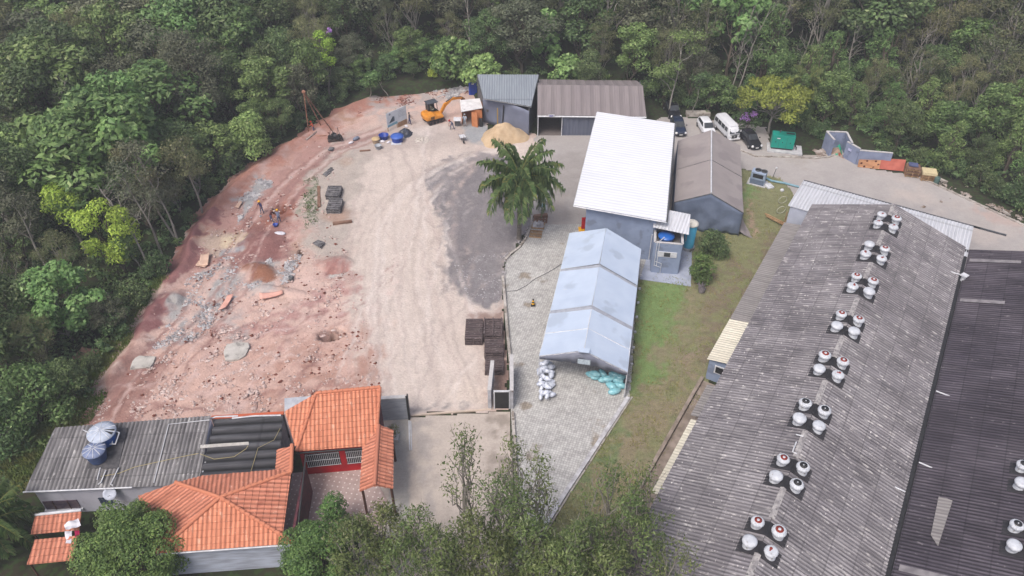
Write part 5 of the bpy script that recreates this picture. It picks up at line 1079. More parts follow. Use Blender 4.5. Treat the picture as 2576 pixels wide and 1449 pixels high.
b = MB(); b.heap([(q0_.x + .3, q0_.y + .5), (q1_.x - .1, q1_.y + .4), (qr.x - .3, qr.y - .3), (qb1.x - .4, qb1.y - .3), (qb0.x + .4, qb0.y - .3)], 1.1, rough=.35, seed=4); solo(b.build('rubbish_heap', mat('rubbish', C(186, 156, 134), C(120, 120, 116), scale=2.2, rough=.9, c3=C(160, 90, 64), s3=2.2, t3=.55)), 'heap of mixed rubbish inside the blue-grey enclosure', 'rubbish')
c = at(2106, 384, 0); b = MB(); b.heap([(c.x - .8, c.y - .8), (c.x + .5, c.y - .7), (c.x + .9, c.y + 1.4), (c.x + .2, c.y + 1.7)], .9, rough=.6, seed=9); o = solo(b.build('green_net', mat('green_plastic', C(62, 176, 140), C(50, 150, 122), scale=3, rough=.6)), 'crumpled green plastic lying on the rubbish heap', 'plastic sheet')
bd = thing('boundary_wall', at(2170, 408), 'slate-blue boundary wall stepping along the road behind the tipped boards', 'wall')
P = [at(2119, 395) + Vector((.1, 0, 0)), at(2152, 413), at(2234, 420)]
b = MB(); b.wall(P[0], P[1], 0, 2.1, .18); b.wall(P[1], P[2], 0, 1.9, .18); b.build('wall', m_slate, bd)
b = MB(); b.wall(P[0], P[1], 2.104, 2.18, .24); b.wall(P[1], P[2], 1.904, 1.98, .24); b.build('coping', MATS['coping_white'], bd)
c = lerp(P[0], P[1], .3); b = MB(); b.box((c.x - .15, c.y - .35, 1.5), (.5, .03, .3), rz=math.atan2(P[1].y - P[0].y, P[1].x - P[0].x)); b.build('sign', mat('sign_paint', C(196, 200, 232), rough=.6), bd)
# parking kerb platform
b = MB(); c = at(1790, 299, 0); b.box((at(1755, 290).x, at(1755, 290).y, .25), (3.2, .9, .5)); solo(b.build('concrete_step', MATS['kerb_concrete']), 'grey concrete step between the dark and white cars', 'step')
# ================================================================ vehicles
def sring(y, hw, z0, z1, n=4.0, k=28, tw=1.0, cx=0.0):     # superellipse section across a vehicle; tw narrows the top
    R_ = []
    for i in range(k):
        t = 2 * math.pi * i / k; c_, s_ = math.cos(t), math.sin(t)
        x = math.copysign(abs(c_) ** (2 / n), c_); z = math.copysign(abs(s_) ** (2 / n), s_); q = (z + 1) / 2
        R_.append((cx + x * hw * (1 + (tw - 1) * q), y, z0 + (z1 - z0) * q))
    return R_
m_tyre = mat('tyre', (.02, .02, .02, 1), (.03, .03, .03, 1), rough=.9); m_hub = mat('wheel_hub', C(180, 182, 186), rough=.4, metal=.6)
m_lampg = mat('headlamp_glass', C(240, 240, 236), C(220, 222, 226), rough=.1, spec=.8); m_plate2 = mat('number_plate', C(236, 236, 236), rough=.5)
def wheel(t, x, y, rr, r=.29):
    b = MB(); s = 1 if x > 0 else -1; b.lathe((x, y, r), [(.5 * r, -.09), (r * .93, -.09), (r, -.06), (r, .06), (r * .93, .09), (.5 * r, .09)], 24, axis=Vector((1, 0, 0))); w = b.build('wheel', m_tyre, t)
    b = MB(); b.lathe((x + s * .05, y, r), [(.02, .05), (r * .3, .06), (r * .62, .03), (r * .62, -.02)][::-1], 16, axis=Vector((s, 0, 0))); b.build('rim', m_hub, w)
def car(loc, rz, paint, label, kind='hatch', L_=3.9, name='parked_car'):
    t = thing(name, (0, 0, 0), label, 'car'); h = L_ / 2; W2 = .83        # front towards -y
    b = MB()
    prof = [(-h, .55, .30, .58, 3), (-h + .06, .72, .24, .68, 4), (-h + .3, .80, .2, .76, 4), (-h + .9, W2, .18, .86, 5), (-h + 1.15, W2, .18, .92, 5), (0, W2, .18, .95, 5), (h - .6, W2, .18, .97, 5), (h - .15, .79, .22, .95, 4), (h - .03, .7, .28, .86, 4), (h, .6, .34, .7, 3)]
    b.loft([sring(y, w, a, c, n, tw=.93) for y, w, a, c, n in prof]); b.build('body', paint, t)
    b = MB(); top = 1.43
    cab = [(-h + 1.0, .70, .85, .90, .9), (-h + 1.3, .70, .85, 1.10, .9), (-h + 1.75, .71, .85, top - .03, .84), (-h + 2.2, .71, .85, top, .82), (h - .75, .71, .85, top - .03, .82), (h - .35, .70, .85, 1.28, .84), (h - .1, .66, .85, .98, .88)]
    b.loft([sring(y, w, a, c, 5, tw=tw) for y, w, a, c, tw in cab]); b.build('cabin', paint, t)
    def gl(name, P, th=.012):
        bb = MB(); P = [Vector(p) for p in P]; n = (P[1] - P[0]).cross(P[2] - P[1]).normalized(); ce = mid(*P)
        if n.dot(ce - Vector((0, 0, .8))) < 0: n = -n
        quadbox(bb, P, th, n); bb.build(name, m_glass, t)
    gl('windscreen', [(-.62, -h + 1.06, .955), (.62, -h + 1.06, .955), (.54, -h + 1.68, 1.385), (-.54, -h + 1.68, 1.385)], .03)
    for s in (-1, 1): 
        gl('side_window', [(s * .695, -h + 1.5, .98), (s * .695, -h + 2.15, .98), (s * .60, -h + 2.15, 1.36), (s * .60, -h + 1.82, 1.36)], .03)
        gl('side_window', [(s * .695, -h + 2.22, .98), (s * .695, h - .5, .98), (s * .61, h - .72, 1.34), (s * .60, -h + 2.22, 1.36)], .03)
        b = MB(); b.box((s * .92, -h + 1.4, 1.0), (.16, .1, .11)); b.build('mirror', paint, t)
        b = MB(); b.lathe((s * .60, -h + .07, .60), [(.0, .1), (.10, .09), (.15, .05), (.16, 0)], 14, axis=Vector((s * .25, -.8, .45))); b.build('headlight', m_lampg, t)
        for y in (-h + .72, h - .7): wheel(t, s * .76, y, .29)
    gl('rear_window', [(-.55, h - .3, 1.2), (.55, h - .3, 1.2), (.58, h - .12, 1.0), (-.58, h - .12, 1.0)], .03)
    b = MB(); b.box((0, -h + .035, .52), (.75, .1, .14)); b.box((0, -h - .005, .31), (1.0, .06, .1)); b.build('grille', m_black, t)
    b = MB(); b.box((0, -h - .035, .40), (.42, .02, .13)); b.build('number_plate', m_plate2, t)
    t.location = loc; t.rotation_euler = (0, 0, rz); return t
m_carblack = mat('car_paint_black', (.012, .012, .016, 1), (.016, .016, .02, 1), rough=.18, spec=.6); m_carwhite = mat('car_paint_white', C(236, 238, 242), C(228, 230, 236), rough=.25, spec=.5)
m_cardk = mat('car_paint_dark_blue', (.02, .03, .06, 1), (.016, .024, .05, 1), rough=.18, spec=.6)
def front_at(x, y, rz, L_): f = at(x, y); return (f.x - math.sin(-rz) * 0 + math.sin(rz) * -L_ / 2 * 1, f.y + math.cos(rz) * L_ / 2, 0.0)
car(front_at(1712, 346, 0.03, 3.8), .03, m_cardk, 'dark blue-black hatchback parked first beside the white-roofed building', L_=3.8)
car(front_at(1700, 304, .1, 3.9), .1, m_carblack, 'black car half hidden behind the dark blue hatchback', L_=3.9)
car(front_at(1787, 349, .1, 4.1), .1, m_carwhite, 'white car with bonnet hidden behind the taupe tent, left of the van', L_=4.1)
car(front_at(1903, 379, .22, 3.9), .22, m_carblack, 'black hatchback between the white van and the green generator', L_=3.9)
# rounded white van
def van(loc, rz):
    t = thing('parked_van', (0, 0, 0), 'white rounded minibus with black front grille panel parked facing the road', 'van'); h = 2.2; b = MB()
    prof = [(-h, .66, .32, 1.05, 3.5, .95), (-h + .05, .80, .28, 1.2, 4, .92), (-h + .25, .85, .26, 1.62, 4.5, .86), (-h + .55, .86, .26, 1.88, 5, .80), (-h + 1.2, .86, .26, 1.95, 5, .78), (.3, .86, .26, 1.97, 5, .78), (h - .5, .86, .26, 1.94, 5, .78), (h - .12, .84, .28, 1.85, 4.5, .8), (h, .74, .36, 1.6, 4, .84)]
    b.loft([sring(y, w, a, c, n, k=36, tw=tw) for y, w, a, c, n, tw in prof]); b.build('body', m_carwhite, t)
    b = MB(); b.loft([sring(-h + .5, .60, 1.86, 1.93, 3, k=20), sring(-h + .8, .63, 1.9, 2.0, 3, k=20), sring(h - .5, .63, 1.9, 2.0, 3, k=20), sring(h - .25, .58, 1.86, 1.93, 3, k=20)]); b.build('roof', m_carwhite, t)
    b = MB(); P = [Vector(p) for p in ((-.70, -h + .04, 1.10), (.70, -h + .04, 1.10), (.62, -h + .36, 1.62), (-.62, -h + .36, 1.62))]; quadbox(b, P, .05, Vector((0, -.85, .52))); b.build('windscreen', m_glass, t)
    b = MB(); b.box((0, -h + .16, 1.36), (.05, .3, .6), tilt=(-.52, 0)); b.build('screen_divider', m_carwhite, t)
    b = MB(); b.box((0, -h - .0, .66), (.74, .06, .44)); b.build('grille', m_black, t)
    b = MB(); b.box((0, -h + .01, .99), (1.2, .06, .08)); b.build('vent_strip', m_gsteel, t)
    b = MB(); b.box((0, -h - .05, .36), (1.62, .14, .16)); b.build('bumper', m_carwhite, t)
    b = MB(); b.box((0, -h - .13, .37), (.42, .02, .12)); b.build('number_plate', m_plate2, t)
    b = MB(); b.lathe((0, -h - .03, .7), [(.11, 0), (.12, .02), (.1, .03)], 18, axis=Vector((0, -1, 0))); b.build('badge', m_hub, t)
    for s in (-1, 1):
        b = MB(); b.lathe((s * .56, -h + .02, .76), [(.0, .07), (.08, .06), (.11, .03), (.12, 0)], 18, axis=Vector((0, -1, 0))); b.build('headlight', m_lampg, t)
        for k in range(4):
            y0 = -h + .52 + k * .92; y1 = y0 + .74; b = MB(); xa, xb = s * .815, s * .745
            quadbox(b, [Vector((xa, y0 + (.06 if k == 0 else 0), 1.16)), Vector((xa, y1, 1.16)), Vector((xb, y1, 1.66)), Vector((xb, y0 + (.18 if k == 0 else 0), 1.66))], .03, Vector((s, 0, .2))); b.build('side_window', m_glass, t)
        b = MB(); b.box((s * .98, -h + .35, 1.2), (.16, .05, .22)); b.build('mirror', m_carwhite, t)
        for y in (-h + .6, h - .9): wheel(t, s * .76, y, .32, .31)
    t.location = loc; t.rotation_euler = (0, 0, rz)
van(front_at(1845, 356, .26, 4.4), .26)
# ---------------------------------------------------------------- excavator
m_orange = mat('machine_orange', C(232, 156, 60), C(214, 136, 44), scale=2, rough=.45, c3=C(150, 110, 70), s3=4, t3=.66)
ec = at(1090, 306); ex = thing('excavator', ec, 'orange tracked mini excavator with black canopy cab and raised boom', 'excavator')
fa = .55; fx = Vector((math.cos(fa), math.sin(fa), 0)); fy = Vector((-fx.y, fx.x, 0))     # boom direction / machine left
def EP(u, v, z): p = ec + fx * u + fy * v; return Vector((p.x, p.y, z))
for s in (-1, 1):
    b = MB(); pr_ = [(-1.15, .3), (-1.0, .08), (-.75, .02), (.75, .02), (1.0, .08), (1.15, .3), (1.0, .5), (.75, .56), (-.75, .56), (-1.0, .5)]
    b.loft([[EP(u, s * .72 - .2, z) for u, z in pr_], [EP(u, s * .72 + .2, z) for u, z in pr_]], smooth=False); tk = b.build('track', mat('mud_track', C(120, 100, 96), C(80, 66, 62), scale=5, rough=.9, bump=.5), ex)
    b = MB()
    for k in range(4): b.lathe(EP(-.75 + k * .5, s * .94, .28), [(.0, .03), (.17, .03), (.19, 0)], 14, axis=fy * s)
    b.build('rollers', m_black, tk)
b = MB(); b.loft([[EP(-.5, -.5, .3), EP(.5, -.5, .3), EP(.5, .5, .3), EP(-.5, .5, .3)], [EP(-.45, -.45, .68), EP(.45, -.45, .68), EP(.45, .45, .68), EP(-.45, .45, .68)]], smooth=False); b.build('slew_base', m_black, ex)
def esec(v, r0, z0, z1): return [EP(u, v, z) for u, z in ((-1.35 * r0, z0 + .1), (-1.2 * r0, z0), (1.0, z0), (1.12, z0 + .15), (1.0, z1 - .3), (.2, z1 - .22), (-.3, z1), (-1.15 * r0, z1), (-1.38 * r0, z1 - .25))]
b = MB(); b.loft([esec(-.98, .86, .78, 1.3), esec(-.85, .98, .72, 1.5), esec(-.3, 1.05, .7, 1.58), esec(.3, 1.05, .7, 1.58), esec(.85, .98, .72, 1.5), esec(.98, .86, .78, 1.3)], smooth=False); b.build('house', m_orange, ex)
b = MB(); b.loft([esec(-1.0, .84, .66, .84), esec(1.0, .84, .66, .84)], smooth=False); b.build('skirt', m_black, ex)
b = MB(); b.box(EP(-.5, -1.0, 1.1), (.5, .06, .36), rz=fa); b.build('side_grille', mat('brown_grille', C(120, 84, 40), rough=.7), ex)
b = MB()
for u, v in ((-.5, .0), (.72, .0), (-.5, .92), (.72, .92)): b.tube([EP(u, v, 1.4), EP(u * .9, v, 2.62)], .045, n=6)
b.box(EP(-.52, .46, 2.0), (.05, .95, .9), rz=fa); b.box(EP(.1, .93, 1.85), (1.1, .04, .7), rz=fa); b.box(EP(.1, .46, 1.52), (1.2, .9, .1), rz=fa); b.build('cab', m_black, ex)
b = MB(); b.box(EP(.1, .46, 2.66), (1.5, 1.15, .1), rz=fa); b.build('cab_roof', mat('cab_roof_grey', C(84, 88, 96), C(70, 74, 82), rough=.6), ex, bevel=.03)
b = MB(); b.box(EP(-.1, .46, 1.85), (.14, .5, .6), rz=fa); b.box(EP(.1, .46, 1.62), (.5, .5, .12), rz=fa); b.build('seat', mat('seat_cream', C(206, 200, 170), rough=.7), ex)
def beam(b, P, w, hs):
    rings = []
    for i, p in enumerate(P):
        d = (P[min(i + 1, len(P) - 1)] - P[max(0, i - 1)]).normalized(); up = fy.cross(d).normalized(); 
        if up.z < 0: up = -up
        h_ = hs[i] / 2; rings.append([p + fy * w / 2 + up * h_, p - fy * w / 2 + up * h_, p - fy * w / 2 - up * h_, p + fy * w / 2 - up * h_])
    b.loft(rings, smooth=False)
B0 = EP(1.0, -.25, 1.1); B1 = EP(1.75, -.25, 2.1); B2 = EP(2.55, -.25, 2.5); B3 = EP(4.3, -.25, 2.45)
b = MB(); beam(b, [B0, B1, B2], .26, [.26, .44, .24]); b.build('boom', m_orange, ex)
b = MB(); beam(b, [B2 + Vector((0, 0, .08)), EP(3.0, -.25, 2.66), B3], .2, [.22, .36, .18]); b.build('stick', m_orange, ex)
b = MB(); b.tube([EP(1.2, -.25, 1.0), EP(1.85, -.25, 1.9)], .07, n=8); b.tube([EP(1.9, -.25, 2.5), EP(2.85, -.25, 2.86)], .06, n=8); b.tube([EP(3.1, -.25, 2.78), EP(4.1, -.25, 2.66)], .05, n=8); b.build('rams', m_gsteel, ex)
b = MB(); pr_ = [(4.2, 2.6), (4.6, 2.35), (4.62, 1.95), (4.4, 1.65), (4.15, 1.75), (4.3, 2.0), (4.2, 2.3)]
b.loft([[EP(u, -.55, z) for u, z in pr_], [EP(u, .05, z) for u, z in pr_]], smooth=False); b.build('bucket', mat('bucket_rust', C(150, 96, 50), C(110, 76, 50), scale=3, rough=.8), ex)
b = MB(); b.loft([[EP(1.35, -1.0, .1), EP(1.45, -1.0, .1), EP(1.4, -1.0, .5), EP(1.3, -1.0, .5)], [EP(1.35, 1.0, .1), EP(1.45, 1.0, .1), EP(1.4, 1.0, .5), EP(1.3, 1.0, .5)]], smooth=False); b.box(EP(1.15, .3, .3), (.4, .1, .12), rz=fa); b.box(EP(1.15, -.3, .3), (.4, .1, .12), rz=fa); b.build('blade', mat('blade_grey', C(170, 146, 140), C(140, 116, 110), rough=.8), ex)
# ---------------------------------------------------------------- drilling tripod
m_pole = mat('rusty_pole', C(176, 132, 108), C(140, 100, 80), scale=3, rough=.8)
tp = thing('drilling_tripod', at(805, 330), 'tall brown drilling tripod of round poles with winch engine at its foot', 'drilling rig')
apx = at(764, 232, 6.2)
for q in ((777, 335), (809, 319), (836, 330)):
    b = MB(); b.tube([at(*q, 0), apx + (at(*q, 0) - apx) * -.02], [.085, .065], n=8); b.build('leg', m_pole, tp)
b = MB(); b.lathe(apx + Vector((0, 0, .05)), [(.14, -.06), (.24, -.03), (.24, .03), (.14, .06)], 20, axis=Vector((.2, -1, .3))); b.build('pulley', m_pole, tp)
b = MB(); f_ = at(836, 338); b.tube([apx, Vector((f_.x, f_.y, .6))], .02, n=5); b.build('cable', m_black, tp)
e = at(844, 354); wn2 = thing('winch_engine', e, 'dark greasy engine and winch frame at the foot of the tripod', 'winch')
b = MB(); b.box((e.x, e.y, .25), (1.9, .9, .12), rz=.3); b.tube([(e.x - .8, e.y + .3, .3), (e.x - .5, e.y + .4, 1.5), (e.x + .1, e.y + .3, .4)], .05); b.tube([(e.x + .3, e.y - .3, .3), (e.x + .5, e.y, 1.9), (e.x + .9, e.y - .4, .3)], .05); b.build('frame', mat('greasy_frame', C(90, 80, 78), C(60, 50, 48), rough=.6), wn2)
b = MB(); b.box((e.x - .1, e.y, .65), (.7, .5, .6), rz=.3); b.box((e.x - .1, e.y, 1.05), (.3, .3, .25), rz=.3); b.lathe((e.x + .5, e.y - .1, .6), [(.1, -.3), (.32, -.28), (.2, -.25), (.2, .25), (.32, .28), (.1, .3)], 18, axis=Vector((.3, 1, 0))); b.lathe((e.x - .55, e.y - .2, .6), [(.05, -.05), (.34, -.04), (.34, .04), (.05, .05)], 20, axis=Vector((.3, 1, 0))); b.build('engine', m_black, wn2, bevel=.02)
b = MB(); b.box((e.x + .1, e.y - .25, .9), (.35, .3, .15), rz=.3); b.build('fuel_tank', m_gsteel, wn2)
b = MB(); b.tube([at(770, 352, .25), at(796, 332, .3)], .13); solo(b.build('log', mat('weathered_log', C(190, 176, 168), C(130, 110, 104), scale=2, rough=.9)), 'pale weathered log lying beside the drilling tripod', 'log')
b = MB(); b.tube([at(792, 342, .12), at(822, 341, .12)], .06); solo(b.build('steel_pipe', m_pole), 'rusty pipe lying between log and winch engine', 'pipe')
# ---------------------------------------------------------------- people
m_skin = mat('skin', C(150, 104, 82), C(138, 94, 74), rough=.6)
def person(loc, rz, shirt, trouser, hat, label, lean=0.0, arms=None, step=.0, hatc=True, H=1.72, boots=None, bendk=0.0, headtilt=0.0):
    t = thing('person', (0, 0, 0), label, 'person'); s = H / 1.72
    J = {}; E_ = []; Rr = {}; bone = {}
    def jn(n, p, r, parent=None, kind=None): J[n] = Vector(p); Rr[n] = r; (E_.append((parent, n)) if parent else None); bone[n] = kind
    jn('pelvis', (0, 0, .95 - bendk * .25), .125, None, 't'); jn('waist', (0, .0, 1.10 - bendk * .25), .12, 'pelvis', 's'); jn('chest', (0, .01, 1.32 - bendk * .25), .145, 'waist', 's'); jn('neck', (0, 0, 1.47 - bendk * .25), .06, 'chest', 'k'); jn('chin', (0, .03, 1.54 - bendk * .25), .075, 'neck', 'k'); jn('head', (0, .01, 1.63 - bendk * .25), .095, 'chin', 'k'); jn('crown', (0, 0, 1.70 - bendk * .25), .06, 'head', 'k'); jn('nose', (0, .125, 1.60 - bendk * .25), .014, 'head', 'k')
    for sg, nm in ((-1, 'l'), (1, 'r')):
        jn('sho' + nm, (sg * .18, 0, 1.41 - bendk * .25), .062, 'chest', 's'); a = (arms or {}).get(nm, (.10, .16, -.26, -.02, .2, -.16))
        ex_, ey, ez, wx_, wy_, wz2 = a; e0 = J['sho' + nm] + Vector((sg * ex_, ey, ez)); w0_ = e0 + Vector((sg * wx_, wy_, wz2))
        jn('elb' + nm, e0, .043, 'sho' + nm, 's'); jn('wri' + nm, w0_, .03, 'elb' + nm, 'k'); d = (w0_ - e0).normalized(); pal = w0_ + d * .075; jn('pal' + nm, pal, .032, 'wri' + nm, 'k'); sd_ = Vector((1, 0, 0)); 
        for f in range(4): kx = pal + d * (.03) + sd_ * (f - 1.5) * .021; jn('f%d%s' % (f, nm), kx + d * .035 + Vector((0, .01, -.01)), .0095, 'pal' + nm, 'k'); jn('g%d%s' % (f, nm), kx + d * (.06 - .008 * abs(f - 1.3)) + Vector((0, .022, -.03)), .008, 'f%d%s' % (f, nm), 'k')
        th0 = w0_ + d * .03 - sd_ * sg * .035 + Vector((0, .03, 0)); jn('th' + nm, th0, .011, 'wri' + nm, 'k'); jn('tt' + nm, th0 + d * .035 + Vector((0, .015, 0)), .009, 'th' + nm, 'k')
        jn('hip' + nm, (sg * .095, 0, .88 - bendk * .25), .095, 'pelvis', 't'); jn('kne' + nm, (sg * .11, .04 + sg * step * .5 + bendk * .3, .50 - bendk * .05), .066, 'hip' + nm, 't'); jn('ank' + nm, (sg * .12, sg * step, .10), .05, 'kne' + nm, 't'); jn('toe' + nm, (sg * .13, sg * step + .15, .045), .04, 'ank' + nm, 'b')
    if lean:
        M = Matrix.Rotation(-lean, 3, 'X'); o = J['pelvis']
        for n in J:
            if not any(n.startswith(q) for q in ('hip', 'kne', 'ank', 'toe', 'pelvis')): J[n] = o + M @ (J[n] - o)
    names = list(J); me = bpy.data.meshes.new('body'); me.from_pydata([J[n] * s for n in names], [(names.index(a), names.index(c)) for a, c in E_], []); o = bpy.data.objects.new('body', me); col.objects.link(o)
    sk = o.modifiers.new('skin', 'SKIN'); 
    if not me.skin_vertices: me.attributes
    for i, n in enumerate(names): d_ = me.skin_vertices[0].data[i]; d_.radius = (Rr[n] * s * (1.25 if n in ('chest', 'pelvis', 'waist') else 1), Rr[n] * s * (.85 if n in ('chest', 'pelvis', 'waist') else 1)); d_.use_root = n == 'pelvis'
    sb = o.modifiers.new('sub', 'SUBSURF'); sb.levels = 1; sb.render_levels = 1
    dg = bpy.context.evaluated_depsgraph_get(); m2 = bpy.data.meshes.new_from_object(o.evaluated_get(dg)); o.modifiers.clear(); o.data = m2; m2.name = 'body'
    m2.materials.clear(); [m2.materials.append(x) for x in (m_skin, shirt, trouser, boots or m_tyre)]
    km = {'k': 0, 's': 1, 't': 2, 'b': 3}; seg_ = [(J[a] * s, J[c] * s, km[bone[c]]) for a, c in E_]
    for p in m2.polygons:
        c_ = p.center; best = (9, 0)
        for a, c, k in seg_:
            d = c - a; u = max(0, min(1, (c_ - a).dot(d) / max(1e-9, d.length_squared))); dd = (c_ - a - d * u).length
            if dd < best[0]: best = (dd, k)
        p.material_index = best[1]; p.use_smooth = True
    o.parent = t; hd = J['head'] * s; up = (J['crown'] - J['head']).normalized(); fw = (J['nose'] - J['head']); fw = (fw - up * fw.dot(up)).normalized()
    if hat:
        b = MB(); b.lathe(hd + up * .01, [(.145, .035), (.15, .045), (.118, .05), (.115, .09), (.09, .13), (.045, .155), (0, .16)], 20, axis=up); b.box(hd + fw * .14 + up * .045, (.15, .09, .014)); b.build('helmet' if hatc else 'cap', hat, t)
    else: b = MB(); b.lathe(hd + up * .01, [(.105, -.02), (.108, .05), (.08, .1), (0, .125)], 16, axis=up); b.build('hair', m_tyre, t)
    b = MB()
    for sg in (-1, 1): b.lathe(hd + fw * .093 + Vector((sg * .034, 0, 0)) + up * .01, [(.012, 0), (.008, .006), (0, .008)], 8, axis=fw)
    b.build('eyes', m_black, t)
    b = MB(); b.box(hd + fw * .088 - up * .06, (.05, .012, .012)); b.build('mouth', mat('lips', C(130, 70, 60), rough=.6), t)
    t.location = loc; t.rotation_euler = (0, 0, rz); return t
m_jeans = mat('work_trousers', C(92, 104, 138), C(76, 88, 120), scale=8, rough=.9); m_navy = mat('navy_shirt', C(58, 66, 116), C(48, 56, 100), scale=6, rough=.9)
m_gshirt = mat('grey_shirt', C(128, 134, 156), C(110, 116, 140), scale=6, rough=.9); m_dshirt = mat('dark_red_shirt', C(84, 34, 40), C(40, 26, 34), scale=4, rough=.9)
m_yel = mat('helmet_yellow', C(250, 190, 40), C(240, 176, 30), rough=.35); m_whh = mat('helmet_white', C(240, 240, 240), rough=.35); m_redh = mat('cap_red', C(200, 50, 40), C(180, 40, 36), rough=.6)
m_dsh = mat('charcoal_shirt', C(70, 70, 82), C(56, 56, 66), rough=.9); m_wsh = mat('pale_shirt', C(196, 208, 220), C(176, 188, 204), rough=.9); m_shorts = mat('pale_trousers', C(150, 164, 176), C(130, 144, 158), rough=.9); m_orsh = mat('orange_shirt', C(226, 120, 90), C(210, 100, 76), rough=.9)
P_ = lambda x, y: (at(x, y).x, at(x, y).y, .06)
work = {'l': (.02, .26, -.12, -.1, .2, -.1), 'r': (.02, .24, -.16, -.08, .22, -.06)}
person(P_(661, 538), 2.6, m_navy, m_jeans, m_yel, 'worker in navy shirt and yellow helmet standing left of the trench', lean=.15, step=.1)
person(P_(684, 560), -.9, m_dshirt, m_jeans, None, 'bareheaded worker in dark red shirt stooping at the trench', lean=.65, arms=work, step=.08)
person(P_(704, 563), .3, m_gshirt, m_jeans, m_yel, 'worker in grey shirt and yellow helmet at the near side of the trench', lean=.25, arms=work, step=.16)
person(P_(1031, 314), -1.3, m_dsh, m_navy, None, 'man in dark shirt standing behind the site sign', step=.12)
person(P_(1170, 318), 3.0, m_wsh, m_shorts, m_whh, 'man in pale shirt and white helmet at the door of the plywood store', step=.04)
person(P_(1139, 326), 2.3, m_gshirt, m_jeans, m_redh, 'man with red cap bending forward beside the plywood store', lean=.7, arms=work, step=.2, bendk=.3, hatc=False)
person(P_(791, 336), 1.6, m_orsh, m_jeans, m_redh, 'man in orange shirt behind the log at the drilling tripod', lean=.3, arms=work)
# ---------------------------------------------------------------- generator, chiller, toilet, sign
fg = at(1936, 377); fr_ = at(1993, 383); gd = (fr_ - fg).normalized(); gnn = Vector((-gd.y, gd.x, 0)); rg = math.atan2(gd.y, gd.x); gc = (fg + fr_) / 2 + gnn * .6; gl_ = (fr_ - fg).length
m_teal = mat('generator_teal', C(30, 160, 142), C(24, 146, 130), scale=1, rough=.45)
gt = thing('generator', gc, 'teal green generator housing on a concrete pad at the edge of the trees', 'generator')
b = MB(); b.box((gc.x, gc.y, 1.25), (gl_, 1.2, 1.75), rz=rg); b.build('housing', m_teal, gt, bevel=.04)
b = MB(); b.box((gc.x, gc.y, .28), (gl_ - .2, 1.1, .2), rz=rg); b.build('skid', m_black, gt)
b = MB(); q = gc + gd * (gl_ * .28) + gnn * .1; b.box((q.x, q.y, 2.14), (1.0, .36, .03), rz=rg); b.build('air_grille', m_black, gt)
b = MB(); q = gc - gd * (gl_ * .18) + gnn * .2; b.tube([(q.x, q.y, 2.1), (q.x, q.y, 2.32), (q.x + .15, q.y, 2.4)], .07); b.build('exhaust', m_gsteel, gt)
b = MB()
for k in (-.32, -.02, .32):
    q = gc + gd * gl_ * k - gnn * .61; b.box((q.x, q.y, 1.2), (.1, .03, .14), rz=rg)
b.build('latches', m_black, gt)
b = MB()
for k in (-.17, .16): q = gc + gd * gl_ * k - gnn * .604; b.box((q.x, q.y, 1.2), (.02, .015, 1.5), rz=rg)
b.build('door_gaps', m_black, gt)
b = MB(); b.box((gc.x - gd.x * .6 - gnn.x * .605, gc.y - gd.y * .6 - gnn.y * .605, 1.7), (.4, .02, .12), rz=rg); b.build('lettering', m_steel, gt)
pdc = gc + gd * .4 - gnn * .15
b = MB(); b.box((pdc.x, pdc.y, .08), (gl_ + 1.5, 2.2, .2), rz=rg); solo(b.build('concrete_pad', mat('pad_concrete', C(206, 206, 208), C(180, 180, 184), rough=.85)), 'pale concrete pad under the teal generator', 'pad')
b = MB(); q = gc + gd * (gl_ * .5 + .35); b.tube([(q.x, q.y - .3, .2), (q.x, q.y - .3, .5), (q.x, q.y + .4, .55), (q.x + .1, q.y + .5, .2)], .06); solo(b.build('cable_duct', m_black), 'thick black cable arching at the right end of the generator', 'cable')
fc = at(1884, 461); fd2 = at(1920, 470); cd2 = (fd2 - fc).normalized(); cn2 = Vector((-cd2.y, cd2.x, 0)); rc = math.atan2(cd2.y, cd2.x); cc2 = (fc + fd2) / 2 + cn2 * .5; cl = (fd2 - fc).length
ch = thing('chiller', cc2, 'grey-blue outdoor chiller with two top fans standing on the grass corner', 'chiller')
b = MB(); b.box((cc2.x, cc2.y, .85), (cl, 1.05, 1.55), rz=rc); b.build('cabinet', mat('chiller_blue', C(164, 180, 202), C(150, 166, 190), rough=.5), ch, bevel=.03)
b = MB(); q = cc2 - cn2 * .535; b.box((q.x, q.y, .42), (cl - .1, .03, .62), rz=rc); b.build('lower_panel', mat('chiller_grey', C(120, 134, 156), C(106, 120, 142), rough=.6), ch)
b = MB(); b.box((q.x, q.y, 1.2), (cl - .5, .03, .5), rz=rc); b.build('coil_panel', m_black, ch)
for k in (-.12, .30):
    q = cc2 + cd2 * cl * k + cn2 * .1; b = MB(); b.lathe((q.x, q.y, 1.64), [(.36, -.02), (.38, .09), (.33, .10), (.31, .02)], 24); fr2 = b.build('fan_ring', m_gsteel, ch); b = MB(); b.lathe((q.x, q.y, 1.64), [(.3, .0), (.3, .04), (.08, .05), (.07, .09)], 24); b.build('fan', m_black, fr2)
b = MB(); b.box((cc2.x, cc2.y, .04), (cl + .5, 1.5, .1), rz=rc); solo(b.build('concrete_pad', MATS['pad_concrete']), 'pale pad under the outdoor chiller', 'pad')
for x, y, nm in ((1934, 470, 'white cracked slab lying on the grass beside the chiller'),):
    c = at(x, y); b = MB(); b.box((c.x, c.y, .12), (.8, 1.0, .16), rz=.3); b.box((c.x + .1, c.y, .24), (.4, .5, .1), rz=.5); solo(b.build('slab', m_steel), nm, 'slab')
c = at(1967, 480); b = MB(); b.lathe((c.x, c.y, .02), [(.22, 0), (.24, .1), (.16, .22), (0, .26)], 16); solo(b.build('white_ball', m_steel), 'small round white ball on the grass near the annex', 'ball')
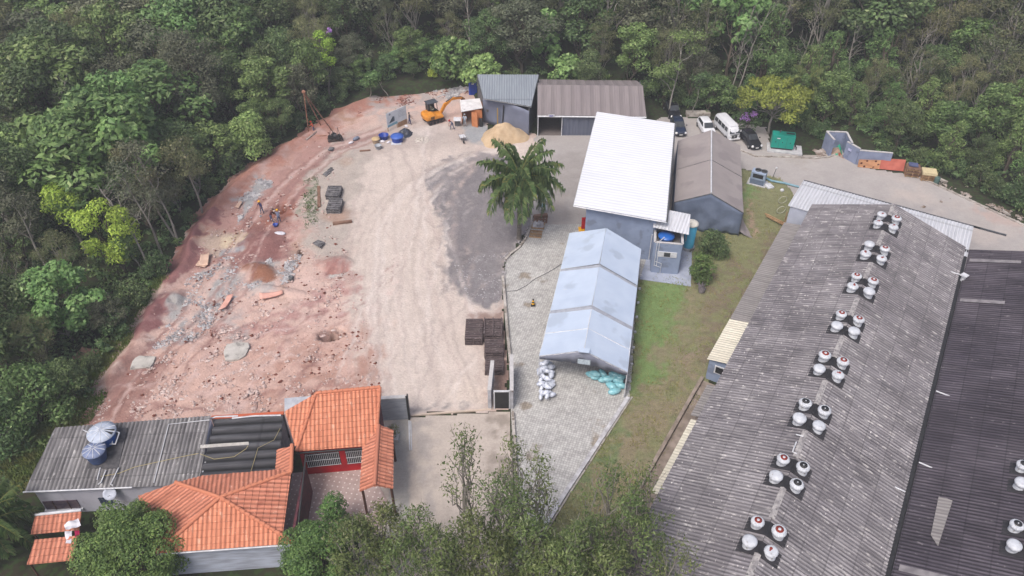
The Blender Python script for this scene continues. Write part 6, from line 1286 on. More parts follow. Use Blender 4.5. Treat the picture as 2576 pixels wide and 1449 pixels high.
c = at(1944, 447); t = thing('marker_post', c, 'thin pale post with a white knob standing on the road edge', 'post'); b = MB(); b.tube([(c.x, c.y, 0), (c.x + .15, c.y, 1.25)], .035, n=8); b.build('post', m_gsteel, t); b = MB(); b.lathe((c.x + .15, c.y, 1.25), [(.02, 0), (.1, .03), (.12, .1), (.07, .18), (0, .2)], 14); b.build('knob', m_steel, t)
b = MB(); b.tube([at(1924, 447, .15), at(1942, 455, .15), at(1975, 461, .15), at(2010, 470, .15)], .13); solo(b.build('teal_pipe', mat('teal_pipe', C(140, 176, 190), C(120, 160, 176), rough=.5)), 'pale teal pipe running along the grass edge towards the annex', 'pipe')
for x, y, lb in ((1969, 503, 'upper pale hoop standing by the annex corner'), (1965, 528, 'lower pale hoop standing by the annex corner')):
    c = at(x, y, .5); b = MB(); b.tube([(c.x + .5 * math.cos(k * .5236), c.y + .12 * math.cos(k * .5236), c.z + .45 * math.sin(k * .5236)) for k in range(13)], .045, n=6, cap=False); solo(b.build('hoop', mat('hoop_plastic', C(196, 196, 176), rough=.6)), lb, 'hoop')
t = thing('plank_walkway', at(1950, 550), 'pale narrow plank walkway from the grass to the annex corner', 'walkway'); a = at(1926, 541, .3); c = at(1984, 566, .5)
for k in (-.22, .22): b = MB(); b.wall(a + Vector((0, k, 0)), c + Vector((0, k, 0)), .3, .42, .16); b.build('plank', m_wood, t)
b = MB(); b.box((c.x - .2, c.y, .6), (.1, .9, 1.2)); b.box((c.x - .25, c.y + .7, .9), (.08, .08, 1.8)); b.build('post', m_wood, t)
tc_ = at(1190, 240); pt = thing('portable_toilet', tc_, 'blue portable toilet cabin with white roof beside the grey shed', 'portable toilet')
m_ptb = mat('toilet_blue', C(34, 84, 196), C(26, 70, 176), rough=.45)
b = MB(); b.box((tc_.x, tc_.y + .55, 1.1), (1.12, 1.1, 2.1)); b.build('cabin', m_ptb, pt, bevel=.03)
b = MB(); b.box((tc_.x, tc_.y - .02, 1.08), (.78, .05, 1.85)); dr = b.build('door', mat('toilet_blue_dark', C(22, 62, 160), C(18, 54, 146), rough=.45), pt, bevel=.01)
b = MB(); b.box((tc_.x, tc_.y - .055, 1.75), (.3, .02, .2)); b.build('door_sign', m_steel, dr)
b = MB(); b.loft([[(tc_.x - .58, tc_.y - .05, 2.15), (tc_.x + .58, tc_.y - .05, 2.15), (tc_.x + .58, tc_.y + 1.15, 2.15), (tc_.x - .58, tc_.y + 1.15, 2.15)], [(tc_.x - .45, tc_.y + .1, 2.38), (tc_.x + .45, tc_.y + .1, 2.38), (tc_.x + .45, tc_.y + 1.0, 2.38), (tc_.x - .45, tc_.y + 1.0, 2.38)]], smooth=False); b.build('roof', mat('toilet_roof', C(206, 214, 226), rough=.5), pt)
sgn = thing('site_sign', at(1000, 322), 'large white site sign board on posts with a building picture and blue band', 'sign')
sa = at(975, 322, .6); sbb = at(1024, 300, .6); su = (sbb - sa); sl_ = su.length; su.normalize(); sn2 = Vector((su.y, -su.x, 0)); rs_ = math.atan2(su.y, su.x)
def SP(u, z, o=0): p = sa + su * (u * sl_) + sn2 * o; return Vector((p.x, p.y, .6 + z))
b = MB(); quadbox(b, [SP(0, 0), SP(1, 0), SP(1, 2.0), SP(0, 2.0)], .05, -sn2); b.build('board', mat('sign_white', C(226, 232, 238), C(214, 220, 228), rough=.6), sgn)
def spatch(nm, P, m, o=.012): b = MB(); quadbox(b, [SP(u, z, o * .2) for u, z in P], .01, sn2); b.build(nm, m, sgn)
m_sgrey = mat('sign_grey', C(120, 130, 142), C(96, 106, 120), rough=.7)
spatch('picture', [(.1, .55), (.3, .55), (.34, 1.25), (.25, 1.1), (.18, 1.3), (.12, .95)][:4] , m_sgrey)
spatch('picture', [(.12, .5), (.38, .6), (.38, 1.2), (.30, 1.3)], m_sgrey)
spatch('blue_band', [(0.02, .05), (.52, .05), (.5, .4), (.02, .3)], mat('sign_blue', C(140, 186, 206), rough=.7))
b = MB(); b.lathe(SP(.16, 1.72, .01), [(.15, .0), (.15, .015), (0, .016)], 20, axis=sn2); b.build('round_emblem', mat('sign_emblem', C(150, 160, 180), rough=.7), sgn)
for k in range(5): spatch('text_line', [(.56, 1.6 - k * .2), (.9 - .07 * (k % 2), 1.6 - k * .2), (.9 - .07 * (k % 2), 1.66 - k * .2), (.56, 1.66 - k * .2)], mat('sign_text', C(196, 202, 210), rough=.7))
b = MB()
for u in (.03, .5, .97): p = SP(u, 0, -.09); b.tube([(p.x, p.y, 0), (p.x, p.y, 2.7)], .05, n=6)
b.build('post', m_wood, sgn)
b = MB(); quadbox(b, [Vector((SP(.52, 0).x, SP(.52, 0).y, .02)), Vector((SP(.98, 0).x, SP(.98, 0).y, .02)), SP(.98, .1), SP(.52, .1)], .04, sn2); b.build('lower_panel', mat('brown_panel', C(176, 142, 112), C(150, 118, 92), scale=2, rough=.9), sgn)
# ---------------------------------------------------------------- heaps, tubs and site clutter
SANDP = [(1208, 352), (1212, 338), (1228, 328), (1300, 322), (1324, 330), (1336, 350), (1320, 360), (1290, 362), (1240, 374), (1220, 370)]
b = MB(); b.heap([tuple(at(x, y)[:2]) for x, y in SANDP], 2.2, rough=.17, seed=3, power=1.05); o = solo(b.build('sand_heap', mat('sand', C(210, 186, 154), C(194, 168, 136), scale=1.4, rough=1, bump=.5)), 'large heap of tan sand in front of the grey-blue tarpaulin', 'sand heap')
def tub(x, y, r, h, m, lb, nm, open_=False, lid=None):
    c = at(x, y); t = thing(nm, c, lb, 'tub' if open_ else 'tank'); b = MB()
    if open_: b.lathe(c, [(r * .8, 0), (r, h), (r * 1.05, h + .02), (r * .95, h + .01), (r * .76, .08), (0, .06)], 28)
    else: b.lathe(c, [(r * .85, 0), (r, h)], 28)
    b.build('shell', m, t)
    if lid: b = MB(); b.lathe(c, [(r * 1.08, h), (r * 1.05, h + .08), (r * .4, h + .18), (0, h + .19)], 28); b.build('lid', lid, t)
m_tb2 = mat('tub_blue', C(44, 76, 170), C(34, 62, 150), rough=.4); m_bge = mat('beige_plastic', C(216, 190, 150), C(196, 170, 130), rough=.6)
tub(966, 350, .62, .6, m_tb2, 'open dark blue tub between beige barrel and lidded blue tank', 'blue_tub', True)
tub(1000, 356, .78, .75, m_tb2, 'lidded blue tank standing below the site sign', 'blue_tank', False, mat('lid_blue', C(72, 110, 196), C(60, 96, 180), rough=.4))
tub(946, 359, .48, .55, mat('barrel_side', C(170, 150, 128), rough=.7), 'beige lidded barrel at the left end of the row of tubs', 'barrel', False, m_bge)
b = MB(); c = at(997, 361); b.box((c.x, c.y, .06), (1.3, .9, .1), rz=.1); solo(b.build('white_tray', m_steel), 'white square tray in front of the lidded blue tank', 'tray')
b = MB(); c = at(1030, 333); b.heap([tuple(at(x, y)[:2]) for x, y in ((998, 340), (1005, 326), (1025, 322), (1040, 330), (1038, 344), (1018, 350))], .7, rough=.5, seed=6); solo(b.build('black_tarpaulin', mat('black_plastic', C(70, 76, 90), C(50, 54, 66), scale=3, rough=.35)), 'crumpled black plastic tarpaulin beside the lidded blue tank', 'tarpaulin')
b = MB(); b.heap([tuple(at(x, y)[:2]) for x, y in ((1040, 358), (1044, 342), (1078, 344), (1092, 352), (1070, 364))], .18, rough=.9, seed=16); solo(b.build('plastic_sheet', mat('milky_plastic', C(206, 198, 190), C(180, 170, 160), scale=4, rough=.4)), 'milky crumpled plastic sheet flat on the ground right of the blue tank', 'plastic sheet')
def sack(x, y, s, m, lb, z=.0, nm='sack', rz=0, h=None):
    c = at(x, y, z); b = MB(); rr = random.Random(int(x * 3 + y)); n = 14; rings = []
    for i in range(7):
        q = i / 6; rr_ = math.sin(math.pi * min(.97, max(.03, q))) ** .45; rings.append([(c.x + s * .85 * (q - .5) * 2 * math.cos(rz) - s * .5 * rr_ * math.cos(2 * math.pi * k / n) * math.sin(rz), c.y + s * .85 * (q - .5) * 2 * math.sin(rz) + s * .5 * rr_ * math.cos(2 * math.pi * k / n) * math.cos(rz), c.z + (h or s * .35) * (1 + rr_ * math.sin(2 * math.pi * k / n) + .12 * rr.uniform(-1, 1))) for k in range(n)])
    b.loft(rings); return solo(b.build(nm, m), lb, 'sack' if nm == 'sack' else nm.replace('_', ' '))
sack(961, 358, .42, mw, 'upright pale sack between the barrel and the blue tub'); sack(978, 360, .35, mw, 'small white sack in front of the open blue tub', rz=.8)
sack(896, 352, .6, mat('blue_grey_sack', C(130, 140, 160), C(100, 104, 120), rough=.7), 'blue-grey bundle right of the winch engine', rz=.9); sack(883, 361, .4, mw, 'small white bag beside the blue-grey bundle', rz=.7)
sack(1022, 319, .35, mw, 'white board piece on the black tarpaulin', rz=-.8)
c = at(952, 375); t = thing('bucket', c, 'grey mixing bucket standing below the beige barrel', 'bucket'); b = MB(); b.lathe(c, [(.3, 0), (.42, .55), (.45, .56), (.4, .55), (.28, .06), (0, .05)], 20); b.build('shell', mat('bucket_grey', C(176, 182, 190), rough=.6), t)
c = at(694, 571); t = thing('bucket', c, 'blue bucket on the ground below the yellow-helmeted worker', 'bucket'); b = MB(); b.lathe(c, [(.2, 0), (.28, .36), (.3, .37), (.26, .36), (.18, .05), (0, .04)], 18); b.build('shell', m_tb2, t)
c = at(733, 703); t = thing('drum', c, 'small dark drum on the grey gravel near the rusty patch', 'drum'); b = MB(); b.lathe(c, [(.24, 0), (.26, .2), (.24, .38), (.2, .4), (.18, .3), (0, .28)], 18); b.build('shell', m_gsteel, t)
sack(703, 590, .75, mw, 'bright white sheeted bags on the pale patch below the workers', h=.14); 
def barrow(x, y, rz, lb):
    c = at(x, y); t = thing('wheelbarrow', (0, 0, 0), lb, 'wheelbarrow'); b = MB(); b.loft([[(-.28, -.3, .45), (.28, -.3, .45), (.28, .25, .35), (-.28, .25, .35)], [(-.4, -.5, .72), (.4, -.5, .72), (.36, .45, .65), (-.36, .45, .65)]], smooth=False, cap=False); b.add([(-.28, -.3, .45), (.28, -.3, .45), (.28, .25, .35), (-.28, .25, .35)], [(0, 1, 2, 3)]); b.build('tray', m_steel, t)
    b = MB(); b.lathe((0, -.75, .2), [(.05, -.05), (.2, -.05), (.2, .05), (.05, .05)], 18, axis=Vector((1, 0, 0))); b.build('wheel', m_tyre, t); b = MB()
    for s in (-1, 1): b.tube([(s * .05, -.75, .2), (s * .25, .2, .42), (s * .3, .95, .62)], .022, n=6); b.tube([(s * .25, .2, .42), (s * .28, .35, 0)], .022, n=6)
    b.build('handles', m_gsteel, t); t.location = c; t.rotation_euler = (0, 0, rz)
barrow(1163, 354, .3, 'white wheelbarrow on the grey patch left of the sand heap')
c = at(1151, 318); t = thing('work_table', c, 'white-topped box table beside the plywood store', 'table'); b = MB(); b.box((c.x, c.y + .1, 1.0), (.95, .8, .06), tilt=(.2, 0)); b.build('top', m_steel, t); b = MB(); b.box((c.x, c.y + .2, .5), (.7, .5, .9)); b.build('stand', m_gsteel, t)
b = MB(); c = at(1210, 318); b.box((c.x, c.y, .6), (.45, .4, 1.2)); o = solo(b.build('black_locker', m_black, bevel=.08), 'black upright bag leaning at the plywood store corner', 'bag')
# stacked timber and formwork
def slats(b, c, u, v, lx, ly, n, z, th=.08, w=.12, mi=0):
    for k in range(n): p = c + v * (k / (n - 1) - .5) * (ly - w); b.box((p.x, p.y, z), (lx, w, th), rz=math.atan2(u.y, u.x), mi=mi)
m_oldw = mat('old_dark_timber', C(112, 98, 98), C(74, 64, 66), scale=1.5, rough=.95, stretch=(1, 4, 4), c3=C(150, 140, 138), s3=3, t3=.6)
m_greyw = mat('old_grey_timber', C(136, 134, 136), C(96, 94, 98), scale=1.5, rough=.95, c3=C(70, 68, 70), s3=4, t3=.55)
def stack(x0, y0, x1, y1, layers, m, label, per=9, name='timber_stack', th=.135):
    a = at(x0, y1); c = at(x1, y1); d = at(x0, y0); ce = mid(a, c, at(x1, y0), d); u = (c - a).normalized(); v = Vector((-u.y, u.x, 0)); lx = (c - a).length; ly = (d - a).length * .85
    t = thing(name, ce, label, 'timber stack'); rr = random.Random(int(x0))
    for L_ in range(layers):
        b = MB()
        if L_ % 2 == 0: slats(b, ce + Vector((rr.uniform(-.05, .05), 0, 0)), u, v, lx, ly, per, .06 + L_ * th, th * .9, ly / per * .62)
        else: slats(b, ce, v, u, ly, lx, 3, .06 + L_ * th, th * .9)
        b.build('layer', m, t)
stack(1171, 816, 1215, 874, 7, m_oldw, 'left dark timber stack beside the low wall', 11)
stack(1217, 816, 1264, 866, 8, m_oldw, 'far right dark timber stack against the low wall', 10)
stack(1219, 868, 1266, 908, 7, m_oldw, 'near right dark timber stack against the low wall', 8)
stack(1221, 910, 1268, 948, 5, m_oldw, 'lowest dark timber stack beside the gate recess wall', 8)
stack(824, 477, 859, 506, 5, m_greyw, 'far one of two grey timber stacks on the lot', 6); stack(826, 509, 861, 540, 5, m_greyw, 'near one of two grey timber stacks on the lot', 6)
def plank(x0, y0, x1, y1, w, h, m, lb, nm='plank', cat='plank', z=.03):
    b = MB(); b.wall(at(x0, y0), at(x1, y1), z, z + h, w); return solo(b.build(nm, m), lb, cat)
m_brw = mat('brown_timber', C(150, 118, 100), C(120, 90, 76), scale=2, rough=.9)
plank(802, 470, 803, 522, .35, .12, m_brw, 'long brown plank lying left of the two grey stacks'); plank(815, 442, 835, 424, .35, .14, m_greyw, 'short grey beams lying above the brown plank', 'beam', 'beam'); plank(819, 445, 839, 428, .2, .12, m_greyw, 'second short grey beam lying above the brown plank', 'beam', 'beam')
plank(838, 566, 886, 560, .3, .3, m_brw, 'brown log at the edge of the reddish pit below the stacks', 'log', 'log'); plank(905, 381, 932, 379, .2, .12, m_brw, 'brown plank lying left of the grey bucket')
plank(1118, 238, 1100, 246, .12, .06, m_steel, 'white batten on the rubble near the forest edge', 'batten', 'batten')
def panel(P, m, lb, nm='formwork_board', th=.05, z=.12, curl=.0, cat='board'):
    Q = [at(x, y, z) for x, y in P]; n_ = 8; V = []
    for j in range(n_ + 1):
        for k in range(n_ + 1): u, v = j / n_, k / n_; p = lerp(lerp(Q[0], Q[1], u), lerp(Q[3], Q[2], u), v); V.append((p.x, p.y, p.z + curl * 4 * (u - .5) ** 2))
    b = MB(); b.add(V, [(j * (n_ + 1) + k, (j + 1) * (n_ + 1) + k, (j + 1) * (n_ + 1) + k + 1, j * (n_ + 1) + k + 1) for j in range(n_) for k in range(n_)], 0, True); o = b.build(nm, m); sd = o.modifiers.new('t', 'SOLIDIFY'); sd.thickness = th; return solo(o, lb, cat)
m_pinkb = mat('salmon_board', C(236, 186, 170), C(222, 166, 150), scale=1.5, rough=.7); m_paleb = mat('pale_board', C(226, 196, 176), C(210, 176, 156), scale=1.5, rough=.8)
panel([(549, 783), (573, 745), (588, 742), (568, 776)], m_pinkb, 'salmon pink board lying slanted on the ruts', z=.3, curl=.12); panel([(653, 740), (712, 733), (713, 741), (655, 755)], m_pinkb, 'curved salmon pink board lying across the red ridge', z=.35, curl=.15)
panel([(506, 642), (528, 637), (524, 668), (500, 668)], m_paleb, 'pale plywood boards near the forest edge by the red bank', z=.3, curl=.1); panel([(492, 668), (500, 656), (522, 666), (516, 673)], m_paleb, 'smaller pale board beside the plywood boards', z=.25)
panel([(592, 520), (604, 505), (610, 508), (600, 524)], m_paleb, 'small plank scraps on the upper grey gravel', z=.2); panel([(824, 378), (830, 370), (841, 371), (836, 379)], m_greyw, 'small grey pallet near the drilling rig', z=.15)
panel([(786, 612), (800, 604), (818, 610), (806, 624)], m_greyw, 'grey formwork panel near the brown soil patch', z=.3)
m_conc = mat('fresh_concrete', C(206, 202, 196), C(178, 174, 168), scale=1.2, rough=.9, bump=.3, c3=C(150, 146, 142), s3=2, t3=.6)
def pad(P, lb, h=.18): b = MB(); Q = [at(x, y, .14 + .1) for x, y in P]; b.slab(Q, h + .2); return solo(b.build('concrete_footing', m_conc, bevel=.04), lb, 'concrete footing')
pad([(566, 905), (562, 885), (570, 866), (596, 860), (624, 861), (628, 870), (618, 893), (600, 904)], 'rough concrete footing right of the other in the red earth'); pad([(326, 928), (334, 903), (350, 894), (392, 896), (386, 912), (378, 922)], 'flat concrete footing near the forest edge of the red earth')
for k in range(13):
    a = k * .33; c = at(618 + 5 * math.cos(a), 884 - 19 * math.sin(a) * (1 if k < 7 else -.8), .2); 
b = MB(); c = at(211, 893); b.heap([(c.x - 1.1, c.y - .5), (c.x + .9, c.y - .8), (c.x + 1.2, c.y + .8), (c.x - .6, c.y + .9)], .9, rough=.3, seed=22); solo(b.build('boulder', mat('brown_rock', C(168, 136, 120), C(140, 110, 96), rough=.9)), 'brownish boulder on the grassy slope at left', 'boulder')
# paved yard
def wpallet(x, y, lx, ly, rz, lb, m=m_wood, nl=8, z=0.0, nm='pallet'):
    c = at(x, y); t = thing(nm, c + Vector((0, 0, z)), lb, 'pallet'); u = Vector((math.cos(rz), math.sin(rz), 0)); v = Vector((-u.y, u.x, 0)); b = MB()
    slats(b, c, v, u, ly, lx, nl, z + .13, .025, lx / nl * .62); b.build('deck', m, t); b = MB(); slats(b, c, u, v, lx, ly, 3, z + .065, .1, .1); b.build('bearers', m, t); return t
wpallet(1348, 590, 1.3, 1.25, -.15, 'empty slatted pallet, nearest of the row under the palm', nl=9)
b = MB(); c = at(1354, 568); rr = random.Random(4)
wpallet(1354, 569, 1.35, 1.1, -.15, 'pallet carrying broken paving stones behind the empty pallet')
b = MB(); b.heap([(c.x - .6, c.y - .5), (c.x + .6, c.y - .55), (c.x + .6, c.y + .5), (c.x - .6, c.y + .5)], .35, rough=.9, seed=31); o = solo(b.build('paving_rubble', MATS['grey_stone']), 'broken grey paving stones on the second pallet', 'paving rubble'); o.location.z = .14
wpallet(1360, 553, 1.5, 1.15, -.12, 'brown plank bundle on pallet behind the paving stones', m_brw, 5); plank(1343, 551, 1377, 547, .4, .3, m_brw, 'stacked brown planks on the third pallet', z=.16)
m_slabs = mat('stacked_slabs', C(206, 204, 204), C(178, 176, 178), scale=2, rough=.85)
for (x, y, lx, ly, lb) in ((1366, 531, .95, .85, 'nearest pale slab stack beside the cyan crate'), (1372, 510, .7, .8, 'middle pale slab stack beside the cyan crate'), (1372, 489, .9, .85, 'farthest pale slab stack beside the kerb and palm')):
    c = at(x, y); t = thing('slab_stack', c, lb, 'slab stack')
    for k in range(3): b = MB(); b.box((c.x + .02 * (k % 2), c.y, .1 + k * .17), (lx, ly, .15), rz=-.05); b.build('slab', m_slabs, t, bevel=.015)
c = at(1361, 511); t = thing('crate', c, 'long narrow white and cyan plastic-wrapped crate beside slab stacks', 'crate'); b = MB(); b.wall(at(1367, 531), at(1356, 492), .05, .62, .42); b.build('box', mat('cyan_crate', C(150, 206, 226), C(226, 236, 240), scale=2.5, rough=.4), t); b = MB(); b.wall(at(1367, 531), at(1356, 492), .622, .68, .5); b.build('rim', mat('cyan_top', C(206, 230, 238), C(120, 190, 214), scale=4, rough=.4), t)
c = at(1341, 768); t = thing('traffic_cone', c, 'black and yellow striped traffic cone alone on the block paving', 'traffic cone'); b = MB(); b.box((c.x, c.y, .03), (.42, .42, .05)); b.build('base', m_black, t)
for k in range(5):
    z0 = .05 + k * .15; f = lambda z: .17 * (1 - z / .9) + .03; b = MB(); b.lathe((c.x, c.y, 0), [(f(z0), z0), (f(z0 + .15), z0 + .15)], 20); b.build('stripe', m_yel if k % 2 else m_black, t)
c = at(1468, 578) ; t = thing('hydrant_cabinet', c, 'red fire hose cabinet on yellow patch at the corner of the white-roofed building', 'fire cabinet'); b = MB(); b.box((c.x, c.y + .2, .75), (.5, .35, 1.3)); b.build('cabinet', mat('fire_red', C(190, 24, 34), C(170, 18, 28), rough=.4), t, bevel=.03); b = MB(); b.box((c.x - .1, c.y, .03), (.9, 1.0, .03)); b.build('floor_mark', m_yel, t)
rr = random.Random(9)
m_bagw = mat('clear_bag_white', C(226, 232, 244), C(176, 184, 204), scale=3.5, rough=.25, spec=.6); m_bagt = mat('clear_bag_teal', C(164, 216, 224), C(120, 192, 206), scale=3.5, rough=.25, spec=.6)
k = 0
for row in range(9):
    for q in range(3):
        x = 1363 + q * 11.5 + rr.uniform(-2, 2) - row * .4; y = 1000 - row * 10; z = .02 + .4 * (q == 1) + rr.uniform(0, .3); nmx = ['left', 'middle', 'right'][q]; rw = (ordn[:7] + ['eighth', 'farthest'])[row]
        x += rr.uniform(-4, 4); y += rr.uniform(-4, 4)
        o = sack(x, y, rr.uniform(.36, .56), m_bagw, 'white bag, %s column, %s row from the near end of the pile' % (nmx, rw), z=z, rz=rr.uniform(0, 3), nm='plastic_bag', h=.22); o['group'] = 'white bags piled at the marquee mouth'
for k, (x, y, s, z) in enumerate([(1486, 948, .42, 0), (1500, 954, .45, 0), (1497, 946, .42, .5), (1520, 960, .5, 0), (1536, 975, .55, 0), (1545, 990, .5, 0), (1530, 958, .5, .5), (1552, 962, .48, .3), (1560, 975, .5, 0), (1545, 948, .45, .6), (1562, 955, .42, .5), (1515, 945, .42, .4)]):
    lbs = ['leftmost small', 'second from left', 'upper left', 'mid-left', 'fat sagging', 'foremost', 'upper middle', 'right upper', 'rightmost low', 'rear upper', 'rear right', 'rear left']
    o = sack(x, y, s * 1.3, m_bagt, lbs[k] + ' teal plastic bag in the marquee mouth', z=z, rz=rr.uniform(-1, .3), nm='plastic_bag', h=.3); o['group'] = 'teal bags piled at the marquee mouth'
b = MB(); b.tube([at(x, y, .03) for x, y in ((1274, 733), (1300, 731), (1325, 718), (1345, 702), (1370, 690), (1395, 676), (1412, 664))], .03, n=5); solo(b.build('cable', m_gsteel), 'dark cable trailing over the block paving to the marquee', 'cable')
t = thing('tree_stump', at(1764, 735), 'grey weathered root stump standing on the lawn edge', 'tree stump'); c = at(1764, 735); b = MB(); r9 = random.Random(3)
for k in range(9):
    a = k * .7; b.tube([(c.x + .1 * math.cos(a), c.y + .1 * math.sin(a), .0), (c.x + .28 * math.cos(a), c.y + .28 * math.sin(a), .5), (c.x + r9.uniform(-.5, .5), c.y + r9.uniform(-.3, .4), r9.uniform(.6, 1.3))], [.16, .12, .03], n=6)
b.build('roots', mat('grey_root', C(136, 130, 134), C(100, 94, 96), rough=.95), t)
# roadside
def tabletop(P, m, lb, holes=False):
    Q = [at(P[0][0], P[0][1], 1.05), at(P[1][0], P[1][1], 1.05), at(P[2][0], P[2][1], .04), at(P[3][0], P[3][1], .04)]; t = thing('board_panel', mid(Q[2], Q[3]), lb, 'board'); b = MB(); n = (Q[1] - Q[0]).cross(Q[3] - Q[0]).normalized()
    if n.y > 0: n = -n
    quadbox(b, Q, .06, n); b.build('board', m, t)
    if holes:
        b = MB()
        for u, v in ((.14, .45), (.38, .12), (.78, .12), (.3, .85), (.72, .85), (.92, .5)):
            p = lerp(lerp(Q[0], Q[1], u), lerp(Q[3], Q[2], u), v) + n * .058; b.lathe(p, [(.13, 0), (.12, .01), (0, .012)], 16, axis=n)
        b.build('holes', mat('hole_dark', C(96, 50, 40), rough=.9), t)
tabletop([(2161, 401), (2216, 403), (2211, 425), (2157, 419)], mat('tan_board', C(206, 156, 118), C(190, 138, 100), scale=1.5, rough=.8), 'tan board with dark round holes leaning on the boundary wall', True)
tabletop([(2216, 398), (2279, 402), (2272, 431), (2211, 425)], mat('brick_red_board', C(188, 106, 90), C(170, 90, 76), scale=1.5, rough=.8), 'plain brick-red board leaning beside the tan one')
for i, (x, y, n_, lb) in enumerate(((2291, 440, 6, 'stack of worn brown pallets beside the brick-red board'), (2331, 450, 4, 'pallet stack topped by cream sheets, rightmost at the road edge'))):
    c = at(x, y); t = thing('pallet_stack', c, lb, 'pallet stack')
    for k in range(n_):
        b = MB(); u = Vector((math.cos(-.25), math.sin(-.25), 0)); v = Vector((-u.y, u.x, 0)); slats(b, c + Vector((.05 * (k % 2), 0, 0)), u, v, 1.5, 1.3, 6, .14 + k * .2, .03, .14); slats(b, c, v, u, 1.3, 1.5, 3, .07 + k * .2, .1, .1); b.build('pallet', m_brw if (i == 0 and k % 2) else m_wood, t)
    b = MB()
    if i == 0: b.box((c.x, c.y + .2, 1.3), (1.0, .8, .14), rz=-.3); b.build('blue_sheet', mat('dull_blue_cloth', C(96, 104, 140), C(80, 86, 120), rough=.8), t)
    else:
        b.box((c.x, c.y, .98), (1.6, 1.3, .3), rz=-.25); b.build('cream_sheets', mat('cream_board', C(222, 208, 168), C(206, 190, 150), scale=2, rough=.8, stretch=(6, 1, 1)), t)
c = at(2354, 461); t = thing('drum', c, 'dull green drum at the right end of the pallet stacks', 'drum'); b = MB(); b.lathe(c, [(.3, 0), (.32, .4), (.3, .8), (.26, .85), (0, .86)], 20); b.build('shell', mat('dull_green', C(90, 116, 110), C(70, 92, 90), rough=.6), t)
plank(2522, 532, 2540, 545, .2, .2, MATS['kerb_concrete'], 'broken concrete post lying beyond the right kerb', 'concrete_post', 'concrete post')
plank(2360, 452, 2382, 462, .3, .25, MATS['kerb_concrete'], 'short concrete block past the green drum', 'concrete_block', 'concrete block')
# ================================================================ trees
def leafmat(name, c1, c2, var=.2, c3=None, transl=.3, bright=1.62):
    m = bpy.data.materials.new(name); m.use_nodes = True; nt = m.node_tree; N = nt.nodes; L = nt.links; p = N['Principled BSDF']
    p.inputs['Roughness'].default_value = .5; p.inputs['Specular IOR Level'].default_value = .35; kk = lambda c: tuple(min(.8, v * bright) for v in c[:3]) + (1,); c1, c2 = kk(c1), kk(c2); c3 = kk(c3) if c3 else None
    g = N.new('ShaderNodeNewGeometry'); r = N.new('ShaderNodeValToRGB'); e = r.color_ramp.elements; e[0].color = c1; e[1].color = c2
    if c3: x = r.color_ramp.elements.new(.93); x.color = c2; e[-1].color = c3
    L.new(g.outputs['Random Per Island'], r.inputs[0])
    tc = N.new('ShaderNodeTexCoord'); n = N.new('ShaderNodeTexNoise'); n.inputs['Scale'].default_value = .55; n.inputs['Detail'].default_value = 2; L.new(tc.outputs['Object'], n.inputs['Vector'])
    mr = N.new('ShaderNodeMapRange'); mr.inputs[1].default_value = .3; mr.inputs[2].default_value = .7; mr.inputs[3].default_value = .72; mr.inputs[4].default_value = 1.3; L.new(n.outputs[0], mr.inputs[0])
    oi = N.new('ShaderNodeObjectInfo'); hs = N.new('ShaderNodeHueSaturation'); ml = N.new('ShaderNodeMath'); ml.operation = 'MULTIPLY_ADD'; L.new(oi.outputs['Random'], ml.inputs[0]); ml.inputs[1].default_value = var * 2; ml.inputs[2].default_value = 1 - var
    m2 = N.new('ShaderNodeMath'); m2.operation = 'MULTIPLY'; L.new(ml.outputs[0], m2.inputs[0]); L.new(mr.outputs[0], m2.inputs[1])
    mh = N.new('ShaderNodeMath'); mh.operation = 'MULTIPLY_ADD'; sn = N.new('ShaderNodeMath'); sn.operation = 'FRACT'; s7 = N.new('ShaderNodeMath'); s7.operation = 'MULTIPLY'; L.new(oi.outputs['Random'], s7.inputs[0]); s7.inputs[1].default_value = 7.31; L.new(s7.outputs[0], sn.inputs[0]); L.new(sn.outputs[0], mh.inputs[0]); mh.inputs[1].default_value = .04; mh.inputs[2].default_value = .472
    L.new(mh.outputs[0], hs.inputs['Hue']); hs.inputs['Saturation'].default_value = .92
    L.new(m2.outputs[0], hs.inputs['Value']); L.new(r.outputs[0], hs.inputs['Color']); L.new(hs.outputs[0], p.inputs['Base Color'])
    tr = N.new('ShaderNodeBsdfTranslucent'); L.new(hs.outputs[0], tr.inputs[0]); ms = N.new('ShaderNodeMixShader'); ms.inputs[0].default_value = transl
    out = N['Material Output']; L.new(p.outputs[0], ms.inputs[1]); L.new(tr.outputs[0], ms.inputs[2]); L.new(ms.outputs[0], out.inputs[0]); MATS[name] = m; return m
m_bark = mat('pale_bark', (.30, .28, .25, 1), (.18, .165, .145, 1), scale=2, rough=.9, stretch=(1, 1, .3), c3=(.12, .11, .09, 1), s3=4, t3=.6)
m_barkd = mat('dark_bark', (.13, .105, .08, 1), (.08, .065, .05, 1), scale=3, rough=.95, stretch=(1, 1, .3))
